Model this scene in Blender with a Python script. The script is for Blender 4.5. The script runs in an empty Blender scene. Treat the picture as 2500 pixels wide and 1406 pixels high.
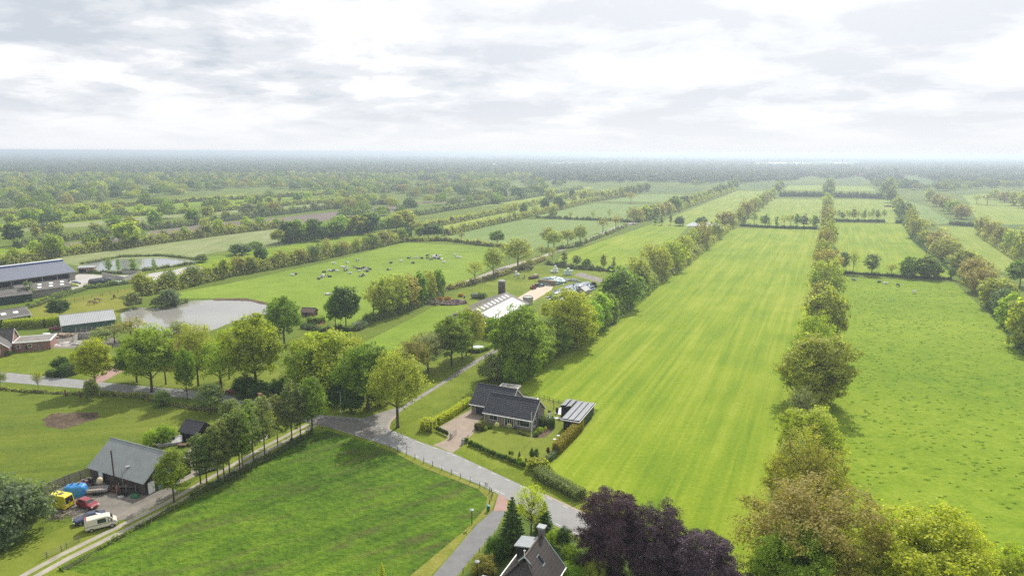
import bpy, math, random
import numpy as np
from mathutils import Vector, Matrix

# ------------------------------------------------------------------ camera
C = bpy.context.scene.collection
S = bpy.context.scene
CAM_H = 60.0
FPX = 1667.0                       # focal length in photo pixels (24 mm on a 36 mm wide sensor)
PITCH = math.atan((703 - 371.5) / FPX)
ROLL = math.radians(-0.28)
R_ = math.radians
FW = np.array([0, math.cos(PITCH), -math.sin(PITCH)])
UP0 = np.array([0, math.sin(PITCH), math.cos(PITCH)])
RT0 = np.array([1.0, 0, 0])
RT = math.cos(ROLL) * RT0 - math.sin(ROLL) * UP0
UPV = math.sin(ROLL) * RT0 + math.cos(ROLL) * UP0
camd = bpy.data.cameras.new('camera'); cam = bpy.data.objects.new('camera', camd); C.objects.link(cam)
camd.lens = 24.0; camd.sensor_width = 36.0; camd.clip_end = 60000; camd.clip_start = 0.5
m = Matrix(((RT[0], UPV[0], -FW[0]), (RT[1], UPV[1], -FW[1]), (RT[2], UPV[2], -FW[2])))
cam.matrix_world = Matrix.Translation((0, 0, CAM_H)) @ m.to_4x4()
S.camera = cam

# ------------------------------------------------------------------ light and sky
SUN_AZ, SUN_EL = R_(22), R_(45)    # azimuth clockwise from +Y
S.view_settings.view_transform = 'Standard'; S.view_settings.look = 'None'
S.view_settings.exposure = 0.27; S.view_settings.gamma = 1.0
S.cycles.use_denoising = False; S.cycles.use_adaptive_sampling = False
S.cycles.max_bounces = 6; S.cycles.diffuse_bounces = 3; S.cycles.glossy_bounces = 2
S.cycles.transmission_bounces = 4; S.cycles.volume_bounces = 0; S.cycles.transparent_max_bounces = 6
S.cycles.sample_clamp_indirect = 4
sund = bpy.data.lights.new('sun', 'SUN'); sun = bpy.data.objects.new('sun', sund); C.objects.link(sun)
sund.energy = 4.4; sund.angle = R_(0.7); sund.color = (1.0, 0.95, 0.86)
sdir = Vector((math.sin(SUN_AZ) * math.cos(SUN_EL), math.cos(SUN_AZ) * math.cos(SUN_EL), math.sin(SUN_EL)))
sun.rotation_euler = sdir.to_track_quat('Z', 'Y').to_euler()
sun.location = (60, 120, 160)

def N(nt, t, **kw):
    n = nt.nodes.new('ShaderNode' + t)
    for k, v in kw.items():
        if k.startswith('i_'):
            k = k[2:]
            k = int(k) if k.isdigit() else k.replace('_', ' ')
            n.inputs[k].default_value = v
        else:
            setattr(n, k, v)
    return n
def LK(nt, *pairs):
    for a, b in pairs: nt.links.new(a, b)
def ramp(nt, fac, stops, interp='LINEAR'):
    n = nt.nodes.new('ShaderNodeValToRGB'); n.color_ramp.interpolation = interp
    el = n.color_ramp.elements
    while len(el) < len(stops): el.new(0.5)
    for e, (p, c) in zip(el, stops):
        e.position = p; e.color = (*c, 1) if len(c) == 3 else c
    if fac is not None: nt.links.new(fac, n.inputs[0])
    return n.outputs[0]
def mix(nt, fac, a, b, mode='MIX'):
    n = nt.nodes.new('ShaderNodeMix'); n.data_type = 'RGBA'; n.blend_type = mode
    for s, v in ((0, fac), (6, a), (7, b)):
        if hasattr(v, 'links'): nt.links.new(v, n.inputs[s])
        elif isinstance(v, (int, float)): n.inputs[s].default_value = v
        else: n.inputs[s].default_value = (*v, 1) if len(v) == 3 else v
    return n.outputs[2]
def mth(nt, op, a, b=None, c=None, clamp=False):
    n = nt.nodes.new('ShaderNodeMath'); n.operation = op; n.use_clamp = clamp
    for i, v in enumerate((a, b, c)):
        if v is None: continue
        if hasattr(v, 'links'): nt.links.new(v, n.inputs[i])
        else: n.inputs[i].default_value = v
    return n.outputs[0]
def noise(nt, vec, scale, detail=4, rough=0.55, dist=0.0):
    n = N(nt, 'TexNoise'); n.inputs['Scale'].default_value = scale; n.inputs['Detail'].default_value = detail
    n.inputs['Roughness'].default_value = rough; n.inputs['Distortion'].default_value = dist
    if vec is not None: nt.links.new(vec, n.inputs['Vector'])
    return n.outputs[0]

W = bpy.data.worlds.new('World'); S.world = W; W.use_nodes = True
nt = W.node_tree; nt.nodes.clear()
out = N(nt, 'OutputWorld'); bg = N(nt, 'Background'); bg.inputs[1].default_value = 0.1
sky = N(nt, 'TexSky', sky_type='NISHITA', sun_disc=False, sun_elevation=SUN_EL, sun_rotation=SUN_AZ)
tc = N(nt, 'TexCoord'); D = tc.outputs['Generated']
sx = N(nt, 'SeparateXYZ'); LK(nt, (D, sx.inputs[0]))
zz = mth(nt, 'MAXIMUM', sx.outputs[2], 0.0)
den = mth(nt, 'ADD', zz, 0.16)
cx = N(nt, 'CombineXYZ')
LK(nt, (mth(nt, 'DIVIDE', sx.outputs[0], den), cx.inputs[0]), (mth(nt, 'MULTIPLY', mth(nt, 'DIVIDE', sx.outputs[1], den), 1.0), cx.inputs[1]))
mp = N(nt, 'Mapping'); mp.inputs['Location'].default_value = (-7.4, 9.1, 0); LK(nt, (cx.outputs[0], mp.inputs[0]))
n1 = noise(nt, mp.outputs[0], 0.9, 7, 0.52, 0.15)           # large cloud sheets
mp2 = N(nt, 'Mapping'); mp2.inputs['Location'].default_value = (10.3, 3.4, 0.5); LK(nt, (cx.outputs[0], mp2.inputs[0]))
n2 = noise(nt, mp2.outputs[0], 2.2, 9, 0.60, 0.25)           # billows
cl = mth(nt, 'ADD', mth(nt, 'MULTIPLY', n1, 0.58), mth(nt, 'MULTIPLY', n2, 0.42))
# grey undersides versus bright tops
shade = ramp(nt, cl, [(0.41, (9.1, 9.15, 9.2)), (0.46, (8.1, 8.2, 8.4)), (0.505, (6.7, 7.0, 7.4)), (0.57, (5.3, 5.75, 6.35))], 'EASE')
blue = mix(nt, 0.30, sky.outputs[0], (7.5, 8.2, 9.2))
thin = ramp(nt, cl, [(0.30, (0, 0, 0)), (0.38, (1, 1, 1))])
cloud = mix(nt, thin, blue, shade)
# brighter veil around the hidden sun
dt = N(nt, 'VectorMath', operation='DOT_PRODUCT'); LK(nt, (D, dt.inputs[0])); dt.inputs[1].default_value = sdir
glow = ramp(nt, dt.outputs['Value'], [(0.60, (0, 0, 0)), (1.0, (1, 1, 1))])
cloud = mix(nt, mth(nt, 'MULTIPLY', glow, 0.58), cloud, (11.5, 11.5, 11.5))
# milky band over the horizon
hz = ramp(nt, zz, [(0.0, (1, 1, 1)), (0.03, (0.7, 0.7, 0.7)), (0.085, (0, 0, 0))])
cloud = mix(nt, hz, cloud, (7.7, 7.85, 8.05))
LK(nt, (cloud, bg.inputs[0]), (bg.outputs[0], out.inputs[0]))

# ------------------------------------------------------------------ photo pixel -> ground point
def ray(x, y): return FW + (x - 1250) / FPX * RT - (y - 703) / FPX * UPV
def G(x, y, z=0.0):
    d = ray(x, y); t = (z - CAM_H) / d[2]
    return Vector((t * d[0], t * d[1], z))
def depth(p): return float(np.dot(np.array((p[0], p[1], p[2] - CAM_H)), FW))
def hgt(x, yb, yt):
    """height of something standing at ground pixel (x, yb) whose top shows at pixel row yt"""
    p = G(x, yb); lo, hi = 0.0, 58.0
    for _ in range(40):
        z = (lo + hi) / 2
        d = np.array((p.x, p.y, z - CAM_H)); py = 703 - FPX * float(np.dot(d, UPV)) / float(np.dot(d, FW))
        if py > yt: lo = z
        else: hi = z
    return lo

# ------------------------------------------------------------------ tagging
NUM = 'first second third fourth fifth sixth seventh eighth ninth tenth eleventh twelfth thirteenth fourteenth fifteenth sixteenth seventeenth eighteenth nineteenth twentieth'.split()
NUM += ['twenty ' + n for n in NUM[:9]] + ['thirtieth'] + ['thirty ' + n for n in NUM[:9]]
def tag(o, label=None, cat=None, group=None, kind=None):
    for k, v in (('label', label), ('category', cat), ('group', group), ('kind', kind)):
        if v: o[k] = v
    return o
def empty(name, loc, rz=0.0, label=None, cat=None, group=None, scale=None):
    o = bpy.data.objects.new(name, None); C.objects.link(o); o.location = loc; o.rotation_euler = (0, 0, rz)
    o.empty_display_size = 0.5
    if scale: o.scale = scale
    return tag(o, label, cat, group)
def kids(o): return [c for c in o.children]
def dup(o, loc, rz, label=None, group=None, scale=None, parent=None):
    r = o.copy(); C.objects.link(r)
    if parent is not None: r.parent = parent
    else:
        r.location = loc; r.rotation_euler = (0, 0, rz)
        if scale: r.scale = scale
        if label: r['label'] = label
        if group: r['group'] = group
    for c in list(o.children): dup(c, None, None, parent=r)
    return r

class MB:
    """collects faces and builds ONE mesh object"""
    def __init__(s): s.v = []; s.f = []; s.m = []; s.n = 0
    def add(s, vs, fs, mi=0):
        b = len(s.v); s.v += [tuple(v) for v in vs]
        for f in fs: s.f.append(tuple(i + b for i in f)); s.m.append(mi)
        return s
    def box(s, x0, x1, y0, y1, z0, z1, mi=0, rz=0, c=None):
        vs = [(x, y, z) for z in (z0, z1) for x, y in ((x0, y0), (x1, y0), (x1, y1), (x0, y1))]
        if rz:
            cx_, cy_ = c or ((x0 + x1) / 2, (y0 + y1) / 2); ca, sa = math.cos(rz), math.sin(rz)
            vs = [(cx_ + (x - cx_) * ca - (y - cy_) * sa, cy_ + (x - cx_) * sa + (y - cy_) * ca, z) for x, y, z in vs]
        return s.add(vs, [(0, 3, 2, 1), (4, 5, 6, 7), (0, 1, 5, 4), (1, 2, 6, 5), (2, 3, 7, 6), (3, 0, 4, 7)], mi)
    def quad(s, a, b, c, d, mi=0): return s.add([a, b, c, d], [(0, 1, 2, 3)], mi)
    def poly(s, pts, mi=0): return s.add(pts, [tuple(range(len(pts)))], mi)
    def prism(s, prof, x0, x1, axis='x', mi=0, capmi=None):
        """extrude a closed (u, v) outline; axis x: (x,u,v), y: (u,y,v), z: (u,v,z)"""
        n = len(prof)
        def P(t, u, v): return (t, u, v) if axis == 'x' else (u, t, v) if axis == 'y' else (u, v, t)
        vs = [P(x0, u, v) for u, v in prof] + [P(x1, u, v) for u, v in prof]
        s.add(vs, [(i, (i + 1) % n, n + (i + 1) % n, n + i) for i in range(n)], mi)
        s.add(vs, [tuple(range(n))[::-1], tuple(range(n, 2 * n))], mi if capmi is None else capmi)
        return s
    def slab(s, a, b, c, d, t, mi=0):
        """thick plate: quad abcd with thickness t downwards along its normal"""
        A, B, Cc, Dd = map(Vector, (a, b, c, d)); n = (B - A).cross(Dd - A).normalized() * t
        vs = [A, B, Cc, Dd, A - n, B - n, Cc - n, Dd - n]
        return s.add(vs, [(0, 1, 2, 3), (7, 6, 5, 4), (0, 4, 5, 1), (1, 5, 6, 2), (2, 6, 7, 3), (3, 7, 4, 0)], mi)
    def tube(s, pts, rad, sides=6, mi=0, cap=True):
        pts = [Vector(p) for p in pts]
        if not hasattr(rad, '__len__'): rad = [rad] * len(pts)
        vs = []
        for i, p in enumerate(pts):
            t = (pts[min(i + 1, len(pts) - 1)] - pts[max(i - 1, 0)]).normalized()
            u = t.cross(Vector((0, 0, 1)) if abs(t.z) < 0.95 else Vector((1, 0, 0))).normalized(); w = t.cross(u)
            for k in range(sides):
                a = 2 * math.pi * k / sides
                vs.append(p + (u * math.cos(a) + w * math.sin(a)) * rad[i])
        fs = [(i * sides + k, i * sides + (k + 1) % sides, (i + 1) * sides + (k + 1) % sides, (i + 1) * sides + k) for i in range(len(pts) - 1) for k in range(sides)]
        if cap: fs += [tuple(range(sides))[::-1], tuple((len(pts) - 1) * sides + k for k in range(sides))]
        return s.add(vs, fs, mi)
    def cyl(s, x, y, z0, z1, r, sides=10, mi=0, r1=None): return s.tube([(x, y, z0), (x, y, z1)], [r, r if r1 is None else r1], sides, mi)
    def lathe(s, prof, sides=12, mi=0, c=(0, 0, 0)):
        vs = [(c[0] + r * math.cos(2 * math.pi * k / sides), c[1] + r * math.sin(2 * math.pi * k / sides), c[2] + z) for r, z in prof for k in range(sides)]
        fs = [(i * sides + k, i * sides + (k + 1) % sides, (i + 1) * sides + (k + 1) % sides, (i + 1) * sides + k) for i in range(len(prof) - 1) for k in range(sides)]
        fs += [tuple(range(sides))[::-1], tuple((len(prof) - 1) * sides + k for k in range(sides))]
        return s.add(vs, fs, mi)
    def build(s, name, mats, parent=None, smooth=False, bevel=0):
        me = bpy.data.meshes.new(name); me.from_pydata(s.v, [], s.f)
        mats = mats if isinstance(mats, (list, tuple)) else [mats]
        for mm in mats: me.materials.append(mm)
        me.polygons.foreach_set('material_index', s.m)
        if smooth: me.polygons.foreach_set('use_smooth', [True] * len(s.f))
        me.update()
        o = bpy.data.objects.new(name, me); C.objects.link(o)
        if parent is not None: o.parent = parent
        if bevel:
            b = o.modifiers.new('bevel', 'BEVEL'); b.width = bevel; b.segments = 2; b.limit_method = 'ANGLE'
        return o

# ------------------------------------------------------------------ materials
def newmat(name):
    mt = bpy.data.materials.new(name); mt.use_nodes = True
    nt = mt.node_tree; b = nt.nodes['Principled BSDF']
    return mt, nt, b
def plain(name, c, rough=0.7, var=0.12, scale=3.0, metal=0.0, spec=0.4, bump=0.0, bscale=20):
    mt, nt, b = newmat(name)
    co = N(nt, 'TexCoord').outputs['Object']
    n = noise(nt, co, scale, 5, 0.6)
    f = ramp(nt, n, [(0.3, (1 - var,) * 3), (0.7, (1 + var,) * 3)])
    LK(nt, (mix(nt, 1.0, c, f, 'MULTIPLY'), b.inputs['Base Color']))
    b.inputs['Roughness'].default_value = rough; b.inputs['Metallic'].default_value = metal; b.inputs['Specular IOR Level'].default_value = spec
    if bump:
        bn = N(nt, 'Bump'); bn.inputs['Strength'].default_value = bump; bn.inputs['Distance'].default_value = 0.05
        LK(nt, (noise(nt, co, bscale, 3), bn.inputs['Height']), (bn.outputs[0], b.inputs['Normal']))
    return mt
def wpos(nt): return N(nt, 'NewGeometry').outputs['Position']
def grass(name, c0, c1, c2, big=0.018, mid=0.12, fine=1.6, stripe=None, stripe_w=0.35, bump=0.5, spot=None):
    """meadow: patchy colour at three sizes, optional streaks along a direction (degrees), optional spots of another colour"""
    mt, nt, b = newmat(name); p = wpos(nt)
    a = noise(nt, p, big, 5, 0.6, 0.3); d = noise(nt, p, mid, 5, 0.62, 0.2); e = noise(nt, p, fine, 4, 0.65)
    s = mth(nt, 'ADD', mth(nt, 'MULTIPLY', a, 0.34), mth(nt, 'ADD', mth(nt, 'MULTIPLY', d, 0.30), mth(nt, 'MULTIPLY', e, 0.36)))
    if stripe is not None:
        r = N(nt, 'Mapping'); r.vector_type = 'TEXTURE'; r.inputs['Rotation'].default_value = (0, 0, R_(stripe)); LK(nt, (p, r.inputs[0]))
        k = N(nt, 'Mapping'); k.inputs['Scale'].default_value = (0.012, 0.55, 1); LK(nt, (r.outputs[0], k.inputs[0]))
        st = noise(nt, k.outputs[0], 1.0, 4, 0.6, 0.35)
        k2 = N(nt, 'Mapping'); k2.inputs['Scale'].default_value = (0.02, 0.16, 1); LK(nt, (r.outputs[0], k2.inputs[0]))
        st2 = noise(nt, k2.outputs[0], 1.0, 3, 0.5, 0.2)
        st = mth(nt, 'ADD', mth(nt, 'MULTIPLY', st, 0.6), mth(nt, 'MULTIPLY', st2, 0.4))
        st = mth(nt, 'ADD', mth(nt, 'MULTIPLY', st, 1.7), -.35)
        s = mth(nt, 'ADD', mth(nt, 'MULTIPLY', s, 1 - stripe_w), mth(nt, 'MULTIPLY', st, stripe_w))
    col = ramp(nt, s, [(0.38, c0), (0.50, c1), (0.62, c2)])
    if spot:
        sc, th, cc = spot
        r2 = N(nt, 'Mapping'); r2.vector_type = 'TEXTURE'; r2.inputs['Rotation'].default_value = (0, 0, R_(28)); LK(nt, (p, r2.inputs[0]))
        k3 = N(nt, 'Mapping'); k3.inputs['Scale'].default_value = (0.22, 1, 1); LK(nt, (r2.outputs[0], k3.inputs[0]))
        sp = ramp(nt, noise(nt, k3.outputs[0], sc, 4, 0.6, 0.3), [(th, (0, 0, 0)), (th + 0.16, (1, 1, 1))])
        col = mix(nt, mth(nt, 'MULTIPLY', sp, 0.6), col, cc)
    LK(nt, (col, b.inputs['Base Color']))
    b.inputs['Roughness'].default_value = 0.95; b.inputs['Specular IOR Level'].default_value = 0.1
    bn = N(nt, 'Bump'); bn.inputs['Strength'].default_value = bump; bn.inputs['Distance'].default_value = 0.35
    LK(nt, (mth(nt, 'ADD', e, mth(nt, 'MULTIPLY', noise(nt, p, 0.5, 4, 0.6), 0.8)), bn.inputs['Height']), (bn.outputs[0], b.inputs['Normal']))
    return mt
def paved(name, c, c2, scale=0.6, rough=0.85, brick=None):
    mt, nt, b = newmat(name); p = wpos(nt)
    s = noise(nt, p, scale, 6, 0.65, 0.3); e = noise(nt, p, 9.0, 3, 0.6)
    col = ramp(nt, mth(nt, 'ADD', mth(nt, 'MULTIPLY', s, 0.7), mth(nt, 'MULTIPLY', e, 0.3)), [(0.35, c), (0.65, c2)])
    if brick:
        br = N(nt, 'TexBrick'); br.inputs['Scale'].default_value = brick; br.inputs['Mortar Size'].default_value = 0.03
        br.inputs['Color1'].default_value = (1, 1, 1, 1); br.inputs['Color2'].default_value = (0.8, 0.8, 0.8, 1); br.inputs['Mortar'].default_value = (0.55, 0.55, 0.55, 1)
        LK(nt, (p, br.inputs['Vector'])); col = mix(nt, 0.6, col, mix(nt, 1.0, col, br.outputs[0], 'MULTIPLY'))
    LK(nt, (col, b.inputs['Base Color'])); b.inputs['Roughness'].default_value = rough
    bn = N(nt, 'Bump'); bn.inputs['Strength'].default_value = 0.2; bn.inputs['Distance'].default_value = 0.03
    LK(nt, (e, bn.inputs['Height']), (bn.outputs[0], b.inputs['Normal']))
    return mt
def leafmat(name, trans=0.35):
    """foliage: base colour from the object's own tint property, varied leaf by leaf; light passes through the leaves"""
    mt, nt, b = newmat(name)
    at = N(nt, 'Attribute', attribute_type='OBJECT', attribute_name='tint')
    geo = N(nt, 'NewGeometry')
    f = ramp(nt, geo.outputs['Random Per Island'], [(0.0, (0.62, 0.66, 0.6)), (0.55, (1, 1, 1)), (1.0, (1.42, 1.34, 1.2))])
    col = mix(nt, 1.0, at.outputs['Color'], f, 'MULTIPLY')
    tr = N(nt, 'BsdfTranslucent'); mx = N(nt, 'MixShader'); mx.inputs[0].default_value = trans
    LK(nt, (col, b.inputs['Base Color']), (mix(nt, 1.0, col, (1.25, 1.4, 0.6), 'MULTIPLY'), tr.inputs[0]))
    b.inputs['Roughness'].default_value = 0.55; b.inputs['Specular IOR Level'].default_value = 0.25
    o = nt.nodes['Material Output']; LK(nt, (b.outputs[0], mx.inputs[1]), (tr.outputs[0], mx.inputs[2]), (mx.outputs[0], o.inputs[0]))
    return mt
# ------------------------------------------------------------------ ground, fields, roads, water
AX = math.degrees(math.atan2(*(G(1995, 562) - G(1925, 950)).yx))     # the fields run along this direction
M = {}
M['ground'] = grass('ground_grass', (.070, .108, .012), (.110, .152, .016), (.155, .195, .028), big=.006, mid=.05, fine=.8)
M['long'] = grass('mown_grass', (.112, .192, .009), (.188, .256, .014), (.272, .318, .038), big=.012, mid=.06, fine=1.2, stripe=AX, stripe_w=.34)
M['long2'] = grass('mown_grass_pale', (.150, .215, .025), (.200, .260, .035), (.270, .310, .060), big=.012, mid=.07, fine=1.2, stripe=AX, stripe_w=.5)
M['past'] = grass('pasture_grass', (.100, .176, .007), (.160, .236, .011), (.222, .288, .024), big=.02, mid=.2, fine=1.0, spot=(.5, .56, (.105, .185, .010)))
M['cow'] = grass('cow_pasture_grass', (.110, .180, .016), (.165, .240, .022), (.215, .290, .035), big=.012, mid=.1, fine=.9)
M['pale'] = grass('pale_hay_grass', (.150, .190, .060), (.210, .240, .095), (.300, .310, .160), big=.012, mid=.06, fine=.6, stripe=AX + 25, stripe_w=.3)
M['soft'] = grass('soft_green_grass', (.120, .185, .045), (.160, .225, .060), (.210, .265, .085), big=.01, mid=.05, fine=.8, stripe=AX, stripe_w=.3)
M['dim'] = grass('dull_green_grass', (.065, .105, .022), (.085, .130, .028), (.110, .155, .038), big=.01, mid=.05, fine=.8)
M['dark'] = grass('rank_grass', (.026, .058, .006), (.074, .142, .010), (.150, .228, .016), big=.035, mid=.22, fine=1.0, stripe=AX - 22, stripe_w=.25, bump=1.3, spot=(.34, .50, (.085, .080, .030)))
M['lawn'] = grass('lawn_grass', (.105, .145, .016), (.150, .185, .022), (.195, .225, .036), big=.05, mid=.3, fine=2.5, bump=.25)
M['verge'] = grass('verge_grass', (.085, .125, .012), (.145, .190, .016), (.215, .240, .040), big=.05, mid=.25, fine=2.0)
M['dry'] = grass('dry_verge_grass', (.130, .150, .022), (.200, .205, .036), (.270, .250, .070), big=.06, mid=.3, fine=2.0)
M['left'] = grass('left_pasture_grass', (.065, .100, .012), (.115, .155, .016), (.175, .190, .030), big=.022, mid=.12, fine=1.4, stripe=AX - 55, stripe_w=.2)
M['paddock'] = grass('grazed_grass', (.120, .140, .018), (.185, .195, .025), (.240, .230, .045), big=.03, mid=.1, fine=.9)
M['plough'] = grass('ploughed_soil', (.125, .100, .082), (.165, .135, .115), (.200, .170, .145), big=.02, mid=.1, fine=1.0, stripe=AX - 30, stripe_w=.4, bump=.8)
M['mud'] = grass('bare_soil', (.060, .045, .030), (.110, .080, .055), (.190, .150, .090), big=.1, mid=.5, fine=2.0, bump=1.0)
M['asphalt'] = paved('asphalt', (.20, .198, .192), (.26, .256, .248), .5)
M['asphalt_new'] = paved('dark_asphalt', (.13, .13, .132), (.18, .18, .178), .6)
M['brickroad'] = paved('brick_paving', (.20, .185, .17), (.29, .265, .24), .4, brick=2.2)
M['junction'] = paved('worn_brick', (.135, .125, .115), (.22, .205, .19), .35, brick=2.2)
M['redbrick'] = paved('red_clinker', (.30, .175, .15), (.40, .25, .21), .7, brick=2.2)
M['drive'] = paved('drive_clinker', (.25, .19, .145), (.36, .285, .22), .5, brick=3.0)
M['track'] = paved('sandy_track', (.22, .195, .155), (.38, .34, .28), .35)
M['gravel'] = paved('yard_gravel', (.10, .09, .075), (.23, .205, .17), .3)
M['concrete'] = paved('concrete', (.33, .31, .28), (.44, .42, .39), .25)
M['terrace'] = paved('white_terrace', (.62, .62, .64), (.72, .72, .74), .4)
M['silage'] = paved('sileage_sand', (.42, .33, .24), (.52, .43, .33), .3)
M['white'] = plain('road_paint', (.50, .50, .48), .7, .15)
M['kerb'] = paved('kerb_brick', (.33, .25, .21), (.42, .34, .29), 1.5, brick=3)

def water(name, c, rough=.04):
    mt, nt, b = newmat(name); p = wpos(nt)
    LK(nt, (ramp(nt, noise(nt, p, .03, 3), [(.3, c), (.7, tuple(v * 1.25 for v in c))]), b.inputs['Base Color']))
    b.inputs['Roughness'].default_value = rough; b.inputs['IOR'].default_value = 1.45
    bn = N(nt, 'Bump'); bn.inputs['Strength'].default_value = .35; bn.inputs['Distance'].default_value = .03
    LK(nt, (noise(nt, p, .9, 4, .6), bn.inputs['Height']), (bn.outputs[0], b.inputs['Normal'])); return mt
M['pond'] = water('pond_water', (.25, .24, .215)); M['pond2'] = water('far_pond_water', (.20, .21, .20))

def sheet(name, mat, z, pts, label=None, wob=0):
    P = [G(x, y) for x, y in pts]
    if wob:                                   # natural, uneven outline
        rn = random.Random(len(pts) * 7 + int(pts[0][0])); Q = []
        for i, a in enumerate(P):
            b = P[(i + 1) % len(P)]; L = (b - a).length; n = max(1, min(40, int(L / (wob * 3)))); t = (b - a).normalized() if L else Vector()
            for k in range(n):
                q = a.lerp(b, k / n); o = rn.uniform(-wob, wob) if k else 0
                Q.append(q + Vector((-t.y, t.x, 0)) * o)
        P = Q
    z = layer(P)
    mb = MB().poly([(p.x, p.y, z) for p in P])
    o = mb.build(name, M[mat]); o['kind'] = 'structure'
    if o.data.polygons[0].normal.z < 0: o.data.flip_normals()
    if label: o['label'] = label
    return o
_layers = []
def inside(q, P):
    c = False
    for i in range(len(P)):
        a, b = P[i], P[i - 1]
        if (a[1] > q[1]) != (b[1] > q[1]) and q[0] < (b[0] - a[0]) * (q[1] - a[1]) / (b[1] - a[1]) + a[0]: c = not c
    return c
def crosses(P, Q):
    P = np.array([p[:2] for p in P]); Q = np.array([q[:2] for q in Q])
    if (P.max(0) < Q.min(0)).any() or (Q.max(0) < P.min(0)).any(): return False
    if inside(P[0], Q) or inside(Q[0], P): return True
    a, b = P, np.roll(P, -1, 0); c, d = Q, np.roll(Q, -1, 0)
    def o(u, v, w): return (v[..., 0] - u[..., 0]) * (w[..., 1] - u[..., 1]) - (v[..., 1] - u[..., 1]) * (w[..., 0] - u[..., 0])
    A, B, Cc, Dd = a[:, None], b[:, None], c[None], d[None]
    return bool(((o(A, B, Cc) * o(A, B, Dd) < 0) & (o(Cc, Dd, A) * o(Cc, Dd, B) < 0)).any())
def layer(P):
    """height for a new sheet: 4 mm above every sheet it overlaps"""
    z = .008
    for zq, Q in _layers:
        if zq + .004 > z and crosses(P, Q): z = zq + .004
    _layers.append((z, P)); return z
gb = MB(); R0 = 15000
gb.poly([(R0 * math.cos(k * math.pi / 24), R0 * math.sin(k * math.pi / 24), 0) for k in range(48)])
tag(gb.build('ground', M['ground']), 'green grassland reaching to the hazy horizon', kind='structure')
Z = .02
# far to near
sheet('field', 'dim', Z, [(1560, 470), (1602, 458), (1722, 459), (1708, 469)])
sheet('field', 'dim', Z, [(1840, 448), (1990, 447), (1985, 458), (1800, 462)])
sheet('field', 'long2', Z, [(1915, 464), (1925, 453), (2008, 453), (2008, 466)], 'bright strip of grass left of the tree row, far off')
sheet('field', 'long2', Z, [(2038, 466), (2040, 454), (2120, 455), (2140, 467)])
sheet('field', 'dim', Z, [(2190, 434), (2235, 430), (2290, 448), (2310, 460), (2230, 456)])
sheet('field', 'dim', Z, [(2045, 440), (2100, 432), (2110, 453), (2045, 453)])
sheet('field', 'long2', Z, [(2350, 478), (2440, 470), (2500, 492), (2490, 502), (2370, 500)])
sheet('field', 'soft', Z, [(1310, 527), (1450, 497), (1585, 500), (1535, 536), (1370, 533)], 'pale green field beyond the farm lane hedge')
sheet('field', 'soft', Z, [(1480, 491), (1562, 474), (1682, 476), (1640, 494)])
sheet('field', 'soft', Z, [(1080, 572), (1240, 534), (1500, 541), (1532, 549), (1400, 592), (1320, 612), (1190, 601), (1088, 588)], 'pale green meadow beyond the cow pasture')
sheet('field', 'long2', Z, [(1000, 552), (1180, 515), (1300, 498), (1480, 462), (1500, 466), (1330, 512), (1080, 560)])
sheet('field', 'long2', Z, [(860, 535), (990, 527), (1000, 534), (905, 543)])
sheet('field', 'long2', Z, [(1120, 500), (1260, 482), (1440, 455), (1450, 459), (1290, 494), (1130, 508)])
sheet('field', 'long2', Z, [(270, 470), (300, 459), (400, 460), (385, 474), (310, 480)])
sheet('field', 'long2', Z, [(455, 485), (600, 472), (605, 479), (470, 493)])
sheet('field', 'past', Z, [(-40, 565), (120, 545), (330, 528), (560, 508), (560, 516), (400, 535), (100, 560), (-40, 580)])
sheet('field', 'past', Z, [(-40, 520), (100, 515), (420, 492), (900, 462), (900, 470), (500, 502), (0, 532)])
sheet('field', 'pale', Z, [(0, 560), (230, 540), (470, 518), (640, 506), (800, 497), (800, 503), (560, 520), (300, 545), (0, 570)])
sheet('field', 'past', Z, [(-40, 600), (75, 598), (100, 612), (-40, 625)])
sheet('ploughed_field', 'plough', Z, [(80, 605), (330, 570), (520, 545), (700, 530), (960, 500), (1000, 495), (960, 518), (700, 549), (480, 577), (160, 601)], 'grey brown ploughed strip between two hedgerows on the left')
sheet('ploughed_field', 'plough', Z, [(990, 497), (1140, 482), (1240, 466), (1245, 473), (1120, 495)], 'small ploughed patch far off beyond the hedgerows')
sheet('field', 'pale', Z, [(150, 624), (360, 596), (560, 572), (700, 556), (694, 598), (560, 610), (485, 624), (480, 634), (282, 634), (200, 650), (120, 640)], 'pale flowering hay meadow above the far pond')
sheet('field', 'past', Z, [(485, 632), (690, 602), (860, 575), (960, 562), (985, 590), (760, 630), (560, 672), (470, 690)])
sheet('cow_pasture', 'cow', Z, [(430, 715), (560, 692), (800, 640), (985, 592), (1190, 602), (1222, 641), (1130, 690), (1050, 716), (870, 800), (760, 775), (640, 742), (600, 728), (430, 728)], 'bright green pasture where the black and white herd lies')
sheet('paddock', 'paddock', Z, [(-60, 780), (60, 745), (340, 700), (352, 726), (300, 757), (280, 780), (235, 792), (140, 780), (60, 800), (-60, 800)], 'yellowish grazed paddock with the horses')
sheet('farm_field', 'long', Z, [(1360, 640), (1370, 624), (1595, 546), (1684, 549), (1592, 640), (1489, 657)], 'bright mown field behind the farmyard')
sheet('far_mown_field', 'long2', Z, [(1600, 552), (1640, 530), (1800, 466), (1888, 467), (1835, 500), (1778, 540), (1690, 551)], 'long mown strip left of the bronze tree row')
sheet('long_field', 'long', Z, [(1220, 945), (1290, 905), (1440, 800), (1600, 690), (1771, 557), (2004, 561), (2010, 640), (1990, 800), (1968, 950), (1955, 1080), (1935, 1250), (1900, 1440), (1560, 1440), (1480, 1330), (1424, 1222), (1340, 1135), (1463, 1000), (1310, 968)], 'long bright mown field in the centre right')
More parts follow.
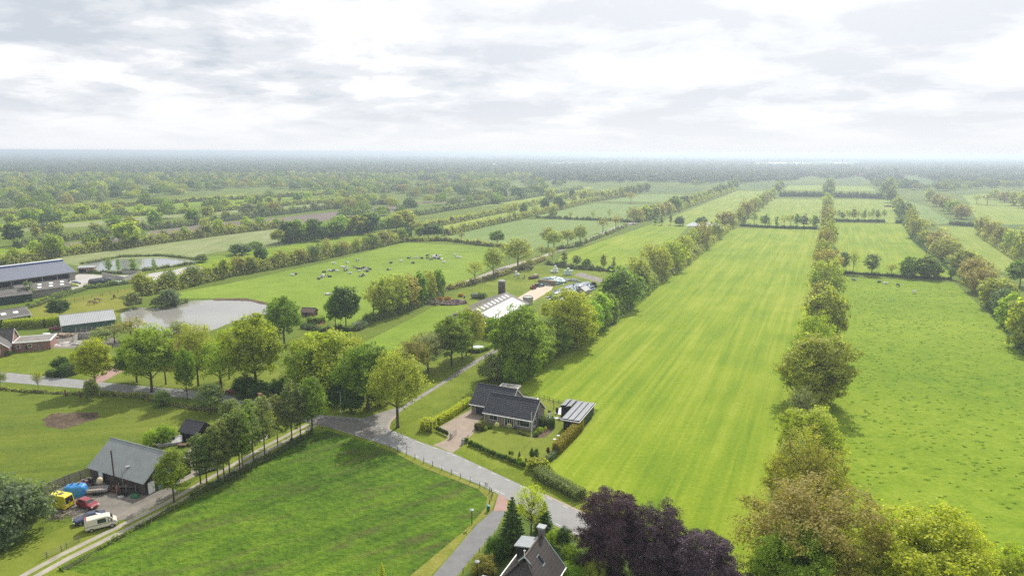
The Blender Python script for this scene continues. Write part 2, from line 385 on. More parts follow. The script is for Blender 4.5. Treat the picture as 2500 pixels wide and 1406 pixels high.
sheet('field', 'long2', Z, [(1812, 552), (1835, 525), (1872, 486), (2010, 486), (2003, 553)], 'mown field beyond the cross hedge at the end of the long field')
sheet('field', 'long2', Z, [(2034, 542), (2036, 486), (2175, 489), (2205, 528), (2203, 545)], 'mown field around the thin poplar row')
sheet('field', 'long', Z, [(2030, 544), (2205, 547), (2326, 674), (2320, 685), (2050, 664)], 'mown field beyond the alders of the cow pasture')
sheet('cow_pasture', 'past', Z, [(2050, 676), (2330, 690), (2540, 880), (2620, 1100), (2620, 1460), (2020, 1460), (1985, 1180), (1990, 950), (2015, 800)], 'bumpy green pasture dotted with dark tussocks on the right')
sheet('field', 'soft', Z, [(2205, 488), (2262, 503), (2330, 546), (2250, 549), (2215, 522)])
sheet('field', 'long2', Z, [(2285, 551), (2385, 556), (2520, 640), (2640, 700), (2640, 740), (2480, 680), (2400, 640)], 'mown field between the two right hand tree rows')
sheet('field', 'long2', Z, [(2365, 500), (2600, 508), (2600, 556), (2392, 549)])
sheet('field', 'long2', Z, [(2420, 558), (2620, 565), (2620, 640), (2500, 600)])
sheet('left_pasture', 'left', Z, [(-200, 952), (15, 955), (240, 962), (480, 998), (560, 1010), (560, 1060), (440, 1075), (410, 1100), (230, 1160), (60, 1210), (-200, 1290)], 'mown pasture with a bare patch behind the workshop barn')
sheet('lawn', 'lawn', Z, [(60, 1330), (180, 1275), (230, 1280), (300, 1265), (202, 1325), (54, 1400), (0, 1425), (-60, 1425), (-60, 1380)], 'mown grass beside the two track lane')
sheet('verge', 'verge', Z, [(790, 1000), (1060, 880), (1240, 840), (1240, 940), (1140, 1000), (1180, 1080), (1330, 1150), (1440, 1235), (1600, 1330), (1560, 1430), (1000, 1440), (1180, 1250), (1196, 1215), (1100, 1155), (900, 1080), (760, 1045)], 'mown verges round the crossroads')
sheet('garden', 'lawn', Z, [(180, 890), (330, 870), (560, 880), (700, 900), (800, 960), (800, 1000), (620, 972), (490, 952), (300, 935), (205, 926)], 'sunny lawn under the roadside oaks')
sheet('garden', 'verge', Z, [(-60, 860), (120, 835), (260, 850), (280, 880), (200, 924), (15, 908), (-60, 905)], 'rough grass plot above the back road')
sheet('paddock', 'cow', Z, [(860, 850), (1000, 780), (1110, 720), (1150, 745), (1080, 800), (980, 850), (900, 890)], 'small green paddock left of the farm')
sheet('paddock', 'verge', Z, [(1070, 735), (1150, 700), (1310, 650), (1370, 648), (1480, 660), (1490, 700), (1420, 760), (1290, 720), (1160, 750)], 'rough grass round the silage heaps')
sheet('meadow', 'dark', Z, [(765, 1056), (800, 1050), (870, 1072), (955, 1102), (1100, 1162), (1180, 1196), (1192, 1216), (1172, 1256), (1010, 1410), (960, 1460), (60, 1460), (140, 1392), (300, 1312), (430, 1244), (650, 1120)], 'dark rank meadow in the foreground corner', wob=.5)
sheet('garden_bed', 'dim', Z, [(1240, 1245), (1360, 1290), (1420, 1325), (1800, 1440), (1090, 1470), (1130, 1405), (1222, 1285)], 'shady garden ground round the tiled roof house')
Z = .045
sheet('pond', 'pond', Z, [(293, 768), (320, 753), (340, 751), (400, 751), (425, 746), (445, 736), (520, 732), (600, 733), (650, 743), (660, 765), (560, 790), (500, 812), (400, 815), (330, 800), (296, 785)], 'brown pond behind the roadside trees', wob=.5)
sheet('pond', 'pond2', Z, [(195, 651), (222, 641), (282, 633), (379, 630), (440, 633), (477, 638), (462, 647), (379, 658), (250, 664), (210, 662)], 'silver grey pond beside the long blue grey barn', wob=.5)
sheet('pond', 'pond2', Z, [(1672, 551), (1690, 543), (1782, 544), (1792, 551), (1760, 556)], 'small far pool between two bright fields')
sheet('bare_patch', 'mud', Z, [(100, 1025), (125, 1010), (180, 1006), (240, 1006), (245, 1018), (190, 1038), (150, 1048), (118, 1042)], 'patch of bare trodden soil in the left pasture', wob=.5)
sheet('farmyard', 'gravel', Z, [(1420, 665), (1470, 680), (1485, 695), (1465, 690), (1400, 672)])
sheet('pond_bank', 'mud', Z - .01, [(520, 734), (525, 728), (600, 728), (652, 738), (655, 745), (600, 735)], wob=.5)
sheet('yard', 'concrete', Z, [(140, 715), (190, 668), (250, 672), (330, 672), (420, 660), (470, 648), (500, 655), (350, 690), (260, 700), (160, 712)], 'pale concrete yard beside the blue grey barn')
sheet('yard', 'gravel', Z, [(100, 830), (160, 800), (270, 815), (300, 845), (240, 850), (160, 850), (110, 850)], 'stony yard with rubble by the green shed')
sheet('yard', 'gravel', Z, [(180, 1272), (140, 1240), (110, 1215), (150, 1185), (226, 1163), (360, 1208), (412, 1190), (440, 1200), (408, 1228), (310, 1268), (232, 1282)], 'gravel yard with parked vans and cars', wob=.4)
sheet('yard', 'track', Z, [(440, 1125), (470, 1085), (560, 1065), (660, 1060), (650, 1072), (560, 1110), (480, 1160), (420, 1190)], 'sandy yard behind the alder row')
# lane with two wheel tracks
sheet('lane', 'verge', Z, [(753, 1026), (655, 1071), (560, 1118), (396, 1226), (310, 1269), (202, 1327), (54, 1402), (0, 1430), (150, 1430), (226, 1406), (130, 1383), (290, 1303), (420, 1238), (530, 1178), (592, 1152), (655, 1110), (762, 1055)])
def ribbon(name, mat, z, px, w, label=None, off=0.0):
    """strip of constant width along a line of photo points"""
    P = [G(x, y) for x, y in px]; Lf = []; Rt = []
    for i, p in enumerate(P):
        t = (P[min(i + 1, len(P) - 1)] - P[max(i - 1, 0)]).normalized(); n = Vector((-t.y, t.x, 0))
        Lf.append(p + n * (off + w / 2)); Rt.append(p + n * (off - w / 2))
    mb = MB(); z = layer(Lf + Rt[::-1])
    for i in range(len(P) - 1): mb.quad((*Rt[i].xy, z), (*Rt[i + 1].xy, z), (*Lf[i + 1].xy, z), (*Lf[i].xy, z))
    return tag(mb.build(name, M[mat]), label, kind='structure')
LANE = [(762, 1036), (655, 1092), (575, 1138), (410, 1233), (300, 1288), (160, 1357), (60, 1412), (0, 1446)]
ribbon('lane_track', 'track', Z + .01, LANE, 1.15, 'pale wheel track of the lane below the alders', .95)
ribbon('lane_track', 'track', Z + .014, LANE, 1.05, 'pale wheel track of the lane next to the dark meadow', -.95)
sheet('farm_road', 'brickroad', Z, [(870, 1030), (880, 1022), (975, 993), (1060, 944), (1135, 894), (1210, 849), (1245, 828), (1290, 800), (1310, 806), (1262, 840), (1215, 857), (1180, 877), (1100, 927), (1012, 982), (972, 1008), (953, 1028), (950, 1048), (910, 1046)], 'brick paved road climbing to the farm')
sheet('road', 'asphalt', Z + .004, [(-120, 903), (15, 909), (205, 928), (300, 938), (493, 955), (623, 974), (700, 990), (790, 1014), (880, 1020), (950, 1047), (1024, 1078), (1106, 1106), (1274, 1184), (1338, 1211), (1408, 1245), (1520, 1300), (1640, 1370), (1560, 1375), (1418, 1313), (1354, 1282), (1217, 1206), (1171, 1183), (1037, 1128), (955, 1091), (864, 1062), (800, 1042), (750, 1030), (700, 1022), (619, 994), (557, 984), (498, 977), (459, 972), (300, 958), (207, 949), (15, 933), (-120, 930)], 'grey asphalt road with dashed edge lines')
sheet('crossroads', 'junction', Z, [(788, 1016), (872, 1024), (948, 1048), (905, 1072), (868, 1061), (800, 1042), (756, 1031)], 'worn brown brick paving in the middle of the crossroads', wob=.3)
sheet('side_road', 'asphalt_new', Z + .002, [(1204, 1246), (1165, 1279), (1056, 1406), (1020, 1450), (1085, 1450), (1114, 1406), (1213, 1291), (1236, 1244)], 'dark asphalt side road')
sheet('road_apron', 'redbrick', Z + .008, [(1217, 1206), (1240, 1217), (1237, 1246), (1204, 1248)], 'red brick mouth of the side road')
sheet('field_lane', 'track', Z, [(860, 790), (1048, 715), (1150, 681), (1228, 651), (1310, 629), (1416, 590), (1500, 554), (1560, 538), (1570, 541), (1510, 558), (1420, 595), (1330, 627), (1240, 656), (1150, 688), (1052, 722), (870, 798)], 'pale farm lane running past the single oaks')
sheet('verge_strip', 'dry', Z, [(945, 1095), (1040, 1133), (1172, 1188), (1214, 1208), (1200, 1247), (1160, 1280), (1052, 1406), (1000, 1406), (1140, 1290), (1185, 1240), (1190, 1215), (1165, 1192), (1030, 1140)], 'dry yellowish verge along the post fence')
sheet('hay_verge', 'dry', Z, [(1408, 1246), (1425, 1222), (1470, 1200), (1500, 1205), (1460, 1260), (1520, 1300)], wob=.4)
sheet('kerb', 'kerb', Z + .012, [(947, 1049), (945, 1042), (950, 1028), (972, 1008), (975, 1010), (955, 1030), (951, 1044), (954, 1052)])
sheet('kerb', 'kerb', Z + .012, [(1332, 1206), (1408, 1242), (1480, 1278), (1480, 1281), (1406, 1246), (1330, 1209)])
sheet('drive_apron', 'silage', Z, [(1252, 734), (1270, 744), (1304, 734), (1346, 708), (1353, 695), (1334, 691), (1298, 707)], 'pale concrete feed alley behind the farm barn')
# bungalow plot
sheet('driveway', 'drive', Z + .008, [(1057, 1085), (1075, 1079), (1095, 1070), (1075, 1050), (1072, 1042), (1152, 998), (1182, 1012), (1168, 1030), (1165, 1050), (1140, 1072), (1120, 1095), (1105, 1105)], 'brown brick driveway of the bungalow')
sheet('garden_path', 'drive', Z + .004, [(1140, 1070), (1160, 1074), (1180, 1075), (1215, 1068), (1228, 1052), (1237, 1052), (1224, 1067), (1214, 1074), (1180, 1079), (1160, 1078), (1138, 1074)])
sheet('front_lawn', 'lawn', Z, [(1136, 1076), (1165, 1050), (1182, 1030), (1310, 1058), (1340, 1010), (1390, 1030), (1418, 1040), (1352, 1110), (1344, 1135), (1305, 1140), (1225, 1105)], 'clipped front lawn of the bungalow')
sheet('flower_bed', 'mud', Z + .006, [(1257, 1052), (1302, 1066), (1325, 1043), (1350, 1040), (1352, 1050), (1330, 1068), (1302, 1069), (1270, 1062)], 'dark flower bed under the bungalow windows', wob=.15)
sheet('back_lawn', 'lawn', Z, [(1310, 968), (1375, 988), (1420, 975), (1400, 1010), (1372, 1040), (1330, 1010)], 'small back lawn between the bungalow and the carport')
sheet('terrace', 'terrace', Z + .008, [(1354, 1010), (1369, 993), (1392, 991), (1386, 1014)], 'white paved terrace by the carport')
sheet('terrace', 'terrace', Z + .008, [(1332, 1017), (1343, 1014), (1344, 1018), (1370, 1019), (1370, 1023), (1340, 1020)])
sheet('house_drive', 'redbrick', Z + .008, [(205, 930), (240, 936), (255, 930), (300, 905), (345, 885), (400, 880), (400, 862), (340, 865), (290, 890), (245, 912)], 'pink brick drive under the roadside oaks')
sheet('ploughed_field', 'dim', Z - .01, [(2370, 547), (2600, 550), (2600, 556), (2390, 552)])

# dashed edge lines and centre marks
def dashes(px, seg, gap, w, z, mb):
    P = [G(x, y) for x, y in px]
    for a, b in zip(P[:-1], P[1:]):
        L = (b - a).length; t = (b - a) / L; n = Vector((-t.y, t.x, 0)) * w / 2; s = 0
        while s + seg < L:
            p, q = a + t * s, a + t * (s + seg)
            mb.quad((*(p - n).xy, z), (*(q - n).xy, z), (*(q + n).xy, z), (*(p + n).xy, z)); s += seg + gap
mk = MB(); zm = max(q[0] for q in _layers) + .004
dashes([(960, 1054), (1026, 1081), (1104, 1109), (1270, 1186), (1336, 1214), (1405, 1249), (1510, 1300)], 1.1, 2.7, .14, zm, mk)
dashes([(868, 1060), (955, 1086), (1040, 1124), (1172, 1178), (1222, 1202), (1356, 1277), (1420, 1308)], 1.1, 2.7, .14, zm, mk)
dashes([(15, 913), (205, 932), (493, 958), (623, 978)], 1.1, 2.7, .13, zm, mk)
dashes([(15, 930), (207, 946), (459, 969), (557, 981), (619, 991)], 1.1, 2.7, .13, zm, mk)
dashes([(800, 1020), (876, 1026), (944, 1049)], .6, 1.2, .2, zm, mk)
tag(mk.build('road_marking', M['white']), 'white dashed edge lines on the asphalt road', kind='structure')
# ------------------------------------------------------------------ trees
T = dict(rb=(.320, .272, .080), yg=(.400, .455, .030), g=(.235, .340, .028), dg=(.095, .170, .028), ol=(.375, .395, .058), br=(.365, .325, .080), gy=(.245, .295, .100),
         pu=(.090, .054, .074), yl=(.54, .58, .036), lg=(.320, .430, .042), or_=(.44, .23, .02), pg=(.34, .36, .16), si=(.20, .25, .14))
M['leaf'] = leafmat('leaves', .56); M['needle'] = leafmat('needles', .2); M['beech'] = leafmat('copper_leaves', .2)
def bark(name, c):
    mt, nt, b = newmat(name); p = N(nt, 'TexCoord').outputs['Object']
    k = N(nt, 'Mapping'); k.inputs['Scale'].default_value = (6, 6, .8); LK(nt, (p, k.inputs[0]))
    LK(nt, (ramp(nt, noise(nt, k.outputs[0], 1, 5, .7), [(.3, tuple(v * .6 for v in c)), (.7, tuple(v * 1.3 for v in c))]), b.inputs['Base Color']))
    b.inputs['Roughness'].default_value = .9; return mt
M['bark'] = bark('bark', (.085, .068, .050)); M['bark_grey'] = bark('grey_bark', (.13, .115, .095))

def unit(v): return v / np.maximum(np.linalg.norm(v, axis=-1, keepdims=True), 1e-9)
def leaf_mesh(cen, nor, size, rng, mat, name, asp=.62):
    n = len(cen); r = rng.normal(size=(n, 3)); t = unit(np.cross(nor, r)); b = np.cross(nor, t)
    s = size[:, None]
    v = np.stack([cen + t * s, cen + b * s * asp + nor * s * .12, cen - t * s, cen - b * s * asp + nor * s * .12], 1).reshape(-1, 3)
    me = bpy.data.meshes.new(name); me.vertices.add(4 * n); me.vertices.foreach_set('co', v.astype(np.float32).ravel())
    me.loops.add(4 * n); me.loops.foreach_set('vertex_index', np.arange(4 * n, dtype=np.int32))
    me.polygons.add(n); me.polygons.foreach_set('loop_start', np.arange(0, 4 * n, 4, dtype=np.int32))
    me.polygons.foreach_set('loop_total', np.full(n, 4, dtype=np.int32))
    me.materials.append(mat); me.update(calc_edges=True); return me
def fib(n, rng):
    i = np.arange(n) + .5; z = 1 - 2 * i / n; a = i * 2.399963 + rng.uniform(0, 6.28); r = np.sqrt(1 - z * z)
    return np.stack([r * np.cos(a), r * np.sin(a), z], 1)
# kind: crown base, clumps, clump radius/W, leaves (near), leaf size (near), flat, branch weight, droop
KIND = {
    'oak':    dict(W=11, H=13, cb=.17, ncl=64, cr=.135, nl=15000, ls=.24, flat=.72, lim=26, tw=2, low=-.62),
    'thin':   dict(W=11, H=13, cb=.18, ncl=72, cr=.125, nl=7200, ls=.20, flat=.85, lim=44, tw=4, low=-.55),
    'round':  dict(W=11, H=12, cb=-.02, ncl=84, cr=.125, nl=17000, ls=.24, flat=.8, lim=24, tw=2, low=-.9),
    'airy':   dict(W=11, H=12, cb=.0, ncl=90, cr=.115, nl=10500, ls=.20, flat=.9, lim=46, tw=4, low=-.85),
    'bare':   dict(W=10, H=13, cb=.24, ncl=70, cr=.120, nl=2400, ls=.19, flat=.9, lim=60, tw=5, low=-.4),
    'alder':  dict(W=6.5, H=13, cb=.24, ncl=50, cr=.15, nl=5200, ls=.21, flat=.62, lim=26, tw=3, low=-.95),
    'poplar': dict(W=3.6, H=13, cb=.10, ncl=36, cr=.19, nl=2200, ls=.20, flat=.9, lim=22, tw=2, low=-.95),
    'shrub':  dict(W=6, H=4.5, cb=-.12, ncl=44, cr=.17, nl=7000, ls=.17, flat=.85, lim=10, tw=1, low=-.35),
    'beech':  dict(W=13, H=13, cb=-.03, ncl=110, cr=.12, nl=26000, ls=.24, flat=.45, lim=30, tw=2, low=-.8),
    'conifer': dict(W=6.5, H=12, cb=.06, ncl=0, cr=.1, nl=15000, ls=.22, flat=.4, lim=0, tw=0, low=-1),
}
LODS = {'X': (3.0, .56, 1), 'N': (1.45, .8, 1), 'M': (.34, 1.75, .55), 'F': (.11, 3.0, .32)}
_proto = {}
def proto(kind, lod, var):
    key = (kind, lod, var)
    if key in _proto: return _proto[key]
    P = KIND[kind]; fl, fs, fc = LODS[lod]
    rng = np.random.default_rng(abs(hash((len(kind) * 31 + ord(kind[0]) * 7 + ord(kind[-1]), ord(lod), var))) % 2 ** 31)
    W_, H_ = P['W'], P['H']; nl = int(P['nl'] * fl); ls = P['ls'] * fs
    tb = MB()
    tr = H_ * (.021 if kind not in ('poplar', 'alder') else .013)
    if kind == 'conifer':
        cen, nor, sz = [], [], []
        nw = 17
        for w in range(nw):
            f = (w + .5) / nw; z = H_ * (P['cb'] + (1 - P['cb']) * f); rr = W_ / 2 * (1 - f) ** .82 * (1.1 if w % 2 else .86) + .12
            nb = max(5, int(13 * (1 - f) + 4))
            for k in range(nb):
                a = k / nb * 6.283 + w * 1.1 + rng.uniform(-.2, .2); r1 = rr * rng.uniform(.78, 1.1); m_ = max(3, int(nl / (nw * nb) * (1.7 - 1.4 * f)))
                u = rng.uniform(.08, 1, m_) ** .7; d = np.array([math.cos(a), math.sin(a), 0]); pr = np.array([-d[1], d[0], 0])
                side = rng.normal(0, 1, m_) * .16 * rr * (1.15 - u)
                dz = -.30 * r1 * u + .22 * r1 * u ** 2.5 + rng.normal(0, .06, m_)
                cen.append(np.array([0, 0, z]) + u[:, None] * r1 * d + side[:, None] * pr + dz[:, None] * np.array([0, 0, 1]))
                nor.append(unit(np.array([0, 0, 1.0]) + .35 * d + rng.normal(0, .38, (m_, 3)))); sz.append(np.full(m_, ls) * rng.uniform(.7, 1.4, m_))
        cen, nor, sz = np.concatenate(cen), np.concatenate(nor), np.concatenate(sz)
        tb.tube([(0, 0, 0), (0, 0, H_ * .5), (0, 0, H_ * .96)], [H_ * .018, H_ * .011, .03], 8)
        me = leaf_mesh(cen, nor, sz, rng, M['needle'], kind + '_crown', .4)
    else:
        cb = P['cb']; zc = (cb + 1) / 2 * H_; hz = (1 - cb) / 2 * H_
        ncl = max(8, int(P['ncl'] * (1 if lod in 'XN' else fc ** .5)))
        d = fib(int(ncl * 1.5), rng); d = d[d[:, 2] > P['low']][:ncl * 2]; d = unit(d + rng.normal(0, .13, d.shape))
        cr = P['cr'] * W_ * (1 if lod in 'XN' else 1.15)
        lob = 1 + (.20 if kind in ('round', 'airy') else .13) * np.sin(3 * np.arctan2(d[:, 1], d[:, 0]) + rng.uniform(0, 6)) * np.cos(2.2 * d[:, 2] + rng.uniform(0, 6)) + rng.normal(0, .085, len(d))
        rad = lob * rng.choice([1, 1, 1, .8, .55], len(d))
        e = np.array([W_ / 2 - cr * .75, W_ / 2 - cr * .75, hz - cr * P['flat'] * .8])
        cpos = d * rad[:, None] * e
        if kind in ('oak', 'thin', 'bare', 'round', 'airy'):      # broad crown, narrower towards the bottom
            k = np.clip(cpos[:, 2] / hz, -1, 1); cpos[:, :2] *= np.where(k < -.25, 1 + .45 * (k + .25), 1)[:, None]
        if kind == 'alder':
            k = np.clip(cpos[:, 2] / hz, -1, 1); cpos[:, :2] *= (1.05 - .42 * np.clip(k, 0, 1))[:, None]
        cpos[:, 2] += zc
        n_c = len(cpos); per = np.maximum(3, (nl / n_c * rng.uniform(.55, 1.5, n_c))).astype(int)
        cen, nor, sz = [], [], []
        ctr = np.array([0, 0, zc - hz * .25])
        cr0 = cr
        for p, m_ in zip(cpos, per):
            cr = cr0 * rng.uniform(.72, 1.32); ns = 9; sub = rng.normal(0, 1, (ns, 3)); sub = unit(sub) * (rng.uniform(.25, 1, (ns, 1)) ** .6) * cr; sub[:, 2] *= P['flat']
            q = sub[rng.integers(0, ns, m_)] + rng.normal(0, cr * .24, (m_, 3)) * np.array([1, 1, P['flat'] * .8])
            if kind == 'beech': q[:, 2] -= .35 * np.linalg.norm(q[:, :2], axis=1)
            if kind == 'alder': q[:, 2] -= .25 * np.linalg.norm(q[:, :2], axis=1)
            c = p + q; cen.append(c)
            o = unit(c - ctr); nor.append(unit(.55 * o + .45 * unit(q + 1e-6) + np.array([0, 0, .45]) + rng.normal(0, .5, (m_, 3))))
            sz.append(ls * rng.uniform(.65, 1.35, m_))
        cen, nor, sz = np.concatenate(cen), np.concatenate(nor), np.concatenate(sz)
        cen[:, 2] = np.maximum(cen[:, 2], .12)
        me = leaf_mesh(cen, nor, sz, rng, M['beech'] if kind == 'beech' else M['leaf'], kind + '_crown', .45 if kind == 'beech' else .62)
        # trunk and limbs
        top = H_ * (.62 if kind in ('oak', 'thin', 'bare', 'beech', 'round', 'airy') else .9)
        if kind == 'shrub': top = H_ * .5; tr = .09
        lean = rng.normal(0, .12, 2)
        tp = lambda z: Vector((lean[0] * z / H_ * 1.2, lean[1] * z / H_ * 1.2, z))
        tb.tube([(0, 0, -.05), tp(.35), tp(top * .4), tp(top * .75), tp(top)], [tr * 1.5, tr * 1.08, tr * .85, tr * .55, tr * .18], 8 if lod in 'XN' else 5)
        nlim = int(P['lim'] * {'X': 1, 'N': 1, 'M': .6, 'F': .35}[lod]); idx = rng.permutation(n_c)[:nlim]
        z0min = max(.14, cb * .85) * H_ if kind != 'shrub' else .05
        for i in idx:
            c = Vector(cpos[i]); hi = min(top * .97, max(z0min, c.z - .55 * math.hypot(c.x, c.y) - rng.uniform(0, 1.2)))
            a = tp(hi); dlt = c - a; mid = a + dlt * .5 + Vector((rng.normal(0, .25), rng.normal(0, .25), -.09 * dlt.length if kind != 'poplar' else -.2 * dlt.length))
            r0 = tr * (.38 if nlim > 20 else .45) * rng.uniform(.7, 1.2)
            tb.tube([a, a.lerp(mid, .5) + Vector((0, 0, .02)), mid, mid.lerp(c, .55), c], [r0, r0 * .8, r0 * .6, r0 * .4, r0 * .14], 5 if lod in 'XN' else 3, cap=False)
            if lod != 'F':
                for _ in range(P['tw'] if lod in 'XN' else P['tw'] // 2):
                    s0 = mid.lerp(c, rng.uniform(.2, 1)); dr = Vector(unit(np.array(dlt) / max(dlt.length, .1) + rng.normal(0, .7, 3) + np.array([0, 0, .35]))) * cr * rng.uniform(.8, 1.7)
                    tb.tube([s0, s0 + dr * .5 + Vector((0, 0, .05)), s0 + dr], [r0 * .3, r0 * .2, .012], 3, cap=False)
    to = tb.build('trunk_mesh', M['bark_grey'] if kind in ('poplar', 'beech') else M['bark'], smooth=True); tm = to.data; bpy.data.objects.remove(to)
    _proto[key] = (me, tm); return _proto[key]

KNAME = dict(round='oak_tree', airy='oak_tree', oak='oak_tree', thin='oak_tree', bare='bare_tree', alder='alder_tree', poplar='poplar_tree', shrub='shrub', beech='copper_beech', conifer='spruce_tree')
KCAT = dict(rb=(.320, .272, .080), round='tree', airy='tree', oak='tree', thin='tree', bare='tree', alder='tree', poplar='tree', shrub='bush', beech='tree', conifer='tree')
TRN = np.random.default_rng(5)
NTREE = [0]
def plant(p, h, w, kind, tint, label, group=None, var=None, lod=None):
    dist = (p - Vector((0, 0, CAM_H))).length
    lod = lod or ('X' if dist < 128 else 'N' if dist < 240 else 'M' if dist < 480 else 'F')
    P = KIND[kind]; v = int(TRN.integers(0, 4 if lod == 'N' else 3)) if var is None else var
    me, tm = proto(kind, lod, v)
    r = empty(KNAME[kind], p, TRN.uniform(0, 6.28), label, KCAT[kind], group, (w / P['W'], w / P['W'], h / P['H']))
    c = bpy.data.objects.new('crown', me); C.objects.link(c); c.parent = r
    t = np.array(T[tint] if isinstance(tint, str) else tint) * TRN.uniform(.88, 1.12) * (1 + TRN.normal(0, .035, 3))
    c['tint'] = [float(x) for x in t]
    if not (kind == 'shrub'):
        k = bpy.data.objects.new('trunk', tm); C.objects.link(k); k.parent = r
    NTREE[0] += 1
    return r
def tree(x, yb, yt, wpx, kind, tint, label, group=None, **kw):
    """tree standing at ground pixel (x, yb), its top at row yt, crown wpx photo pixels wide"""
    p = G(x, yb); h = hgt(x, yb, yt); w = wpx * depth(p + Vector((0, 0, h * .6))) / FPX
    return plant(p, h, w, kind, tint, label, group, **kw)
# ------------------------------------------------------------------ hedges: dark woody core with leaves all over it
def hedge(name, px, w, h, tint, label, cat='hedge', wild=0.0, leaf=.16, dens=42, group=None, closed=False, world=None, seed=0, taper=0.0):
    P = world or [G(x, y) for x, y in px]; rng = np.random.default_rng(seed + int(P[0].x * 10) % 9973)
    o0 = P[0].copy(); Q = [p - o0 for p in P]
    if closed: Q = Q + [Q[0]]
    seg = [(Q[i + 1] - Q[i]).length for i in range(len(Q) - 1)]; L = sum(seg); step = max(.35, min(3.0, L / 60)); ns = max(2, int(L / step))
    ph = rng.uniform(0, 6.28, 6); wl = np.array([3.1, 5.3, 9.7, 17., 31., 2.1])
    def at(s):
        i = 0
        while i < len(seg) - 1 and s > seg[i]: s -= seg[i]; i += 1
        t = (Q[i + 1] - Q[i]).normalized(); return Q[i] + t * min(s, seg[i]), t
    def hf(s): return h * (1 + wild * float(np.sum(np.sin(s / wl * 6.28 + ph) * np.array([.18, .25, .25, .2, .15, .12])))) if wild else h
    mb = MB(); prev = None
    prof = [(-.5, .0), (-.5, .72), (-.36, .96), (.36, .96), (.5, .72), (.5, 0)] if not wild else [(-.45, 0), (-.5, .45), (-.25, .85), (.2, .88), (.5, .5), (.45, 0)]
    rows = []
    for k in range(ns + 1):
        s = L * k / ns; c, t = at(s); n = Vector((-t.y, t.x, 0)); hh = hf(s); ww = w * (.9 if not wild else .8 + .25 * math.sin(s / 4 + ph[0]))
        rows.append([c + n * u * ww * .92 + Vector((0, 0, max(v, .0) * hh * .95 - .03)) for u, v in prof])
    m_ = len(prof); vs = [p for r in rows for p in r]
    mb.add(vs, [(i * m_ + j, i * m_ + j + 1, (i + 1) * m_ + j + 1, (i + 1) * m_ + j) for i in range(ns) for j in range(m_ - 1)])
    if not closed: mb.add(rows[0], [tuple(range(m_))]); mb.add(rows[-1], [tuple(range(m_))[::-1]])
    core = mb.build(name, M['core'])
    peri = w + 2 * h; nlv = int(min(40000, L * peri * dens)); cen = np.zeros((nlv, 3)); nor = np.zeros((nlv, 3))
    ss = rng.uniform(-.25 * w, L + .25 * w, nlv) if not closed else rng.uniform(0, L, nlv); uu = rng.uniform(0, 1, nlv)
    endn = int(nlv * min(.2, w / (2 * L + w))) if not closed else 0
    for i in range(nlv):
        s = min(max(ss[i], 0), L); c, t = at(s); n = Vector((-t.y, t.x, 0)); hh = hf(s); q = uu[i] * peri; j = rng.normal(0, (.05 if not wild else .16) * min(w, h) + .03)
        if i < endn: u = rng.uniform(-.5, .5); v = rng.uniform(.03, 1); e = 1 if i % 2 else -1; c = at(0 if e < 0 else L)[0] + t * e * abs(j); nn = t * e
        elif q < h: u, v, nn = -.5, q / h, -n
        elif q < h + w: u, v, nn = (q - h) / w - .5, 1.0, Vector((0, 0, 1))
        else: u, v, nn = .5, (q - h - w) / h, n
        if wild: u *= 1 - .45 * v * v; nn = (nn + Vector((0, 0, .6))).normalized()
        if taper: u *= 1 - taper * v
        cc = c + n * (u * w * (1.0)) + Vector((0, 0, v * hh)) + nn * j
        cen[i] = cc; nor[i] = nn
    cen[:, 2] = np.maximum(cen[:, 2], .03)
    nor = unit(nor * .8 + np.array([0, 0, .3]) + rng.normal(0, .5, nor.shape))
    me = leaf_mesh(cen, nor, leaf * rng.uniform(.6, 1.4, nlv), rng, M['leaf'], 'hedge_leaves')
    r = empty(name, o0, 0, label, cat, group)
    core.parent = r; core.name = 'branches'
    f = bpy.data.objects.new('leaves', me); C.objects.link(f); f.parent = r
    t = np.array(T[tint] if isinstance(tint, str) else tint); f['tint'] = [float(v) for v in t]
    return r
M['core'] = plain('inner_twigs', (.055, .065, .02), .95, .3, 4)

# ------------------------------------------------------------------ single trees, placed where the photo shows them
def row(desc, items, kind, group, near='near', low=True):
    for i, it in enumerate(items):
        x, yb, yt, w, tint = it[:5]; k = it[5] if len(it) > 5 else kind
        if low: k = {'oak': 'round', 'thin': 'airy'}.get(k, k)
        cname = {'rb': 'reddish brown', 'yg': 'yellow green', 'g': 'green', 'dg': 'dark green', 'ol': 'olive', 'br': 'bronze', 'gy': 'grey green', 'lg': 'light green', 'yl': 'yellow', 'pg': 'pale', 'si': 'silvery'}[tint]
        kn = {'bare': 'bare tree', 'thin': 'oak', 'oak': 'oak', 'round': 'oak', 'airy': 'oak', 'alder': 'alder', 'poplar': 'thin poplar', 'shrub': 'bush', 'conifer': 'conifer'}[k]
        tree(x, yb, yt, w, k, tint, '%s %s, %s from %s end of %s' % (cname, kn, NUM[i], near, desc), group)
g1 = 'roadside trees round the crossroads'
tree(971, 1043, 853, 150, 'thin', 'ol', 'airy olive oak with a bare trunk on the grass corner of the crossroads', g1)
tree(899, 1000, 838, 142, 'oak', 'g', 'green oak behind the street lamp at the crossroads', g1)
tree(748, 968, 842, 100, 'round', 'lg', 'fresh green tree between the tallest pond oak and the crossroads oaks', g1)
tree(800, 960, 800, 178, 'round', 'yg', 'big yellow green oak above the alders left of the street lamp', g1)
tree(862, 952, 815, 70, 'thin', 'ol', 'slim olive tree squeezed between the big oaks by the crossroads', g1)
tree(1010, 930, 826, 95, 'thin', 'br', 'bronze brown tree beside the farm road', g1)
tree(1045, 908, 806, 92, 'thin', 'pg', 'pale willow like tree between the bronze tree and the farm road', g1)
tree(1102, 893, 775, 100, 'oak', 'g', 'dense fresh green tree on the left of the farm road', g1)
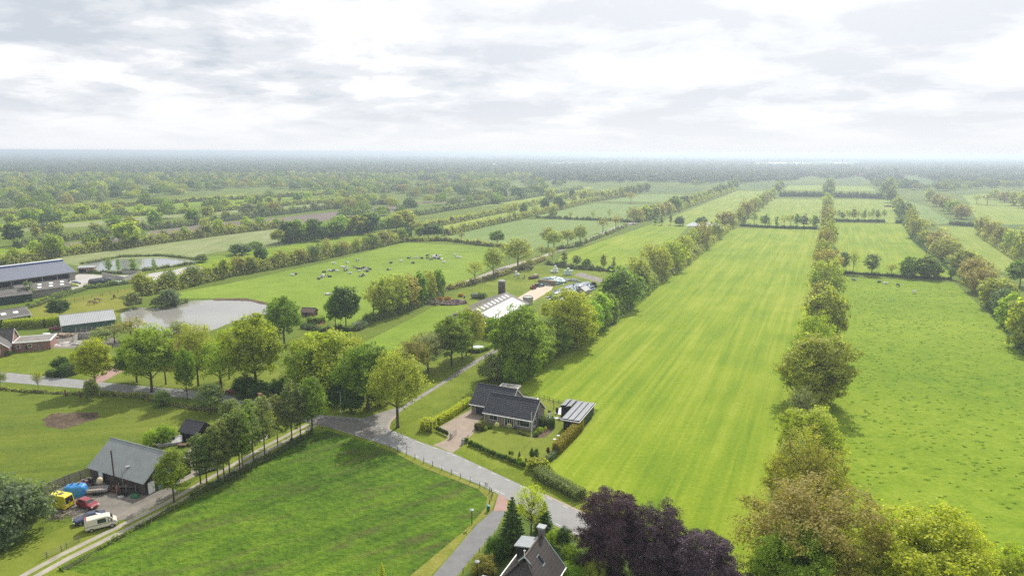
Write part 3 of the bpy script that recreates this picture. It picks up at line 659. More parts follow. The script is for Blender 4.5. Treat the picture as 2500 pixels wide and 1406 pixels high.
tree(1128, 877, 782, 60, 'thin', 'br', 'small bronze tree behind the dense green one by the farm road', g1)
tree(1138, 868, 757, 66, 'oak', 'lg', 'light green tree in front of the farm barn gable', g1)
tree(1153, 864, 745, 76, 'thin', 'ol', 'olive tree standing by the hedged little garden at the farm', g1)
tree(1198, 818, 776, 54, 'round', 'lg', 'light green bushy tree under the front corner of the farm barn', g1)
tree(1228, 828, 784, 50, 'round', 'g', 'green bushy tree between the farm barn wall and the big maple', g1)
g2 = 'trees along the back road'
tree(234, 951, 823, 84, 'oak', 'yg', 'round yellow green oak on the verge where the pink drive starts', g2)
tree(334, 933, 832, 90, 'oak', 'g', 'oak with a thick trunk on the lawn left of the twisted oak', g2)
tree(371, 956, 793, 122, 'oak', 'lg', 'tall bright oak with twisted trunk at the back road edge', g2)
tree(405, 938, 822, 70, 'thin', 'ol', 'dusky oak right of the twisted oak on the sunny lawn', g2)
tree(458, 977, 850, 50, 'oak', 'g', 'slender young tree on a thin stem at the road edge', g2)
tree(484, 941, 781, 92, 'thin', 'ol', 'pale spreading tree in front of the brown pond', g2)
tree(540, 948, 829, 122, 'thin', 'yg', 'yellow leaved tree above the parked red car', g2)
tree(626, 955, 772, 140, 'oak', 'yg', 'largest yellow green oak between the pond and the back road', g2)
tree(694, 838, 725, 92, 'oak', 'g', 'green oak at the right hand shore of the brown pond', g2)
tree(560, 925, 800, 60, 'thin', 'ol', 'olive tree half hidden behind the yellow tree by the pond', g2)
tree(321, 830, 775, 80, 'bare', 'br', 'brown leafless looking tree at the near pond shore', g2)
tree(280, 838, 790, 60, 'bare', 'pg', 'grey bare bush like tree beside the green shed', g2)
tree(440, 850, 782, 64, 'thin', 'pg', 'pale feathery tree at the near shore of the brown pond', g2)
tree(94, 951, 905, 26, 'bare', 'ol', 'thin young roadside tree on the verge left of the drive', g2)
tree(0, 945, 905, 36, 'thin', 'pg', 'pale rounded tree cut by the left edge at the back road', g2)
tree(146, 777, 731, 50, 'oak', 'dg', 'dark round crowned tree in the horse paddock', g2)
tree(845, 806, 699, 72, 'oak', 'dg', 'dark green twin stemmed tree at the corner of the cow pasture', g2)
tree(820, 808, 715, 46, 'oak', 'g', 'green tree leaning on the dark twin stemmed one', g2)
g3 = 'alders along the sandy lane'
al = [(425, 1226, 1096, 80, 'g', 'green'), (490, 1181, 1060, 66, 'gy', 'leaning grey'), (505, 1180, 1052, 60, 'gy', 'grey'), (533, 1179, 1030, 58, 'gy', 'slim grey'), (548, 1172, 1020, 58, 'gy', 'straight grey'),
      (561, 1159, 1010, 60, 'gy', 'tall grey'), (586, 1154, 985, 62, 'gy', 'twin grey'), (593, 1151, 990, 56, 'g', 'greener'), (620, 1136, 982, 60, 'gy', 'bushy grey'), (647, 1116, 962, 60, 'gy', 'drooping grey'),
      (678, 1086, 965, 54, 'gy', 'narrow grey'), (713, 1079, 930, 62, 'gy', 'high grey'), (734, 1072, 936, 56, 'gy', 'sparse grey'), (763, 1060, 917, 78, 'g', 'wide greenish')]
for i, (x, yb, yt, w, t_, s) in enumerate(al):
    tree(x, yb, yt, w, 'alder', t_, '%s alder, %s along the lane counted from the workshop barn' % (s, NUM[i]), g3)
tree(515, 1010, 932, 66, 'alder', 'gy', 'weeping grey green tree in front of the back road by the dark roof', g3)
tree(568, 1060, 970, 60, 'alder', 'gy', 'grey tree beside the dark roofed house behind the alders', g3)
tree(610, 1050, 975, 60, 'alder', 'g', 'green tree leaning over the dark roofed house', g3)
tree(225, 975, 922, 34, 'shrub', 'gy', 'grey green bush on the verge below the back road', 'verge bushes')
tree(398, 990, 952, 40, 'shrub', 'gy', 'grey green bush by the fence under the twisted oak', 'verge bushes')
tree(370, 1092, 1050, 40, 'shrub', 'lg', 'light green laurel behind the workshop barn', 'bushes at the barn')
tree(400, 1085, 1040, 48, 'shrub', 'g', 'green laurel between the barn ridge and the caravan', 'bushes at the barn')
tree(418, 1078, 1042, 36, 'shrub', 'lg', 'pale laurel next to the open black shed', 'bushes at the barn')
tree(10, 1310, 1172, 190, 'shrub', 'si', 'huge silvery willow bush at the left edge beside the yard', 'bushes at the barn')
tree(60, 1270, 1195, 90, 'shrub', 'si', 'smaller silvery bush leaning towards the yellow van', 'bushes at the barn')
tree(205, 870, 842, 30, 'shrub', 'dg', 'dark conifer bush by the clipped hedge above the back road', 'garden bushes')
tree(150, 905, 870, 40, 'shrub', 'dg', 'dark round bush left of the clipped hedge above the back road', 'garden bushes')
tree(250, 845, 800, 60, 'thin', 'pg', 'grey willow behind the ruined shed', 'garden bushes')
tree(600, 968, 915, 60, 'shrub', 'dg', 'dark bush right of the red parked car', 'garden bushes')
tree(640, 975, 930, 60, 'shrub', 'dg', 'dark undergrowth bush behind the picnic bench', 'garden bushes')
tree(820, 990, 925, 60, 'shrub', 'dg', 'dark bush filling the gap behind the street lamp', 'garden bushes')
tree(860, 1005, 950, 60, 'shrub', 'dg', 'dark bush at the foot of the crossroads oaks', 'garden bushes')
tree(930, 985, 940, 60, 'shrub', 'g', 'green bush between the crossroads oaks and the farm road', 'garden bushes')
tree(690, 968, 920, 60, 'shrub', 'dg', 'shady bush between the alders and the lawn', 'garden bushes')
tree(1208, 930, 865, 80, 'shrub', 'gy', 'grey dark bush in front of the big green maple', 'garden bushes')
tree(1250, 935, 870, 70, 'shrub', 'g', 'green bush under the big green maple', 'garden bushes')
tree(326, 753, 712, 42, 'shrub', 'gy', 'round willow bush on the far bank of the brown pond', 'pond bushes')
tree(415, 748, 704, 50, 'shrub', 'si', 'silvery willow bush on the island tongue of the pond', 'pond bushes')
tree(385, 750, 722, 34, 'shrub', 'gy', 'low willow bush left of the silvery pond willow', 'pond bushes')
tree(492, 640, 620, 34, 'shrub', 'gy', 'bush at the right end of the far pond', 'pond bushes')
tree(585, 622, 595, 54, 'shrub', 'dg', 'dark bush mound in the pale hay meadow', 'pond bushes')
tree(625, 605, 590, 40, 'shrub', 'g', 'green bush mound behind the dark one in the hay meadow', 'pond bushes')
for i, (x, w) in enumerate(((266, 12), (290, 7), (326, 14), (377, 9))):
    tree(x, 664, 630, w * 1.5, 'poplar', 'lg', '%s thin birch from the left in front of the far pond' % NUM[i], 'birches at the far pond')
tree(660, 845, 790, 60, 'shrub', 'pg', 'pale bush at the right shore of the brown pond', 'pond bushes')
tree(560, 860, 805, 70, 'shrub', 'lg', 'light green bush at the near shore of the pond', 'pond bushes')
tree(72, 732, 685, 26, 'poplar', 'gy', 'small grey tree in front of the tiled farm shed', 'garden bushes')
# trees behind the cow pasture corner
row('the tree group left of the farm', [(912, 778, 690, 60, 'ol', 'bare'), (940, 772, 672, 76, 'ol'), (970, 762, 668, 76, 'ol'), (995, 752, 668, 70, 'br'), (1022, 742, 668, 46, 'g', 'oak'), (1046, 732, 659, 46, 'ol'), (1069, 721, 656, 40, 'g', 'oak')], 'thin', 'tree group left of the farm')
g4 = 'single oaks along the pale farm lane'
for i, (x, yb, yt, w, t_, k, s) in enumerate([(1160, 690, 632, 48, 'ol', 'bare', 'small bare oak nearest the farm on the pale lane'), (1204, 676, 603, 56, 'ol', 'thin', 'twin trunked round oak on the pale lane'), (1264, 653, 580, 82, 'ol', 'thin', 'widest oak on the pale farm lane'),
        (1338, 604, 554, 44, 'br', 'thin', 'bronze oak behind the leaning one on the pale lane'), (1352, 610, 561, 48, 'ol', 'thin', 'leaning oak in the group of three on the pale lane'), (1386, 600, 559, 38, 'ol', 'thin', 'middle oak of the group of three on the pale lane'), (1416, 597, 548, 37, 'ol', 'thin', 'last oak of the group of three on the pale lane'),
        (1472, 569, 529, 36, 'br', 'bare', 'bare brown tree beside the pale lane'), (1503, 560, 524, 30, 'br', 'bare', 'second bare brown tree beside the pale lane'), (1546, 546, 505, 36, 'br', 'thin', 'brown oak where the pale lane meets the tree row'),
        (1214, 597, 563, 38, 'g', 'oak', 'round green tree in the gorse hedge behind the cows'), (1127, 589, 564, 20, 'pg', 'bare', 'small pale tree in the gorse hedge behind the cows'), (1294, 660, 628, 26, 'ol', 'bare', 'young tree right of the widest lane oak'), (1348, 640, 602, 22, 'ol', 'bare', 'small bare tree at the corner of the farmyard hedge'),
        (1323, 625, 598, 20, 'ol', 'bare', 'young bare tree on the lane past the widest oak')]):
    tree(x, yb, yt, w, k, t_, s, g4)
row('the hedge behind the farmyard', [(1378, 648, 612, 18, 'gy', 'poplar'), (1408, 652, 622, 26, 'gy', 'alder'), (1432, 656, 630, 22, 'g', 'shrub'), (1473, 658, 621, 18, 'ol', 'alder'), (1498, 660, 625, 12, 'ol', 'poplar')], 'alder', 'trees in the hedge behind the farmyard', 'left')
g5 = 'trees between the farm and the long mown field'
row('the row left of the long field', [(1272, 918, 748, 148, 'g', 'oak'), (1345, 866, 776, 100, 'g', 'oak'), (1312, 888, 792, 92, 'lg', 'oak'), (1388, 848, 708, 132, 'yg', 'oak'), (1420, 832, 742, 84, 'yg', 'oak'), (1440, 815, 728, 62, 'lg', 'oak'), (1462, 800, 716, 62, 'lg', 'oak'), (1483, 782, 716, 56, 'g', 'oak'), (1516, 752, 654, 102, 'g', 'oak'), (1552, 690, 622, 56, 'ol', 'bare'), (1585, 676, 588, 58, 'ol', 'bare'), (1560, 712, 640, 60, 'ol', 'oak'), (1612, 682, 600, 54, 'ol'), (1640, 660, 584, 66, 'yg', 'thin'), (1666, 640, 570, 46, 'ol'), (1690, 622, 555, 44, 'ol', 'bare'), (1712, 606, 541, 46, 'br'), (1745, 582, 539, 44, 'ol'), (1772, 556, 513, 50, 'br'), (1807, 542, 504, 26, 'ol'), (1822, 531, 487, 34, 'br')], 'thin', g5)
row('the row beyond the small pool', [(1835, 522, 482, 28, 'br'), (1846, 514, 478, 26, 'ol'), (1856, 507, 472, 26, 'ol'), (1866, 499, 468, 24, 'br'), (1876, 490, 464, 24, 'ol'), (1886, 483, 459, 24, 'ol'), (1898, 472, 446, 24, 'gy'), (1906, 462, 440, 22, 'gy')], 'thin', g5)
row('the row right of the long field', [(1930, 1500, 1300, 210, 'g', 'oak'), (2050, 1500, 1290, 150, 'ol', 'oak'), (1968, 1440, 1168, 345, 'rb'), (1960, 1295, 1060, 200, 'ol'), (1930, 1225, 1080, 90, 'si', 'shrub'), (1975, 1132, 1002, 158, 'yg', 'oak'), (1952, 1045, 945, 70, 'pg', 'bare'), (1985, 985, 816, 180, 'ol', 'oak'), (1985, 905, 767, 112, 'yg', 'thin'), (2012, 838, 704, 100, 'ol', 'oak'), (1998, 775, 687, 66, 'br'), (2012, 742, 632, 88, 'ol'), (2016, 684, 603, 64, 'br'), (2008, 650, 584, 46, 'ol')], 'thin', 'tree row right of the long mown field')
row('the distant row dividing the far fields', [(2010, 624, 558, 44, 'br'), (2022, 602, 542, 44, 'ol'), (2018, 578, 523, 34, 'ol'), (2018, 555, 506, 32, 'br'), (2018, 536, 496, 30, 'ol'), (2020, 520, 483, 28, 'ol'), (2020, 506, 472, 28, 'yg'), (2022, 486, 452, 30, 'gy'), (2022, 472, 442, 32, 'gy'), (2026, 458, 431, 24, 'gy')], 'thin', 'tree row right of the long mown field')
tree(2250, 1500, 1250, 320, 'round', 'yl', 'broad yellow flowering maple cut by the bottom edge', 'trees at the bottom right edge')
tree(2462, 1500, 1345, 130, 'oak', 'yg', 'yellow green tree top in the bottom right corner', 'trees at the bottom right edge')
row('the row right of the bumpy pasture', [(2510, 850, 716, 110, 'ol', 'oak'), (2462, 798, 718, 60, 'yg', 'oak'), (2445, 770, 702, 56, 'si'), (2432, 752, 679, 84, 'ol', 'oak'), (2394, 715, 654, 72, 'br'), (2376, 690, 628, 76, 'br'), (2350, 664, 610, 68, 'ol', 'oak'), (2308, 640, 578, 72, 'br'), (2292, 620, 561, 70, 'br'), (2257, 600, 558, 36, 'ol'), (2233, 580, 525, 44, 'ol'), (2258, 574, 534, 46, 'ol', 'bare'), (2222, 558, 505, 34, 'ol'), (2205, 532, 488, 40, 'gy'), (2190, 514, 478, 30, 'ol'), (2174, 495, 455, 34, 'gy'), (2166, 480, 436, 44, 'gy')], 'thin', 'tree row on the right of the bumpy pasture')
row('the far bronze row on the right', [(2347, 534, 497, 44, 'br'), (2324, 522, 486, 38, 'ol'), (2304, 514, 477, 32, 'br'), (2286, 504, 472, 30, 'br'), (2270, 490, 460, 30, 'ol')], 'thin', 'far bronze tree row on the right')
row('the diagonal hedgerow at the right edge', [(2490, 640, 560, 44, 'ol'), (2464, 618, 556, 36, 'ol'), (2440, 602, 545, 40, 'br'), (2416, 586, 533, 38, 'br'), (2394, 572, 526, 30, 'br')], 'thin', 'diagonal hedgerow at the right edge')
row('the far row at upper right', [(2500, 508, 466, 40, 'ol'), (2478, 502, 465, 34, 'ol'), (2452, 494, 466, 34, 'br'), (2428, 488, 462, 30, 'ol'), (2410, 500, 472, 30, 'br', 'bare'), (2384, 498, 474, 24, 'ol', 'bare')], 'thin', 'far row on the upper right edge')
tree(2490, 700, 636, 60, 'oak', 'g', 'green tree at the right edge behind the bumpy pasture row', 'trees at the right edge')
row('the hedge beyond the bumpy pasture', [(2059, 665, 612, 30, 'gy', 'alder'), (2082, 667, 607, 27, 'ol', 'bare'), (2127, 671, 617, 40, 'gy', 'alder'), (2176, 674, 641, 28, 'ol', 'bare'), (2216, 677, 625, 42, 'g', 'oak'), (2266, 679, 627, 62, 'g', 'oak'), (2322, 682, 652, 22, 'g', 'alder')], 'alder', 'trees in the hedge beyond the bumpy pasture', 'left')
row('the hedge ending the long field', [(1816, 551, 524, 14, 'gy', 'poplar'), (1841, 553, 519, 22, 'gy', 'bare'), (1867, 554, 523, 28, 'g', 'alder'), (1896, 556, 527, 12, 'g', 'poplar'), (1914, 556, 522, 24, 'ol', 'bare'), (1930, 557, 520, 24, 'ol', 'bare'), (1945, 557, 521, 18, 'g', 'alder'), (1962, 557, 523, 24, 'gy', 'alder'), (1988, 558, 525, 26, 'g', 'alder')], 'alder', 'trees in the hedge at the end of the long field', 'left')
row('the thin poplar row', [(2038 + 9.2 * i + (i * 5 % 4 - 1.5), 540 + .1 * i, 507 + (i * 7 % 5) * 2.2, 9 + (i * 3 % 4) * 2, ('ol', 'gy', 'pg')[i % 3], ('bare', 'alder', 'bare')[i * 5 % 3]) for i in range(14)], 'poplar', 'thin poplars across the field', 'left')
row('the hedge by the small pool', [(1600, 549, 530, 10, 'gy', 'poplar'), (1615, 550, 528, 12, 'gy', 'poplar'), (1637, 549, 522, 10, 'gy', 'poplar'), (1658, 551, 528, 26, 'si', 'shrub'), (1712, 552, 530, 30, 'dg', 'shrub')], 'poplar', 'plants by the small pool', 'left')
row('the hedgerow beyond the pale green meadow', [(1244, 537, 500, 24, 'ol', 'bare'), (1256, 536, 492, 30, 'ol', 'bare'), (1278, 526, 494, 24, 'g', 'oak'), (1306, 532, 495, 24, 'pg', 'bare'), (1330, 517, 483, 24, 'dg', 'oak'), (1350, 532, 499, 24, 'ol'), (1364, 511, 479, 28, 'dg', 'oak'), (1342, 492, 457, 30, 'ol'), (1402, 499, 475, 18, 'ol'), (1396, 487, 462, 16, 'dg', 'oak'), (1382, 490, 468, 16, 'ol'), (1393, 536, 516, 12, 'br', 'bare'), (1447, 536, 513, 14, 'ol', 'bare'), (1487, 534, 510, 14, 'ol', 'bare'), (1540, 497, 469, 22, 'br', 'bare')], 'thin', 'scattered trees in the hedges beyond the farm', 'left')
row('the hedgerow left of the tree lane', [(1424, 492, 461, 28, 'ol'), (1440, 490, 465, 22, 'ol'), (1455, 488, 464, 22, 'ol'), (1470, 487, 462, 22, 'ol'), (1484, 485, 461, 22, 'ol'), (1500, 483, 459, 20, 'ol'), (1516, 481, 456, 22, 'ol'), (1530, 478, 452, 22, 'gy'), (1546, 476, 450, 24, 'gy'), (1562, 472, 446, 22, 'gy'), (1578, 468, 444, 24, 'gy')], 'thin', 'hedgerow running off left of the tree lane')
row('the lane beside the mown strip', [(1556, 541, 505, 30, 'br'), (1576, 536, 500, 36, 'yg', 'oak'), (1594, 533, 500, 36, 'ol', 'oak'), (1612, 527, 495, 30, 'br'), (1628, 522, 488, 34, 'br'), (1646, 515, 478, 38, 'g', 'oak'), (1672, 505, 476, 28, 'gy', 'oak'), (1692, 498, 472, 24, 'ol'), (1706, 493, 470, 22, 'ol'), (1720, 488, 467, 22, 'ol'), (1734, 482, 460, 24, 'ol'), (1748, 477, 452, 26, 'gy'), (1764, 472, 446, 26, 'gy'), (1780, 467, 442, 24, 'gy'), (1794, 462, 436, 24, 'gy')], 'thin', 'tree lane beside the far mown strip')
# purple beeches and conifers at the tiled roof house
g6 = 'copper beeches beside the tiled roof house'
tree(1490, 1395, 1194, 172, 'beech', 'pu', 'tallest copper beech, hanging over the road', g6)
tree(1604, 1425, 1240, 168, 'beech', 'pu', 'middle copper beech with dark purple leaves', g6)
tree(1712, 1470, 1302, 195, 'beech', 'pu', 'lower copper beech at the bottom edge right of the others', g6)
tree(1250, 1342, 1211, 84, 'conifer', 'dg', 'dark spruce in front of the side road', 'garden trees of the tiled roof house')
tree(1328, 1305, 1222, 60, 'conifer', 'dg', 'smaller dark spruce behind the yellow green larch', 'garden trees of the tiled roof house')
tree(1296, 1322, 1180, 84, 'bare', 'yl', 'yellow green larch between the two spruces', 'garden trees of the tiled roof house')
tree(1318, 1300, 1270, 26, 'shrub', 'or_', 'small orange bush beside the chimney', 'garden trees of the tiled roof house')
tree(1377, 1345, 1284, 42, 'alder', 'dg', 'small clipped dark tree right of the tiled roof', 'garden trees of the tiled roof house')
tree(1352, 1335, 1296, 46, 'shrub', 'lg', 'light green shrub behind the tiled roof', 'garden trees of the tiled roof house')
tree(1395, 1365, 1330, 50, 'shrub', 'g', 'green shrub under the copper beeches', 'garden trees of the tiled roof house')
tree(1430, 1400, 1355, 70, 'shrub', 'dg', 'dark shrub right of the garden path', 'garden trees of the tiled roof house')
tree(1398, 1440, 1380, 70, 'shrub', 'g', 'green shrub at the bottom beside the path', 'garden trees of the tiled roof house')
tree(1450, 1440, 1370, 60, 'shrub', 'ol', 'olive shrub at the bottom under the beeches', 'garden trees of the tiled roof house')
tree(1212, 1370, 1310, 60, 'shrub', 'dg', 'dark garden shrub left of the tiled roof', 'garden trees of the tiled roof house')
tree(1180, 1400, 1358, 66, 'shrub', 'br', 'brownish garden shrub near the lamp hood', 'garden trees of the tiled roof house')
tree(935, 1450, 1372, 40, 'conifer', 'yl', 'golden conifer tip at the bottom edge of the dark meadow', 'garden trees of the tiled roof house')

# ------------------------------------------------------------------ hedgerows on the left, one tree at a time
def rowtrees(path, n, h, desc, kinds, tints, group, seed, spread=5.0, wr=(.75, 1.05)):
    rn = random.Random(seed); P = [G(x, y) for x, y in path]; seg = [(b - a).length for a, b in zip(P[:-1], P[1:])]; L = sum(seg)
    cn = {'yg': 'yellow green', 'g': 'green', 'dg': 'dark green', 'ol': 'olive', 'br': 'bronze', 'gy': 'grey green', 'lg': 'light green', 'pg': 'pale'}
    for i in range(n):
        s = L * (i + .5 + rn.uniform(-.32, .32)) / n; k = 0
        while k < len(seg) - 1 and s > seg[k]: s -= seg[k]; k += 1
        t = (P[k + 1] - P[k]).normalized(); p = P[k] + t * s + Vector((-t.y, t.x, 0)) * rn.uniform(-spread, spread)
        hh = h * rn.uniform(.7, 1.2); kd = rn.choice(kinds); tt = rn.choice(tints)
        w = hh * rn.uniform(*wr) * (.6 if kd in ('alder',) else .3 if kd == 'poplar' else 1)
        plant(p, hh, w, kd, tt, '%s %s, %s from left in %s' % (cn[tt], {'alder': 'alder', 'bare': 'half bare tree', 'shrub': 'bush'}.get(kd, 'oak'), NUM[i], desc), group)
OAK = ['airy', 'round', 'oak', 'thin', 'bare', 'alder']
H1 = [(340, 722), (430, 705), (560, 673), (640, 660), (760, 637), (860, 615), (985, 589)]
rowtrees(H1, 20, 8.6, 'the hedgerow above the cow pasture', OAK, ['ol', 'yg', 'g', 'gy', 'br'], 'hedgerow above the cow pasture', 1, 2)
tree(638, 657, 603, 34, 'oak', 'dg', 'tall dark tree standing out of the hedgerow above the cow pasture', 'hedgerow above the cow pasture')
tree(797, 628, 580, 34, 'bare', 'br', 'brown half bare tree standing out of the hedgerow above the cow pasture', 'hedgerow above the cow pasture')
rowtrees([(690, 600), (780, 585), (880, 570), (985, 560)], 20, 13, 'the copse right of the hay meadow', ['oak', 'alder', 'oak', 'thin'], ['g', 'gy', 'ol', 'g', 'dg'], 'copse right of the hay meadow', 2, 9)
rowtrees([(985, 585), (1080, 582)], 4, 9, 'the dark corner copse behind the cows', ['oak', 'shrub'], ['dg', 'g'], 'corner copse behind the cows', 3, 3)
rowtrees([(10, 645), (150, 622), (250, 610), (330, 600), (490, 578), (690, 553)], 15, 9, 'the hedgerow above the hay meadow', OAK + ['shrub'], ['yg', 'ol', 'g', 'br', 'pg'], 'hedgerow above the hay meadow', 4, 2)
tree(313, 604, 541, 66, 'oak', 'yg', 'broad spreading oak before the ploughed strip', 'hedgerow above the hay meadow')
tree(504, 579, 528, 34, 'bare', 'ol', 'tall bare tree on the edge of the ploughed strip', 'hedgerow above the hay meadow')
tree(134, 628, 574, 44, 'oak', 'yg', 'yellow green oak behind the long blue grey barn', 'hedgerow above the hay meadow')
tree(36, 600, 548, 48, 'oak', 'dg', 'dark round tree at the left edge above the barns', 'hedgerow above the hay meadow')
rowtrees([(60, 600), (160, 583), (330, 562), (430, 552), (600, 533), (800, 510), (960, 495)], 20, 12, 'the hedgerow above the ploughed strip', OAK, ['ol', 'g', 'gy', 'yg', 'br'], 'hedgerow above the ploughed strip', 5, 3)
rowtrees([(0, 562), (150, 540), (330, 524), (500, 517), (640, 505), (830, 490)], 20, 12, 'the second hedgerow above the ploughed strip', OAK, ['yg', 'ol', 'g', 'yg'], 'second hedgerow above the ploughed strip', 6, 3)
# ------------------------------------------------------------------ hedges
def wild(px, w, h, tint, label, leaf=.5, dens=1.6, seed=0, wl=.8): return hedge('wild_hedge', px, w, h, tint, label, 'hedgerow', wl, leaf * .8, dens * 2.4, 'field hedges', seed=seed)
wild(H1, 6, 5.0, 'ol', 'thick bushy hedge along the upper side of the cow pasture', .55, 2.4)
wild([(10, 648), (150, 625), (330, 602), (490, 580), (690, 555)], 6, 4.6, 'ol', 'bushy hedge along the upper side of the hay meadow', .6, 1.6, 1)
wild([(40, 606), (160, 588), (330, 565), (430, 555), (600, 534), (800, 511), (960, 496)], 6, 4.2, 'gy', 'bushy hedge along the upper side of the ploughed strip', .7, 1.3, 2)
wild([(0, 566), (150, 543), (330, 527), (500, 519), (640, 507), (830, 492)], 6, 4, 'yg', 'yellow green hedge two strips above the ploughed land', .8, 1.0, 3)
wild([(985, 590), (1090, 588), (1190, 601), (1240, 605)], 3, 2.4, 'ol', 'hedge with gorse behind the lying cows', .5, 1.6, 4)
wild([(1090, 575), (1180, 553), (1260, 537), (1330, 520), (1440, 493), (1540, 478)], 5, 4, 'ol', 'hedge on the far side of the pale green meadow', .8, 1.0, 5)
wild([(1310, 532), (1400, 536), (1490, 539), (1540, 543)], 3, 2.2, 'gy', 'low hedge crossing between two pale green fields', .7, 1.0, 6)
wild([(1360, 610), (1400, 604), (1470, 578), (1530, 553)], 2.2, 1.8, 'gy', 'row of low bushes on the right side of the pale lane', .5, 1.6, 7, 1.2)
wild([(1080, 712), (1150, 694), (1240, 668), (1330, 634)], 3.5, 1.8, 'br', 'rough brown scrub beside the pale lane', .4, 2.0, 8)
wild([(1335, 645), (1400, 656), (1500, 663)], 3.5, 2.2, 'gy', 'hedge of bushes behind the silage bales', .4, 2.0, 9)
wild([(1240, 935), (1345, 868), (1400, 840), (1490, 785), (1590, 700)], 5.5, 4.6, 'g', 'undergrowth hedge below the trees left of the long field', .35, 2.2, 10)
wild([(1590, 700), (1660, 655), (1745, 587), (1790, 552), (1835, 522), (1890, 480)], 4.5, 3.0, 'ol', 'far undergrowth hedge below the trees left of the long field', .5, 1.4, 11)
wild([(2052, 667), (2130, 672), (2200, 677), (2322, 683)], 1.6, 1.3, 'dg', 'low dark hedge across the far side of the bumpy pasture', .35, 3, 12, .4)
wild([(1806, 552), (1900, 557), (1994, 559)], 1.8, 1.8, 'dg', 'low dark hedge across the end of the long field', .5, 2, 13, .4)
wild([(2034, 541), (2160, 543)], 1.6, 2.2, 'dg', 'low dark hedge at the foot of the thin poplars', .5, 2, 14, .4)
wild([(2188, 545), (2202, 545)], 3, 3.5, 'dg', 'short dark bush block right of the thin poplars', .5, 2, 15, .2)
wild([(1905, 480), (1960, 480), (2010, 481)], 6, 6.5, 'gy', 'tall grey hedge left of the far tree row', .9, 1.2, 16, .4)
wild([(2036, 482), (2100, 483), (2160, 486)], 6, 6.5, 'gy', 'tall grey hedge right of the far tree row', .9, 1.2, 17, .4)
wild([(2320, 548), (2345, 551), (2380, 553)], 4, 3.5, 'gy', 'grey willow hedge at the end of the bronze row', .5, 1.6, 18, .3)
wild([(1975, 1150), (1990, 1000), (2000, 860), (2005, 760)], 3.5, 2.2, 'ol', 'undergrowth along the fence right of the long field', .3, 2.2, 19)
wild([(2005, 760), (2012, 680), (2016, 600), (2020, 520)], 4, 2.6, 'ol', 'far undergrowth along the tree row right of the long field', .45, 1.4, 20)
wild([(2520, 870), (2440, 765), (2360, 680), (2300, 640), (2240, 590), (2190, 515)], 5, 3.0, 'dg', 'undergrowth below the tree row right of the bumpy pasture', .5, 1.4, 21)
wild([(2500, 648), (2440, 606), (2390, 574)], 4, 3.0, 'ol', 'undergrowth of the diagonal hedgerow at the right edge', .5, 1.6, 22)
wild([(1556, 543), (1650, 516), (1720, 490), (1795, 464)], 5, 4, 'ol', 'undergrowth of the tree lane beside the far mown strip', .8, 1.2, 23)
wild([(895, 786), (960, 768), (1020, 748), (1075, 724)], 4, 2.6, 'g', 'undergrowth below the tree group left of the farm', .35, 2.4, 24)
wild([(740, 800), (800, 812), (870, 808), (900, 790)], 3, 1.8, 'dg', 'scrub along the near edge of the cow pasture corner', .3, 2.5, 25)
wild([(470, 1212), (560, 1170), (650, 1122), (700, 1092), (760, 1060)], 1.6, .9, 'dg', 'low scrub on the ditch bank under the alders', .22, 5, 26, .9)
wild([(150, 1392), (300, 1308), (425, 1240), (470, 1215)], 1.2, .45, 'g', 'rank grass bank along the lane below the yard', .2, 5, 27, .9)
wild([(320, 966), (400, 985), (480, 998), (555, 1005)], 2.0, .9, 'ol', 'rough growth along the ditch between road and left pasture', .22, 4, 28, .9)
wild([(-60, 945), (60, 956), (180, 962), (320, 968)], 1.6, .6, 'ol', 'long grass along the fence of the left pasture', .22, 4, 29, .9)
wild([(20, 770), (110, 738), (210, 706), (330, 690)], 3, 1.6, 'g', 'rank bank between the farm sheds and the paddock', .3, 2.4, 30)
wild([(215, 666), (300, 668), (400, 655), (470, 645)], 2.5, 1.4, 'gy', 'reeds on the near side of the far pond', .35, 2.2, 31)
wild([(200, 645), (300, 627), (400, 625), (480, 634)], 3, 1.2, 'gy', 'reeds on the far side of the far pond', .35, 2.0, 32, .4)
wild([(395, 755), (420, 748), (455, 738)], 3, 1.2, 'gy', 'reeds on the tongue of land in the brown pond', .3, 3, 33)
wild([(700, 592), (790, 578), (890, 563), (985, 552)], 12, 6.5, 'g', 'bushy lower storey of the copse right of the hay meadow', .7, 1.6, 34)
wild([(0, 530), (200, 512), (420, 496), (640, 484), (880, 472)], 6, 4.5, 'ol', 'tall bushy hedge in front of the far woods on the left', .9, .8, 35)
wild([(1000, 562), (1090, 548), (1240, 516), (1330, 494), (1440, 470)], 5, 4, 'ol', 'bushy hedge along the narrow bright strip in the middle distance', .8, .9, 36)
wild([(985, 532), (1120, 510), (1250, 490), (1420, 462)], 5, 4, 'gy', 'second bushy hedge along the narrow strips in the middle distance', .9, .8, 37)
clip_ = lambda px, w, h, t, label, leaf=.13, dens=70, **k: hedge('clipped_hedge', px, w, h, t, label, 'hedge', 0, leaf, dens, 'clipped garden hedges', **k)
clip_([(1068, 1035), (1095, 1020), (1118, 1005), (1146, 986)], 1.5, 1.6, (.55, .58, .03), 'sunny yellow green hedge on the left of the driveway')
clip_([(1031, 1047), (1061, 1050)], 2.6, 2.3, (.55, .58, .03), 'round yellow green hedge block at the driveway end')
clip_([(1357, 1108), (1381, 1084), (1404, 1060), (1416, 1047)], 1.5, 2.2, (.34, .28, .02), 'tall golden hedge in front of the carport')
clip_([(1322, 1038), (1336, 1041), (1351, 1040)], 2.0, 2.0, 'dg', 'dark green hedge block at the bungalow corner')
clip_([(1318, 1160), (1340, 1178), (1380, 1197), (1417, 1220)], 2.3, 1.7, 'gy', 'broad clipped hedge between the road and the long field')
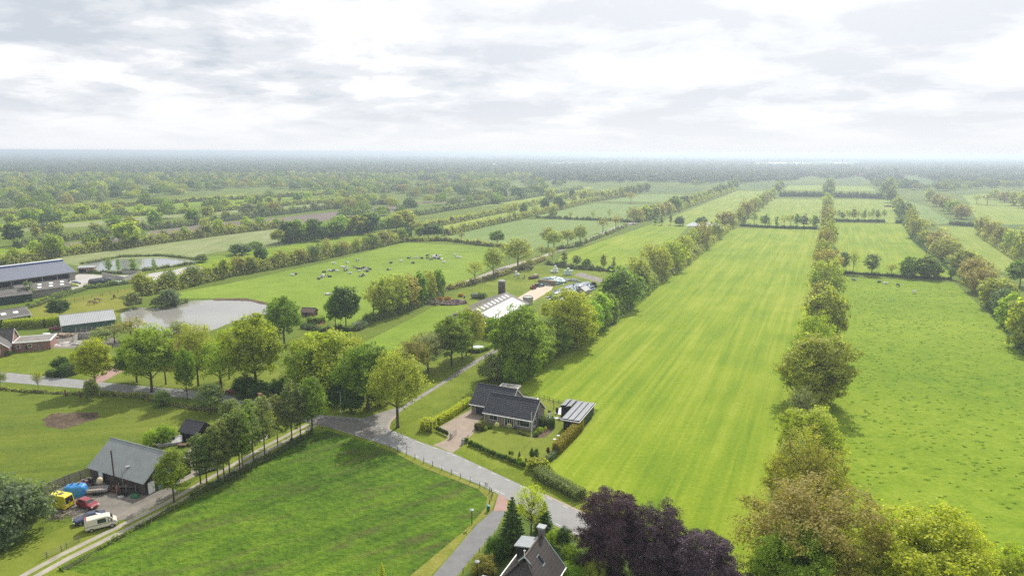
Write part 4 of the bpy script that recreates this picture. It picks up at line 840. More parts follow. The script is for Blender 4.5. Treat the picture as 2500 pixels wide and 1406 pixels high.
clip_([(1164, 1046), (1170, 1052), (1178, 1050), (1180, 1042)], 1.0, 1.3, (.10, .09, .02), 'small horseshoe hedge at the driveway edge')
clip_([(1332, 1130), (1346, 1120), (1354, 1112)], 1.0, 1.1, 'si', 'variegated hedge at the garden corner')
clip_([(150, 918), (170, 916), (184, 910)], 3, 3.0, 'dg', 'tall clipped block hedge above the back road')
clip_([(121, 918), (140, 920)], 2.0, 1.7, 'dg', 'low clipped block hedge above the back road')
clip_([(12, 804), (60, 800), (110, 798), (150, 792)], 3.0, 3.0, 'yg', 'yellow green hedge behind the brick house')
clip_([(1142, 858), (1168, 861), (1190, 854), (1210, 840)], 1.0, 1.2, 'lg', 'low clipped hedge round the little farm garden')
clip_([(755, 787), (770, 790), (790, 786)], 2.2, 2.0, 'g', 'clipped hedge in the garden below the cow pasture')
clip_([(1300, 1150), (1315, 1142), (1325, 1152)], 2.5, 1.9, 'ol', 'loose olive shrub at the end of the front garden', leaf=.2)
# ------------------------------------------------------------------ building materials
def brickmat(name, c, c2, mortar=(.35, .33, .30), sc=2.6):
    mt, nt, b = newmat(name); co = N(nt, 'TexCoord').outputs['Object']; sp = N(nt, 'SeparateXYZ'); LK(nt, (co, sp.inputs[0]))
    cb = N(nt, 'CombineXYZ'); LK(nt, (mth(nt, 'ADD', sp.outputs[0], sp.outputs[1]), cb.inputs[0]), (sp.outputs[2], cb.inputs[1]))
    br = N(nt, 'TexBrick'); br.inputs['Scale'].default_value = sc; br.inputs['Mortar Size'].default_value = .02
    for k, v in (('Color1', c), ('Color2', c2), ('Mortar', mortar)): br.inputs[k].default_value = (*v, 1)
    LK(nt, (cb.outputs[0], br.inputs['Vector']))
    LK(nt, (mix(nt, 1, br.outputs[0], ramp(nt, noise(nt, co, .8, 5), [(.3, (.8, .8, .8)), (.7, (1.15, 1.15, 1.15))]), 'MULTIPLY'), b.inputs['Base Color'])); b.inputs['Roughness'].default_value = .9
    return mt
def roofmat(name, c, row=.34, col=.30, rough=.55, depth=.05, var=.18, along='x', stain=None):
    """tiles or corrugated sheets: relief across rows and columns in the roof's own coordinates"""
    mt, nt, b = newmat(name); co = N(nt, 'TexCoord').outputs['Object']; sp = N(nt, 'SeparateXYZ'); LK(nt, (co, sp.inputs[0]))
    X, Y = (sp.outputs[0], sp.outputs[1]) if along == 'x' else (sp.outputs[1], sp.outputs[0])
    wv = mth(nt, 'MULTIPLY', mth(nt, 'ADD', mth(nt, 'SINE', mth(nt, 'MULTIPLY', X, 6.2832 / col)), 1.0), .5); h = wv; lines = None
    if row:
        fr = mth(nt, 'FRACT', mth(nt, 'DIVIDE', Y, row)); h = mth(nt, 'ADD', mth(nt, 'MULTIPLY', wv, .5), fr)
        lines = ramp(nt, fr, [(0.0, (.74, .74, .74)), (.16, (1, 1, 1)), (.9, (1.03, 1.03, 1.03)), (1, (.78, .78, .78))])
    n = ramp(nt, noise(nt, co, .5, 6, .65), [(.3, (1 - var,) * 3), (.7, (1 + var,) * 3)])
    colr = mix(nt, 1, c, n, 'MULTIPLY')
    if lines is not None: colr = mix(nt, 1, colr, lines, 'MULTIPLY')
    colr = mix(nt, 1, colr, ramp(nt, wv, [(0, (.8, .8, .8)), (1, (1.08, 1.08, 1.08))]), 'MULTIPLY')
    if stain: colr = mix(nt, ramp(nt, noise(nt, co, .35, 6, .7), [(.5, (0, 0, 0)), (.68, (.8, .8, .8))]), colr, stain)
    LK(nt, (colr, b.inputs['Base Color'])); b.inputs['Roughness'].default_value = rough
    bn = N(nt, 'Bump'); bn.inputs['Strength'].default_value = .8; bn.inputs['Distance'].default_value = depth; LK(nt, (h, bn.inputs['Height']), (bn.outputs[0], b.inputs['Normal'])); return mt
def glassmat(name, c=(.02, .025, .03), rough=.04):
    mt, nt, b = newmat(name); b.inputs['Base Color'].default_value = (*c, 1); b.inputs['Roughness'].default_value = rough; b.inputs['Specular IOR Level'].default_value = .8; return mt
M['brick'] = brickmat('grey_brown_brick', (.26, .20, .165), (.20, .155, .13)); M['redwall'] = brickmat('red_brick', (.27, .095, .065), (.21, .075, .055))
M['greybrick'] = brickmat('concrete_block', (.24, .22, .20), (.20, .185, .17), sc=1.2)
M['tile'] = roofmat('dark_roof_tiles', (.024, .028, .038), .38, .30, .55); M['tile_black'] = roofmat('black_tiles', (.022, .023, .028), .38, .30, .4)
M['tile_brown'] = roofmat('brown_roof_tiles', (.046, .037, .034), .36, .28, .55, .07); M['tile_red'] = roofmat('red_roof_tiles', (.30, .10, .06), .36, .28, .6)
M['corr'] = roofmat('grey_corrugated_roof', (.235, .255, .25), None, .42, .6, .05, .14); M['corr_dark'] = roofmat('weathered_corrugated_roof', (.115, .105, .098), None, .6, .8, .05, .22, 'x', (.17, .155, .13))
M['corr_light'] = roofmat('pale_metal_roof', (.36, .37, .37), None, .5, .5, .04, .1); M['corr_blue'] = roofmat('blue_grey_sheet_roof', (.135, .15, .195), None, .7, .5, .04, .08)
M['corr_brown'] = roofmat('dark_fibre_cement_roof', (.105, .092, .082), None, .8, .7, .05, .15)
M['white_trim'] = plain('white_trim', (.78, .78, .76), .5, .05); M['black_wood'] = plain('black_timber', (.018, .018, .02), .7, .2); M['dark_green'] = plain('dark_green_cladding', (.012, .032, .022), .6, .15)
M['green_clad'] = plain('green_cladding', (.04, .095, .07), .6, .12); M['navy'] = plain('navy_door', (.015, .022, .045), .4, .05); M['glass'] = glassmat('window_glass'); M['wood'] = plain('weathered_wood', (.20, .175, .15), .9, .3, 2)
M['brownwood'] = plain('brown_wood', (.13, .07, .04), .8, .25); M['steel'] = plain('galvanised_steel', (.36, .37, .38), .45, .15, 3, .6); M['lightblue'] = plain('pale_blue_door', (.24, .36, .48), .5, .08); M['flatroof'] = plain('bitumen_roof', (.20, .185, .165), .85, .25, .8)
M['zinc'] = plain('zinc', (.26, .28, .29), .5, .15, 1.2, 0); M['black'] = plain('black_plastic', (.012, .012, .013), .5, .1); M['conc'] = plain('concrete_block', (.36, .34, .31), .9, .2, .7); M['darkgap'] = plain('dark_interior', (.006, .006, .006), .95, .1)
def solarmat():
    mt, nt, b = newmat('solar_panels'); co = N(nt, 'TexCoord').outputs['Object']; sp = N(nt, 'SeparateXYZ'); LK(nt, (co, sp.inputs[0]))
    def grid(s, p, w): return mth(nt, 'LESS_THAN', mth(nt, 'FRACT', mth(nt, 'DIVIDE', s, p)), w)
    g = mth(nt, 'MAXIMUM', grid(sp.outputs[0], 1.0, .03), grid(sp.outputs[1], 1.65, .02))
    LK(nt, (mix(nt, g, (.27, .28, .30), (.45, .46, .48)), b.inputs['Base Color'])); b.inputs['Roughness'].default_value = .3; b.inputs['Specular IOR Level'].default_value = .9; return mt  # cell colour made pale to carry the bright sky reflection
M['solar'] = solarmat()
def puddle():
    mt, nt, b = newmat('wet_flat_roof'); co = N(nt, 'TexCoord').outputs['Object']; f = ramp(nt, noise(nt, co, .5, 4), [(.42, (0, 0, 0)), (.5, (1, 1, 1))])
    LK(nt, (mix(nt, f, (.16, .13, .11), (.10, .08, .07)), b.inputs['Base Color'])); r = mth(nt, 'SUBTRACT', .6, mth(nt, 'MULTIPLY', f, .57)); LK(nt, (r, b.inputs['Roughness'])); return mt
M['wetroof'] = puddle()

def rot(a, x, y): return (x * math.cos(a) - y * math.sin(a), x * math.sin(a) + y * math.cos(a))
def inv(o, p):
    x, y = rot(-o.rotation_euler.z, p[0] - o.location.x, p[1] - o.location.y); return Vector((x, y, p[2] - o.location.z if len(p) > 2 else 0))
def gable(name, label, cat, A, ang, L, Wd, ze, zr, wall, roof, ov=(.4, .4, .3, .3), th=.12, group=None, yr=None, trim='white_trim', zoff=0, root=None, x0=0, y0=0, pre=''):
    """gabled house: x along the eave, y away from it; parts wall, roof, bargeboard, gutter"""
    a = R_(ang); r = root or empty(name, (A[0], A[1], zoff), a, label, cat, group); yr = Wd / 2 if yr is None else yr
    sf, sb = (zr - ze) / yr, (zr - ze) / (Wd - yr)
    MB().prism([(y0, -.1), (y0 + Wd, -.1), (y0 + Wd, ze - .06), (y0 + yr, zr - .1), (y0, ze - .06)], x0, x0 + L, 'x').build('wall', wall, r)
    of, ob, ol, orr = ov; X0, X1 = x0 - ol, x0 + L + orr
    mb = MB(); mb.slab((X0, y0 - of, ze - sf * of), (X1, y0 - of, ze - sf * of), (X1, y0 + yr, zr), (X0, y0 + yr, zr), th)
    mb.slab((X1, y0 + Wd + ob, ze - sb * ob), (X0, y0 + Wd + ob, ze - sb * ob), (X0, y0 + yr, zr), (X1, y0 + yr, zr), th)
    rf = mb.build('roof', roof, r)
    MB().tube([(X0, y0 + yr, zr + .01), (X1, y0 + yr, zr + .01)], .11, 6).build('ridge', roof, rf)
    if trim:
        for X, s in ((X0, -1), (X1, 1)):
            mb = MB(); xa, xb = (X - .015, X + .01) if s < 0 else (X - .01, X + .05)
            for ya, za, yb_, zb in ((y0 - of, ze - sf * of, y0 + yr, zr), (y0 + yr, zr, y0 + Wd + ob, ze - sb * ob)):
                mb.add([(xa, ya, za - .24), (xb, ya, za - .24), (xb, yb_, zb - .24), (xa, yb_, zb - .24), (xa, ya, za - .01), (xb, ya, za - .01), (xb, yb_, zb - .01), (xa, yb_, zb - .01)], [(0, 1, 2, 3), (7, 6, 5, 4), (0, 4, 5, 1), (1, 5, 6, 2), (2, 6, 7, 3), (3, 7, 4, 0)])
            mb.build('bargeboard', M[trim], r)
        MB().box(X0, X1, y0 - of - .12, y0 - of + .0, ze - sf * of - .16, ze - sf * of + .02).build('gutter', M[trim], r)
    return r
def opening(r, name, face, u, z, w, h, at, mat='glass', frame='white_trim', bars=(), fw=.09, parent=None):
    """window or door on a wall. face f/b: u along x at y=at; l/r: u along y at x=at. Frame stands proud, pane inside it."""
    d = {'f': -1, 'l': -1, 'b': 1, 'r': 1}[face]
    def B(mb, u0, u1, z0, z1, p0, p1):
        q0, q1 = sorted((at + d * p0, at + d * p1))
        if face in 'fb': mb.box(u0, u1, q0, q1, z0, z1)
        else: mb.box(q0, q1, u0, u1, z0, z1)
    mb = MB()
    B(mb, u, u + w, z, z + fw, -.02, .06); B(mb, u, u + w, z + h - fw, z + h, -.02, .06); B(mb, u, u + fw, z + fw, z + h - fw, -.02, .06); B(mb, u + w - fw, u + w, z + fw, z + h - fw, -.02, .06)
    for k in bars: B(mb, u + w * k - .035, u + w * k + .035, z + fw, z + h - fw, -.02, .055)
    f = mb.build(name, M[frame], r); g = MB(); B(g, u + fw * .9, u + w - fw * .9, z + fw * .9, z + h - fw * .9, -.03, .025); g.build('pane' if mat == 'glass' else 'door_leaf', M[mat], f); return f
def flatbox(r, name, px, z, roof, wall, rim='white_trim', z0=-.1, par=.25):
    """flat roofed annex under four photo points at height z"""
    P = [inv(r, G(x, y, z)) for x, y in px]; n = len(P)
    ar = sum(P[i].x * P[(i + 1) % n].y - P[(i + 1) % n].x * P[i].y for i in range(n))
    if ar < 0: P = P[::-1]
    c = sum(P, Vector()) / n
    MB().prism([(c.x + (p.x - c.x) * .97, c.y + (p.y - c.y) * .97) for p in P], z0, z - .2, 'z').build(name, wall, r)
    k = MB().poly([(c.x + (p.x - c.x) * .94, c.y + (p.y - c.y) * .94, z - .05) for p in P]).build('flat_roof', roof, r)
    mb = MB()
    for i in range(n):
        a, b = P[i], P[(i + 1) % n]; ai, bi = c + (a - c) * .93, c + (b - c) * .93
        vs = [(a.x, a.y, z - par), (b.x, b.y, z - par), (bi.x, bi.y, z - par), (ai.x, ai.y, z - par), (a.x, a.y, z + .06), (b.x, b.y, z + .06), (bi.x, bi.y, z + .06), (ai.x, ai.y, z + .06)]
        mb.add(vs, [(3, 2, 1, 0), (4, 5, 6, 7), (0, 1, 5, 4), (1, 2, 6, 5), (2, 3, 7, 6), (3, 0, 4, 7)])
    mb.build('roof_edge', M[rim], k); return k

# ------------------------------------------------------------------ bungalow
ANG = -24.5
e = G(1176, 1009, 2.4); o = rot(R_(ANG), .3, .85); A0 = (e.x + o[0], e.y + o[1])
bun = gable('bungalow', 'brown brick bungalow with dark tiled double roof and white eaves', 'house', A0, ANG, 11.7, 7.0, 3.0, 5.95, M['brick'], M['tile'], (.6, .4, .3, .3), yr=3.6)
gable('', '', '', A0, ANG, 9.6, 8.0, 2.95, 6.05, M['brick'], M['tile'], (.7, .4, .35, .3), root=bun, x0=-5.3, y0=3.75, yr=4.0)
opening(bun, 'garage_door', 'f', -4.1, .05, 2.7, 2.3, 3.75, 'navy', 'black_wood', fw=.04)
opening(bun, 'window', 'f', 1.15, .95, 2.1, 1.3, 0, bars=(.5,))
d_ = opening(bun, 'front_door', 'f', 5.0, .05, 2.2, 2.35, 0, bars=(.33, .55, .78), fw=.1)
opening(bun, 'window', 'f', 8.0, .7, 3.1, 1.55, 0, bars=(.22,), fw=.11)
opening(bun, 'window', 'r', .35, .7, 1.75, 1.6, 11.7, bars=(.35,), fw=.11)
MB().box(11.7, 11.95, 2.3, 2.95, 0, 4.6).build('chimney_breast', brickmat('dark_brick', (.10, .085, .075), (.08, .07, .06)), bun)
for x in (-5.42, -.02, 7.6, 11.8): MB().cyl(x, 3.66 if x < -1 else -.06, 0, 2.5, .05, 6).build('downpipe', M['white_trim'], bun)
MB().box(-5.0, -4.75, 3.6, 3.74, 1.6, 1.9).build('wall_lamp', M['black'], bun)
flatbox(bun, 'dormer_box', [(1207, 966), (1225, 949), (1265, 957), (1252, 973)], 4.7, M['wetroof'], M['brick'])
flatbox(bun, 'annex', [(1262, 976), (1268, 966), (1315, 972), (1308, 983)], 3.1, M['flatroof'], M['brick'])
flatbox(bun, 'rear_annex', [(1216, 946), (1227, 935), (1272, 941), (1260, 952)], 3.3, M['flatroof'], M['brick'])
# carport with solar panels
e = G(1370, 1023, 2.6); car = empty('carport', (e.x, e.y, 0), R_(-23), 'black timber carport with tilted solar panels on its flat roof', 'carport')
mb = MB().box(.35, 3.9, .6, 11.8, 0, 2.35); mb.build('wall', M['black_wood'], car)
MB().box(3.9, 4.0, .55, 11.9, 0, 2.3).build('side_wall', M['dark_green'], car)
MB().box(-.1, 4.25, -.2, 12.2, 2.36, 2.6).build('roof', M['black_wood'], car)
MB().box(4.25, 4.33, -.2, 12.2, 2.5, 2.66).build('roof_trim', M['white_trim'], car)
MB().box(-.1, 4.25, -.28, -.2, 2.48, 2.64).build('roof_trim', M['white_trim'], car)
for k in range(3):
    x = .08 + 1.38 * k; MB().slab((x, .1, 2.72), (x + 1.3, .1, 2.9), (x + 1.3, 11.9, 2.9), (x, 11.9, 2.72), .05).build('solar_panel', M['solar'], car)
    MB().box(x + 1.15, x + 1.2, .3, 11.7, 2.6, 2.83).build('panel_stand', M['black'], car)
MB().box(-2.6, -.15, 7.6, 11.8, 0, 2.35).build('back_shed', M['black_wood'], car); MB().box(-2.9, -.12, 7.3, 12.2, 2.36, 2.6).build('shed_roof', M['black_wood'], car)
for k in range(2):
    x = -2.75 + 1.35 * k; MB().slab((x, 7.5, 2.75), (x + 1.2, 7.5, 3.0), (x + 1.2, 12, 3.0), (x, 12, 2.75), .05).build('solar_panel', M['solar'], car)
opening(car, 'window', 'l', 5.3, 1.0, .8, 1.1, .35, frame='black_wood')

# ------------------------------------------------------------------ workshop barn
e = G(210, 1140, 2.55); o = rot(R_(ANG), .3, .5); wk = gable('workshop_barn', 'grey corrugated roofed workshop barn with a rusty flue pipe', 'barn', (e.x + o[0], e.y + o[1]), ANG, 14.7, 9.6, 2.8, 6.3, plain('dark_brown_wall', (.075, .060, .050), .9, .3, 1.5), M['corr'], (.5, .5, .3, .3), trim=None)  # barn walls in one dark brown tone
MB().box(14.7, 14.74, .02, 9.58, 0, 2.7).build('end_wall', M['black_wood'], wk)
opening(wk, 'door', 'f', 2.3, .05, 1.15, 2.1, 0, 'white_trim'); opening(wk, 'dark_doorway', 'f', 3.5, .05, 1.1, 2.1, 0, 'darkgap', 'black_wood')
opening(wk, 'door', 'r', .5, .05, 1.3, 2.1, 14.74, 'white_trim', fw=.07)
gd = opening(wk, 'garage_door', 'r', 2.5, .05, 2.7, 3.0, 14.74, 'lightblue', 'lightblue', fw=.1)
for k in range(4): MB().box(14.76, 14.79, 2.75, 4.95, 1.3 + .42 * k, 1.58 + .42 * k).build('pane', M['glass'], gd)
MB().tube([(7.4, -.55, .9), (7.4, -.55, 7.2)], .13, 8).cyl(7.4, -.55, 7.2, 7.32, .2, 8).build('flue_pipe', plain('rusty_steel', (.075, .05, .042), .8, .3), wk)
MB().lathe([(.05, 0), (.32, .06), (.42, .2)], 12, c=(9.0, 1.1, 3.75)).cyl(9.0, 1.1, 3.2, 3.8, .04, 6).build('satellite_dish', M['steel'], wk)
MB().tube([(9.8, -.7, 1.2), (9.85, -.62, 4.4)], .05, 6).build('pole', M['steel'], wk)
# plank fence running off the barn
def planks(name, px, h, label, mat='wood', n=6, cat='fence', post=1.8):
    P = [G(x, y) for x, y in px]; r = empty(name, P[0], 0, label, cat)
    for a, b in zip(P[:-1], P[1:]):
        t = (b - a).normalized(); L = (b - a).length; nn = Vector((-t.y, t.x, 0)); mb = MB()
        for k in range(n):
            z0 = .08 + h * k / n; z1 = z0 + h / n * .78; q = a - P[0]; w = b - P[0]
            mb.add([q - nn * .02 + Vector((0, 0, z0)), w - nn * .02 + Vector((0, 0, z0)), w + nn * .02 + Vector((0, 0, z0)), q + nn * .02 + Vector((0, 0, z0)), q - nn * .02 + Vector((0, 0, z1)), w - nn * .02 + Vector((0, 0, z1)), w + nn * .02 + Vector((0, 0, z1)), q + nn * .02 + Vector((0, 0, z1))], [(0, 3, 2, 1), (4, 5, 6, 7), (0, 1, 5, 4), (1, 2, 6, 5), (2, 3, 7, 6), (3, 0, 4, 7)])
        mb.build('plank_panel', M[mat], r)
        for k in range(int(L / post) + 1):
            c = a - P[0] + t * min(L, k * post); MB().box(c.x - .06, c.x + .06, c.y - .06, c.y + .06, 0, h + .12).build('post', M[mat], r)
    return r
planks('plank_fence', [(222, 1162), (160, 1184), (96, 1213)], 1.8, 'weathered grey plank fence between the barn and the willow')
# ------------------------------------------------------------------ black shed, caravan-like glasshouse, dark roofed house among the alders
e = G(441, 1074); sh = gable('open_shed', 'small black open shed with dark tiled roof behind the alders', 'shed', (e.x, e.y), -20, 4.6, 4.2, 2.3, 3.9, M['black_wood'], M['tile_black'], trim=None)
opening(sh, 'opening', 'f', .5, .05, 3.4, 1.9, 0, 'darkgap', 'black_wood')
e = G(384, 1092); gh = gable('cold_frame_shed', 'low shabby white roofed hutch behind the workshop barn', 'shed', (e.x, e.y), 24, 4.4, 1.7, .9, 1.5, plain('white_boards', (.55, .53, .55), .7, .15), plain('dirty_white_sheet', (.58, .55, .54), .6, .2, 1.5), trim=None)
MB().slab((2.8, .2, 1.16), (3.4, .2, 1.16), (3.4, .6, 1.44), (2.8, .6, 1.44), .04).build('roof_hatch', M['black'], gh)
e = G(590, 1062); ah = gable('farm_cottage', 'red brick cottage with dark roof half hidden behind the alders', 'house', (e.x, e.y), 60, 9.0, 7.0, 2.3, 5.2, M['redwall'], M['tile_black'])
opening(ah, 'window', 'f', 2, .9, 1.3, 1.3, 0, bars=(.5,)); opening(ah, 'window', 'f', 5.4, .9, 1.3, 1.3, 0, bars=(.5,))
MB().box(8.0, 8.6, 3.2, 3.9, 4.7, 6.1).box(7.92, 8.68, 3.12, 3.98, 6.1, 6.2).build('chimney', M['redwall'], ah)
# cottage behind the pond side oaks
e = G(405, 900); pc = gable('brick_cottage', 'brick cottage with red tiled roof behind the twisted oak', 'house', (e.x, e.y), -6, 10, 8.5, 2.6, 6.8, M['redwall'], M['tile_red'])
opening(pc, 'window', 'f', 1.0, .9, 1.5, 1.3, 0, bars=(.5,)); opening(pc, 'window', 'f', 4.0, .9, 1.5, 1.3, 0, bars=(.5,)); opening(pc, 'door', 'f', 7.2, .05, 1.0, 2.1, 0, 'white_trim')
e = G(735, 772); gardenshed = gable('garden_shed', 'brown roofed garden shed below the cow pasture', 'shed', (e.x, e.y), -10, 5, 3.4, 1.9, 3.0, M['brownwood'], plain('brown_sheet', (.11, .075, .06), .8, .2), trim=None)
MB().box(1.5, 2.4, -.03, .0, .02, 1.8).build('door', M['black_wood'], gardenshed)
# ------------------------------------------------------------------ big farm barn with panels, silos
e = G(1210, 788, 3.2); o = rot(R_(68), .4, .5); fb = gable('farm_barn', 'long dark roofed cattle barn with a white sheet of solar panels', 'barn', (e.x + o[0], e.y + o[1]), 68, 32, 18.4, 3.4, 6.9, M['greybrick'], M['corr_brown'], (.5, .5, .4, .4), trim=None)
sl = 3.5 / 9.2
MB().slab((1.2, .1, 3.44 + .1 * sl + .08), (29.5, .1, 3.44 + .1 * sl + .08), (29.5, 5.6, 3.44 + 5.6 * sl + .08), (1.2, 5.6, 3.44 + 5.6 * sl + .08), .06).build('solar_panel', plain('bright_panel_sheet', (.24, .265, .30), .45, .10, 1.0, 0, .8), fb)
for k in range(9): MB().slab((2.6 + 3.2 * k, 6.6, 3.4 + 6.6 * sl + .06), (3.7 + 3.2 * k, 6.6, 3.4 + 6.6 * sl + .06), (3.7 + 3.2 * k, 8.2, 3.4 + 8.2 * sl + .06), (2.6 + 3.2 * k, 8.2, 3.4 + 8.2 * sl + .06), .05).build('roof_light', M['white_trim'], fb)
MB().box(2, 30, -.05, 0, 1.4, 2.7).build('side_opening', M['darkgap'], fb)
opening(fb, 'barn_door', 'l', 6, .05, 4, 3.2, 0, 'darkgap', 'black_wood')
e = G(1225, 722); si = empty('feed_silo', e, 0, 'tall dark brown feed silo with a pale domed lid', 'silo')
MB().lathe([(1.55, 0), (1.55, 6.2)], 18).build('shell', plain('brown_silo', (.075, .058, .05), .7, .15), si, True); MB().lathe([(1.62, 6.2), (1.62, 6.45), (1.1, 6.8), (.3, 7.0)], 18).build('lid', M['conc'], si)
e = G(1289, 743); s2 = empty('concrete_silo', e, 0, 'squat grey concrete tank at the barn end', 'tank')
MB().lathe([(2.1, 0), (2.1, 3.2), (1.85, 3.2), (1.85, 2.6)], 16).build('shell', M['conc'], s2); MB().lathe([(2.14, 2.9), (2.14, 3.0)], 16).build('hoop', M['steel'], s2)
e = G(1165, 728); tk = empty('slurry_tank', e, .25, 'grey green barrel shaped slurry tank lying in the grass', 'tank')
tb = MB(); tb.tube([(-2.7, 0, 1.0), (-2.5, 0, 1.05), (-2.1, 0, 1.1), (0, 0, 1.15), (2.1, 0, 1.1), (2.5, 0, 1.05), (2.7, 0, 1.0)], [.3, .75, 1.02, 1.1, 1.02, .75, .3], 14); tb.build('barrel', plain('grey_green_paint', (.13, .14, .115), .6, .2), tk, True)
MB().box(-1.6, -1.3, -.7, .7, 0, .5).box(1.3, 1.6, -.7, .7, 0, .5).build('cradle', M['black'], tk)
# ------------------------------------------------------------------ left farm
e = G(187, 663, 4.0); L_ = 62
o = rot(R_(58), -L_ + .0, .5); lb = gable('cattle_shed', 'very long blue grey cattle shed with a white ridge and blue trim', 'barn', (e.x + o[0] - .2, e.y + o[1]), 58, L_ - .5, 24, 4.2, 8.4, M['greybrick'], M['corr_blue'], (.6, .6, .5, .5), trim=None)
MB().prism([(11.0, 8.05), (13, 8.05), (12.9, 8.9), (11.1, 8.9)], -.3, L_ + .1, 'x').build('ridge_vent', plain('white_ridge', (.72, .73, .74), .5, .04), lb)
MB().box(-.3, L_ + .1, 10.9, 10.99, 8.0, 8.62).build('blue_trim', plain('blue_trim', (.035, .07, .26), .4, .05), lb)
MB().box(2, L_ - 3, -.06, 0, 1.3, 3.4).build('side_opening', M['darkgap'], lb)
for k in range(9): MB().box(4 + 6.2 * k, 4.25 + 6.2 * k, -.3, -.08, 0, 3.8).build('post', M['steel'], lb)
e = G(174, 697, 3.2); o = rot(R_(53), -19, .4); lb2 = gable('old_barn', 'old grey barn with pale roof lights beside the concrete yard', 'barn', (e.x + o[0], e.y + o[1]), 53, 19, 11, 3.2, 5.4, M['greybrick'], M['corr_dark'], trim=None)
for k in range(4):
    for q in (1.2, 3.2): MB().slab((2.5 + 4.2 * k + q * .4, q, 3.2 + q * .4 + .05), (3.9 + 4.2 * k + q * .4, q, 3.2 + q * .4 + .05), (3.9 + 4.2 * k + q * .4, q + 1, 3.2 + q * .4 + .45), (2.5 + 4.2 * k + q * .4, q + 1, 3.2 + q * .4 + .45), .05).build('roof_light', M['kerbpale'] if 'kerbpale' in M else M['white_trim'], lb2)
e = G(78, 717, 3.2); o = rot(R_(45), -26, .4); lb3 = gable('green_barn', 'dark green barn with weathered roof at the left edge', 'barn', (e.x + o[0], e.y + o[1]), 45, 26, 9, 3.4, 5.2, M['dark_green'], M['corr_dark'], trim=None)
e = G(74, 768, 3.0); o = rot(R_(52), -20, .3); lb4 = gable('implement_shed', 'green implement shed with dark roof and three roof lights', 'shed', (e.x + o[0], e.y + o[1]), 52, 20, 9.5, 3.2, 5.2, M['dark_green'], M['corr_dark'])
for k in range(3): MB().slab((8.5 + 3.6 * k, 1.6, 3.2 + .73), (10 + 3.6 * k, 1.6, 3.2 + .73), (10 + 3.6 * k, 2.8, 3.2 + 1.24), (8.5 + 3.6 * k, 2.8, 3.2 + 1.24), .05).build('roof_light', M['white_trim'], lb4)
opening(lb4, 'door', 'f', 17.0, .05, 2.2, 2.6, 0, 'green_clad', 'white_trim')
e = G(196, 795, 3.0); gs = empty('green_shed', G(150, 806), R_(36), 'green shed with half dark half pale roof and white doors', 'shed')
gsr = gable('', '', '', (0, 0), 0, 15.5, 11, 2.9, 5.2, M['green_clad'], M['corr_light'], (.4, .4, .3, .3), root=gs, trim=None, x0=0, y0=-5.5)
gr_ = [c for c in gs.children if c.name.startswith('roof')][0]; gr_.data.materials.append(M['corr_dark'])
for q_ in gr_.data.polygons:
    if q_.index >= 6: q_.material_index = 1
for q, w in ((-3.9, 2.9), (-.6, 2.9)): opening(gs, 'door', 'l', q, .05, w, 2.7, 0, 'white_trim', fw=.06)
rs = empty('ruined_shed', G(178, 838), R_(18), 'ruined shed with bare roof rafters in front of the green shed', 'shed')
MB().box(0, .25, 0, 5.5, 0, 2.0).box(.25, 8.5, 5.3, 5.5, 0, 1.8).build('wall', M['conc'], rs); MB().box(8.3, 8.5, -.2, 5.2, 0, 1.7).box(6.2, 8.2, -.2, 0, 0, 1.7).build('green_wall', M['green_clad'], rs)
for k in range(6):
    x = .6 + 1.5 * k; MB().tube([(x, -.2, 1.9), (x, 2.7, 4.3), (x, 5.6, 1.9)], .09, 5).build('rafter', M['wood'], rs)
for y, z in ((.8, 2.8), (1.8, 3.6), (2.7, 4.35), (3.7, 3.55)): MB().tube([(.4, y, z), (8.4, y, z)], .07, 5).build('purlin', M['wood'], rs)
hb_ = empty('brick_house', G(34, 858), R_(22), 'red brick house with white gable edge cut by the left border', 'house')
gable('', '', '', (0, 0), 0, 7, 8, 2.9, 6.6, M['redwall'], M['tile_brown'], root=hb_, x0=-7.2, y0=-1)
MB().prism([(-7.0, -.1), (0, -.1), (0, 2.6), (-3.5, 5.4), (-7.0, 2.6)], -4.6, -.7, 'y').build('gable_wall', M['redwall'], hb_)
mb = MB(); mb.slab((-7.3, -4.9, 2.35), (-3.5, -4.9, 5.5), (-3.5, 0, 5.5), (-7.3, 0, 2.35), -.12); mb.slab((.3, -4.9, 2.35), (.3, 0, 2.35), (-3.5, 0, 5.5), (-3.5, -4.9, 5.5), -.12); mb.build('gable_roof', M['tile_brown'], hb_)
mb = MB(); mb.tube([(-7.35, -4.95, 2.4), (-3.5, -4.95, 5.6), (.35, -4.95, 2.4)], .14, 4); mb.build('bargeboard', M['white_trim'], hb_)
opening(hb_, 'window', 'f', -6.2, .7, 4.2, 1.5, -4.6, bars=(.25, .5, .75)); opening(hb_, 'window', 'f', -3.9, 3.3, .8, .8, -4.6)
MB().box(.3, 9.8, -1.2, 6.5, 0, 2.7).build('annex', M['redwall'], hb_); fr_ = MB().box(.1, 10.1, -1.5, 6.8, 2.72, 3.0).build('flat_roof', M['white_trim'], hb_); MB().box(.5, 9.7, -1.1, 6.4, 3.0, 3.03).build('roof_felt', M['flatroof'], fr_)
for u in (1.0, 4.0): opening(hb_, 'window', 'f', u, 1.2, 1.0, 1.0, -1.2)
opening(hb_, 'door', 'f', 6.4, .05, 1.0, 2.1, -1.2, 'silage_door' if 'silage_door' in M else 'wood', 'wood')
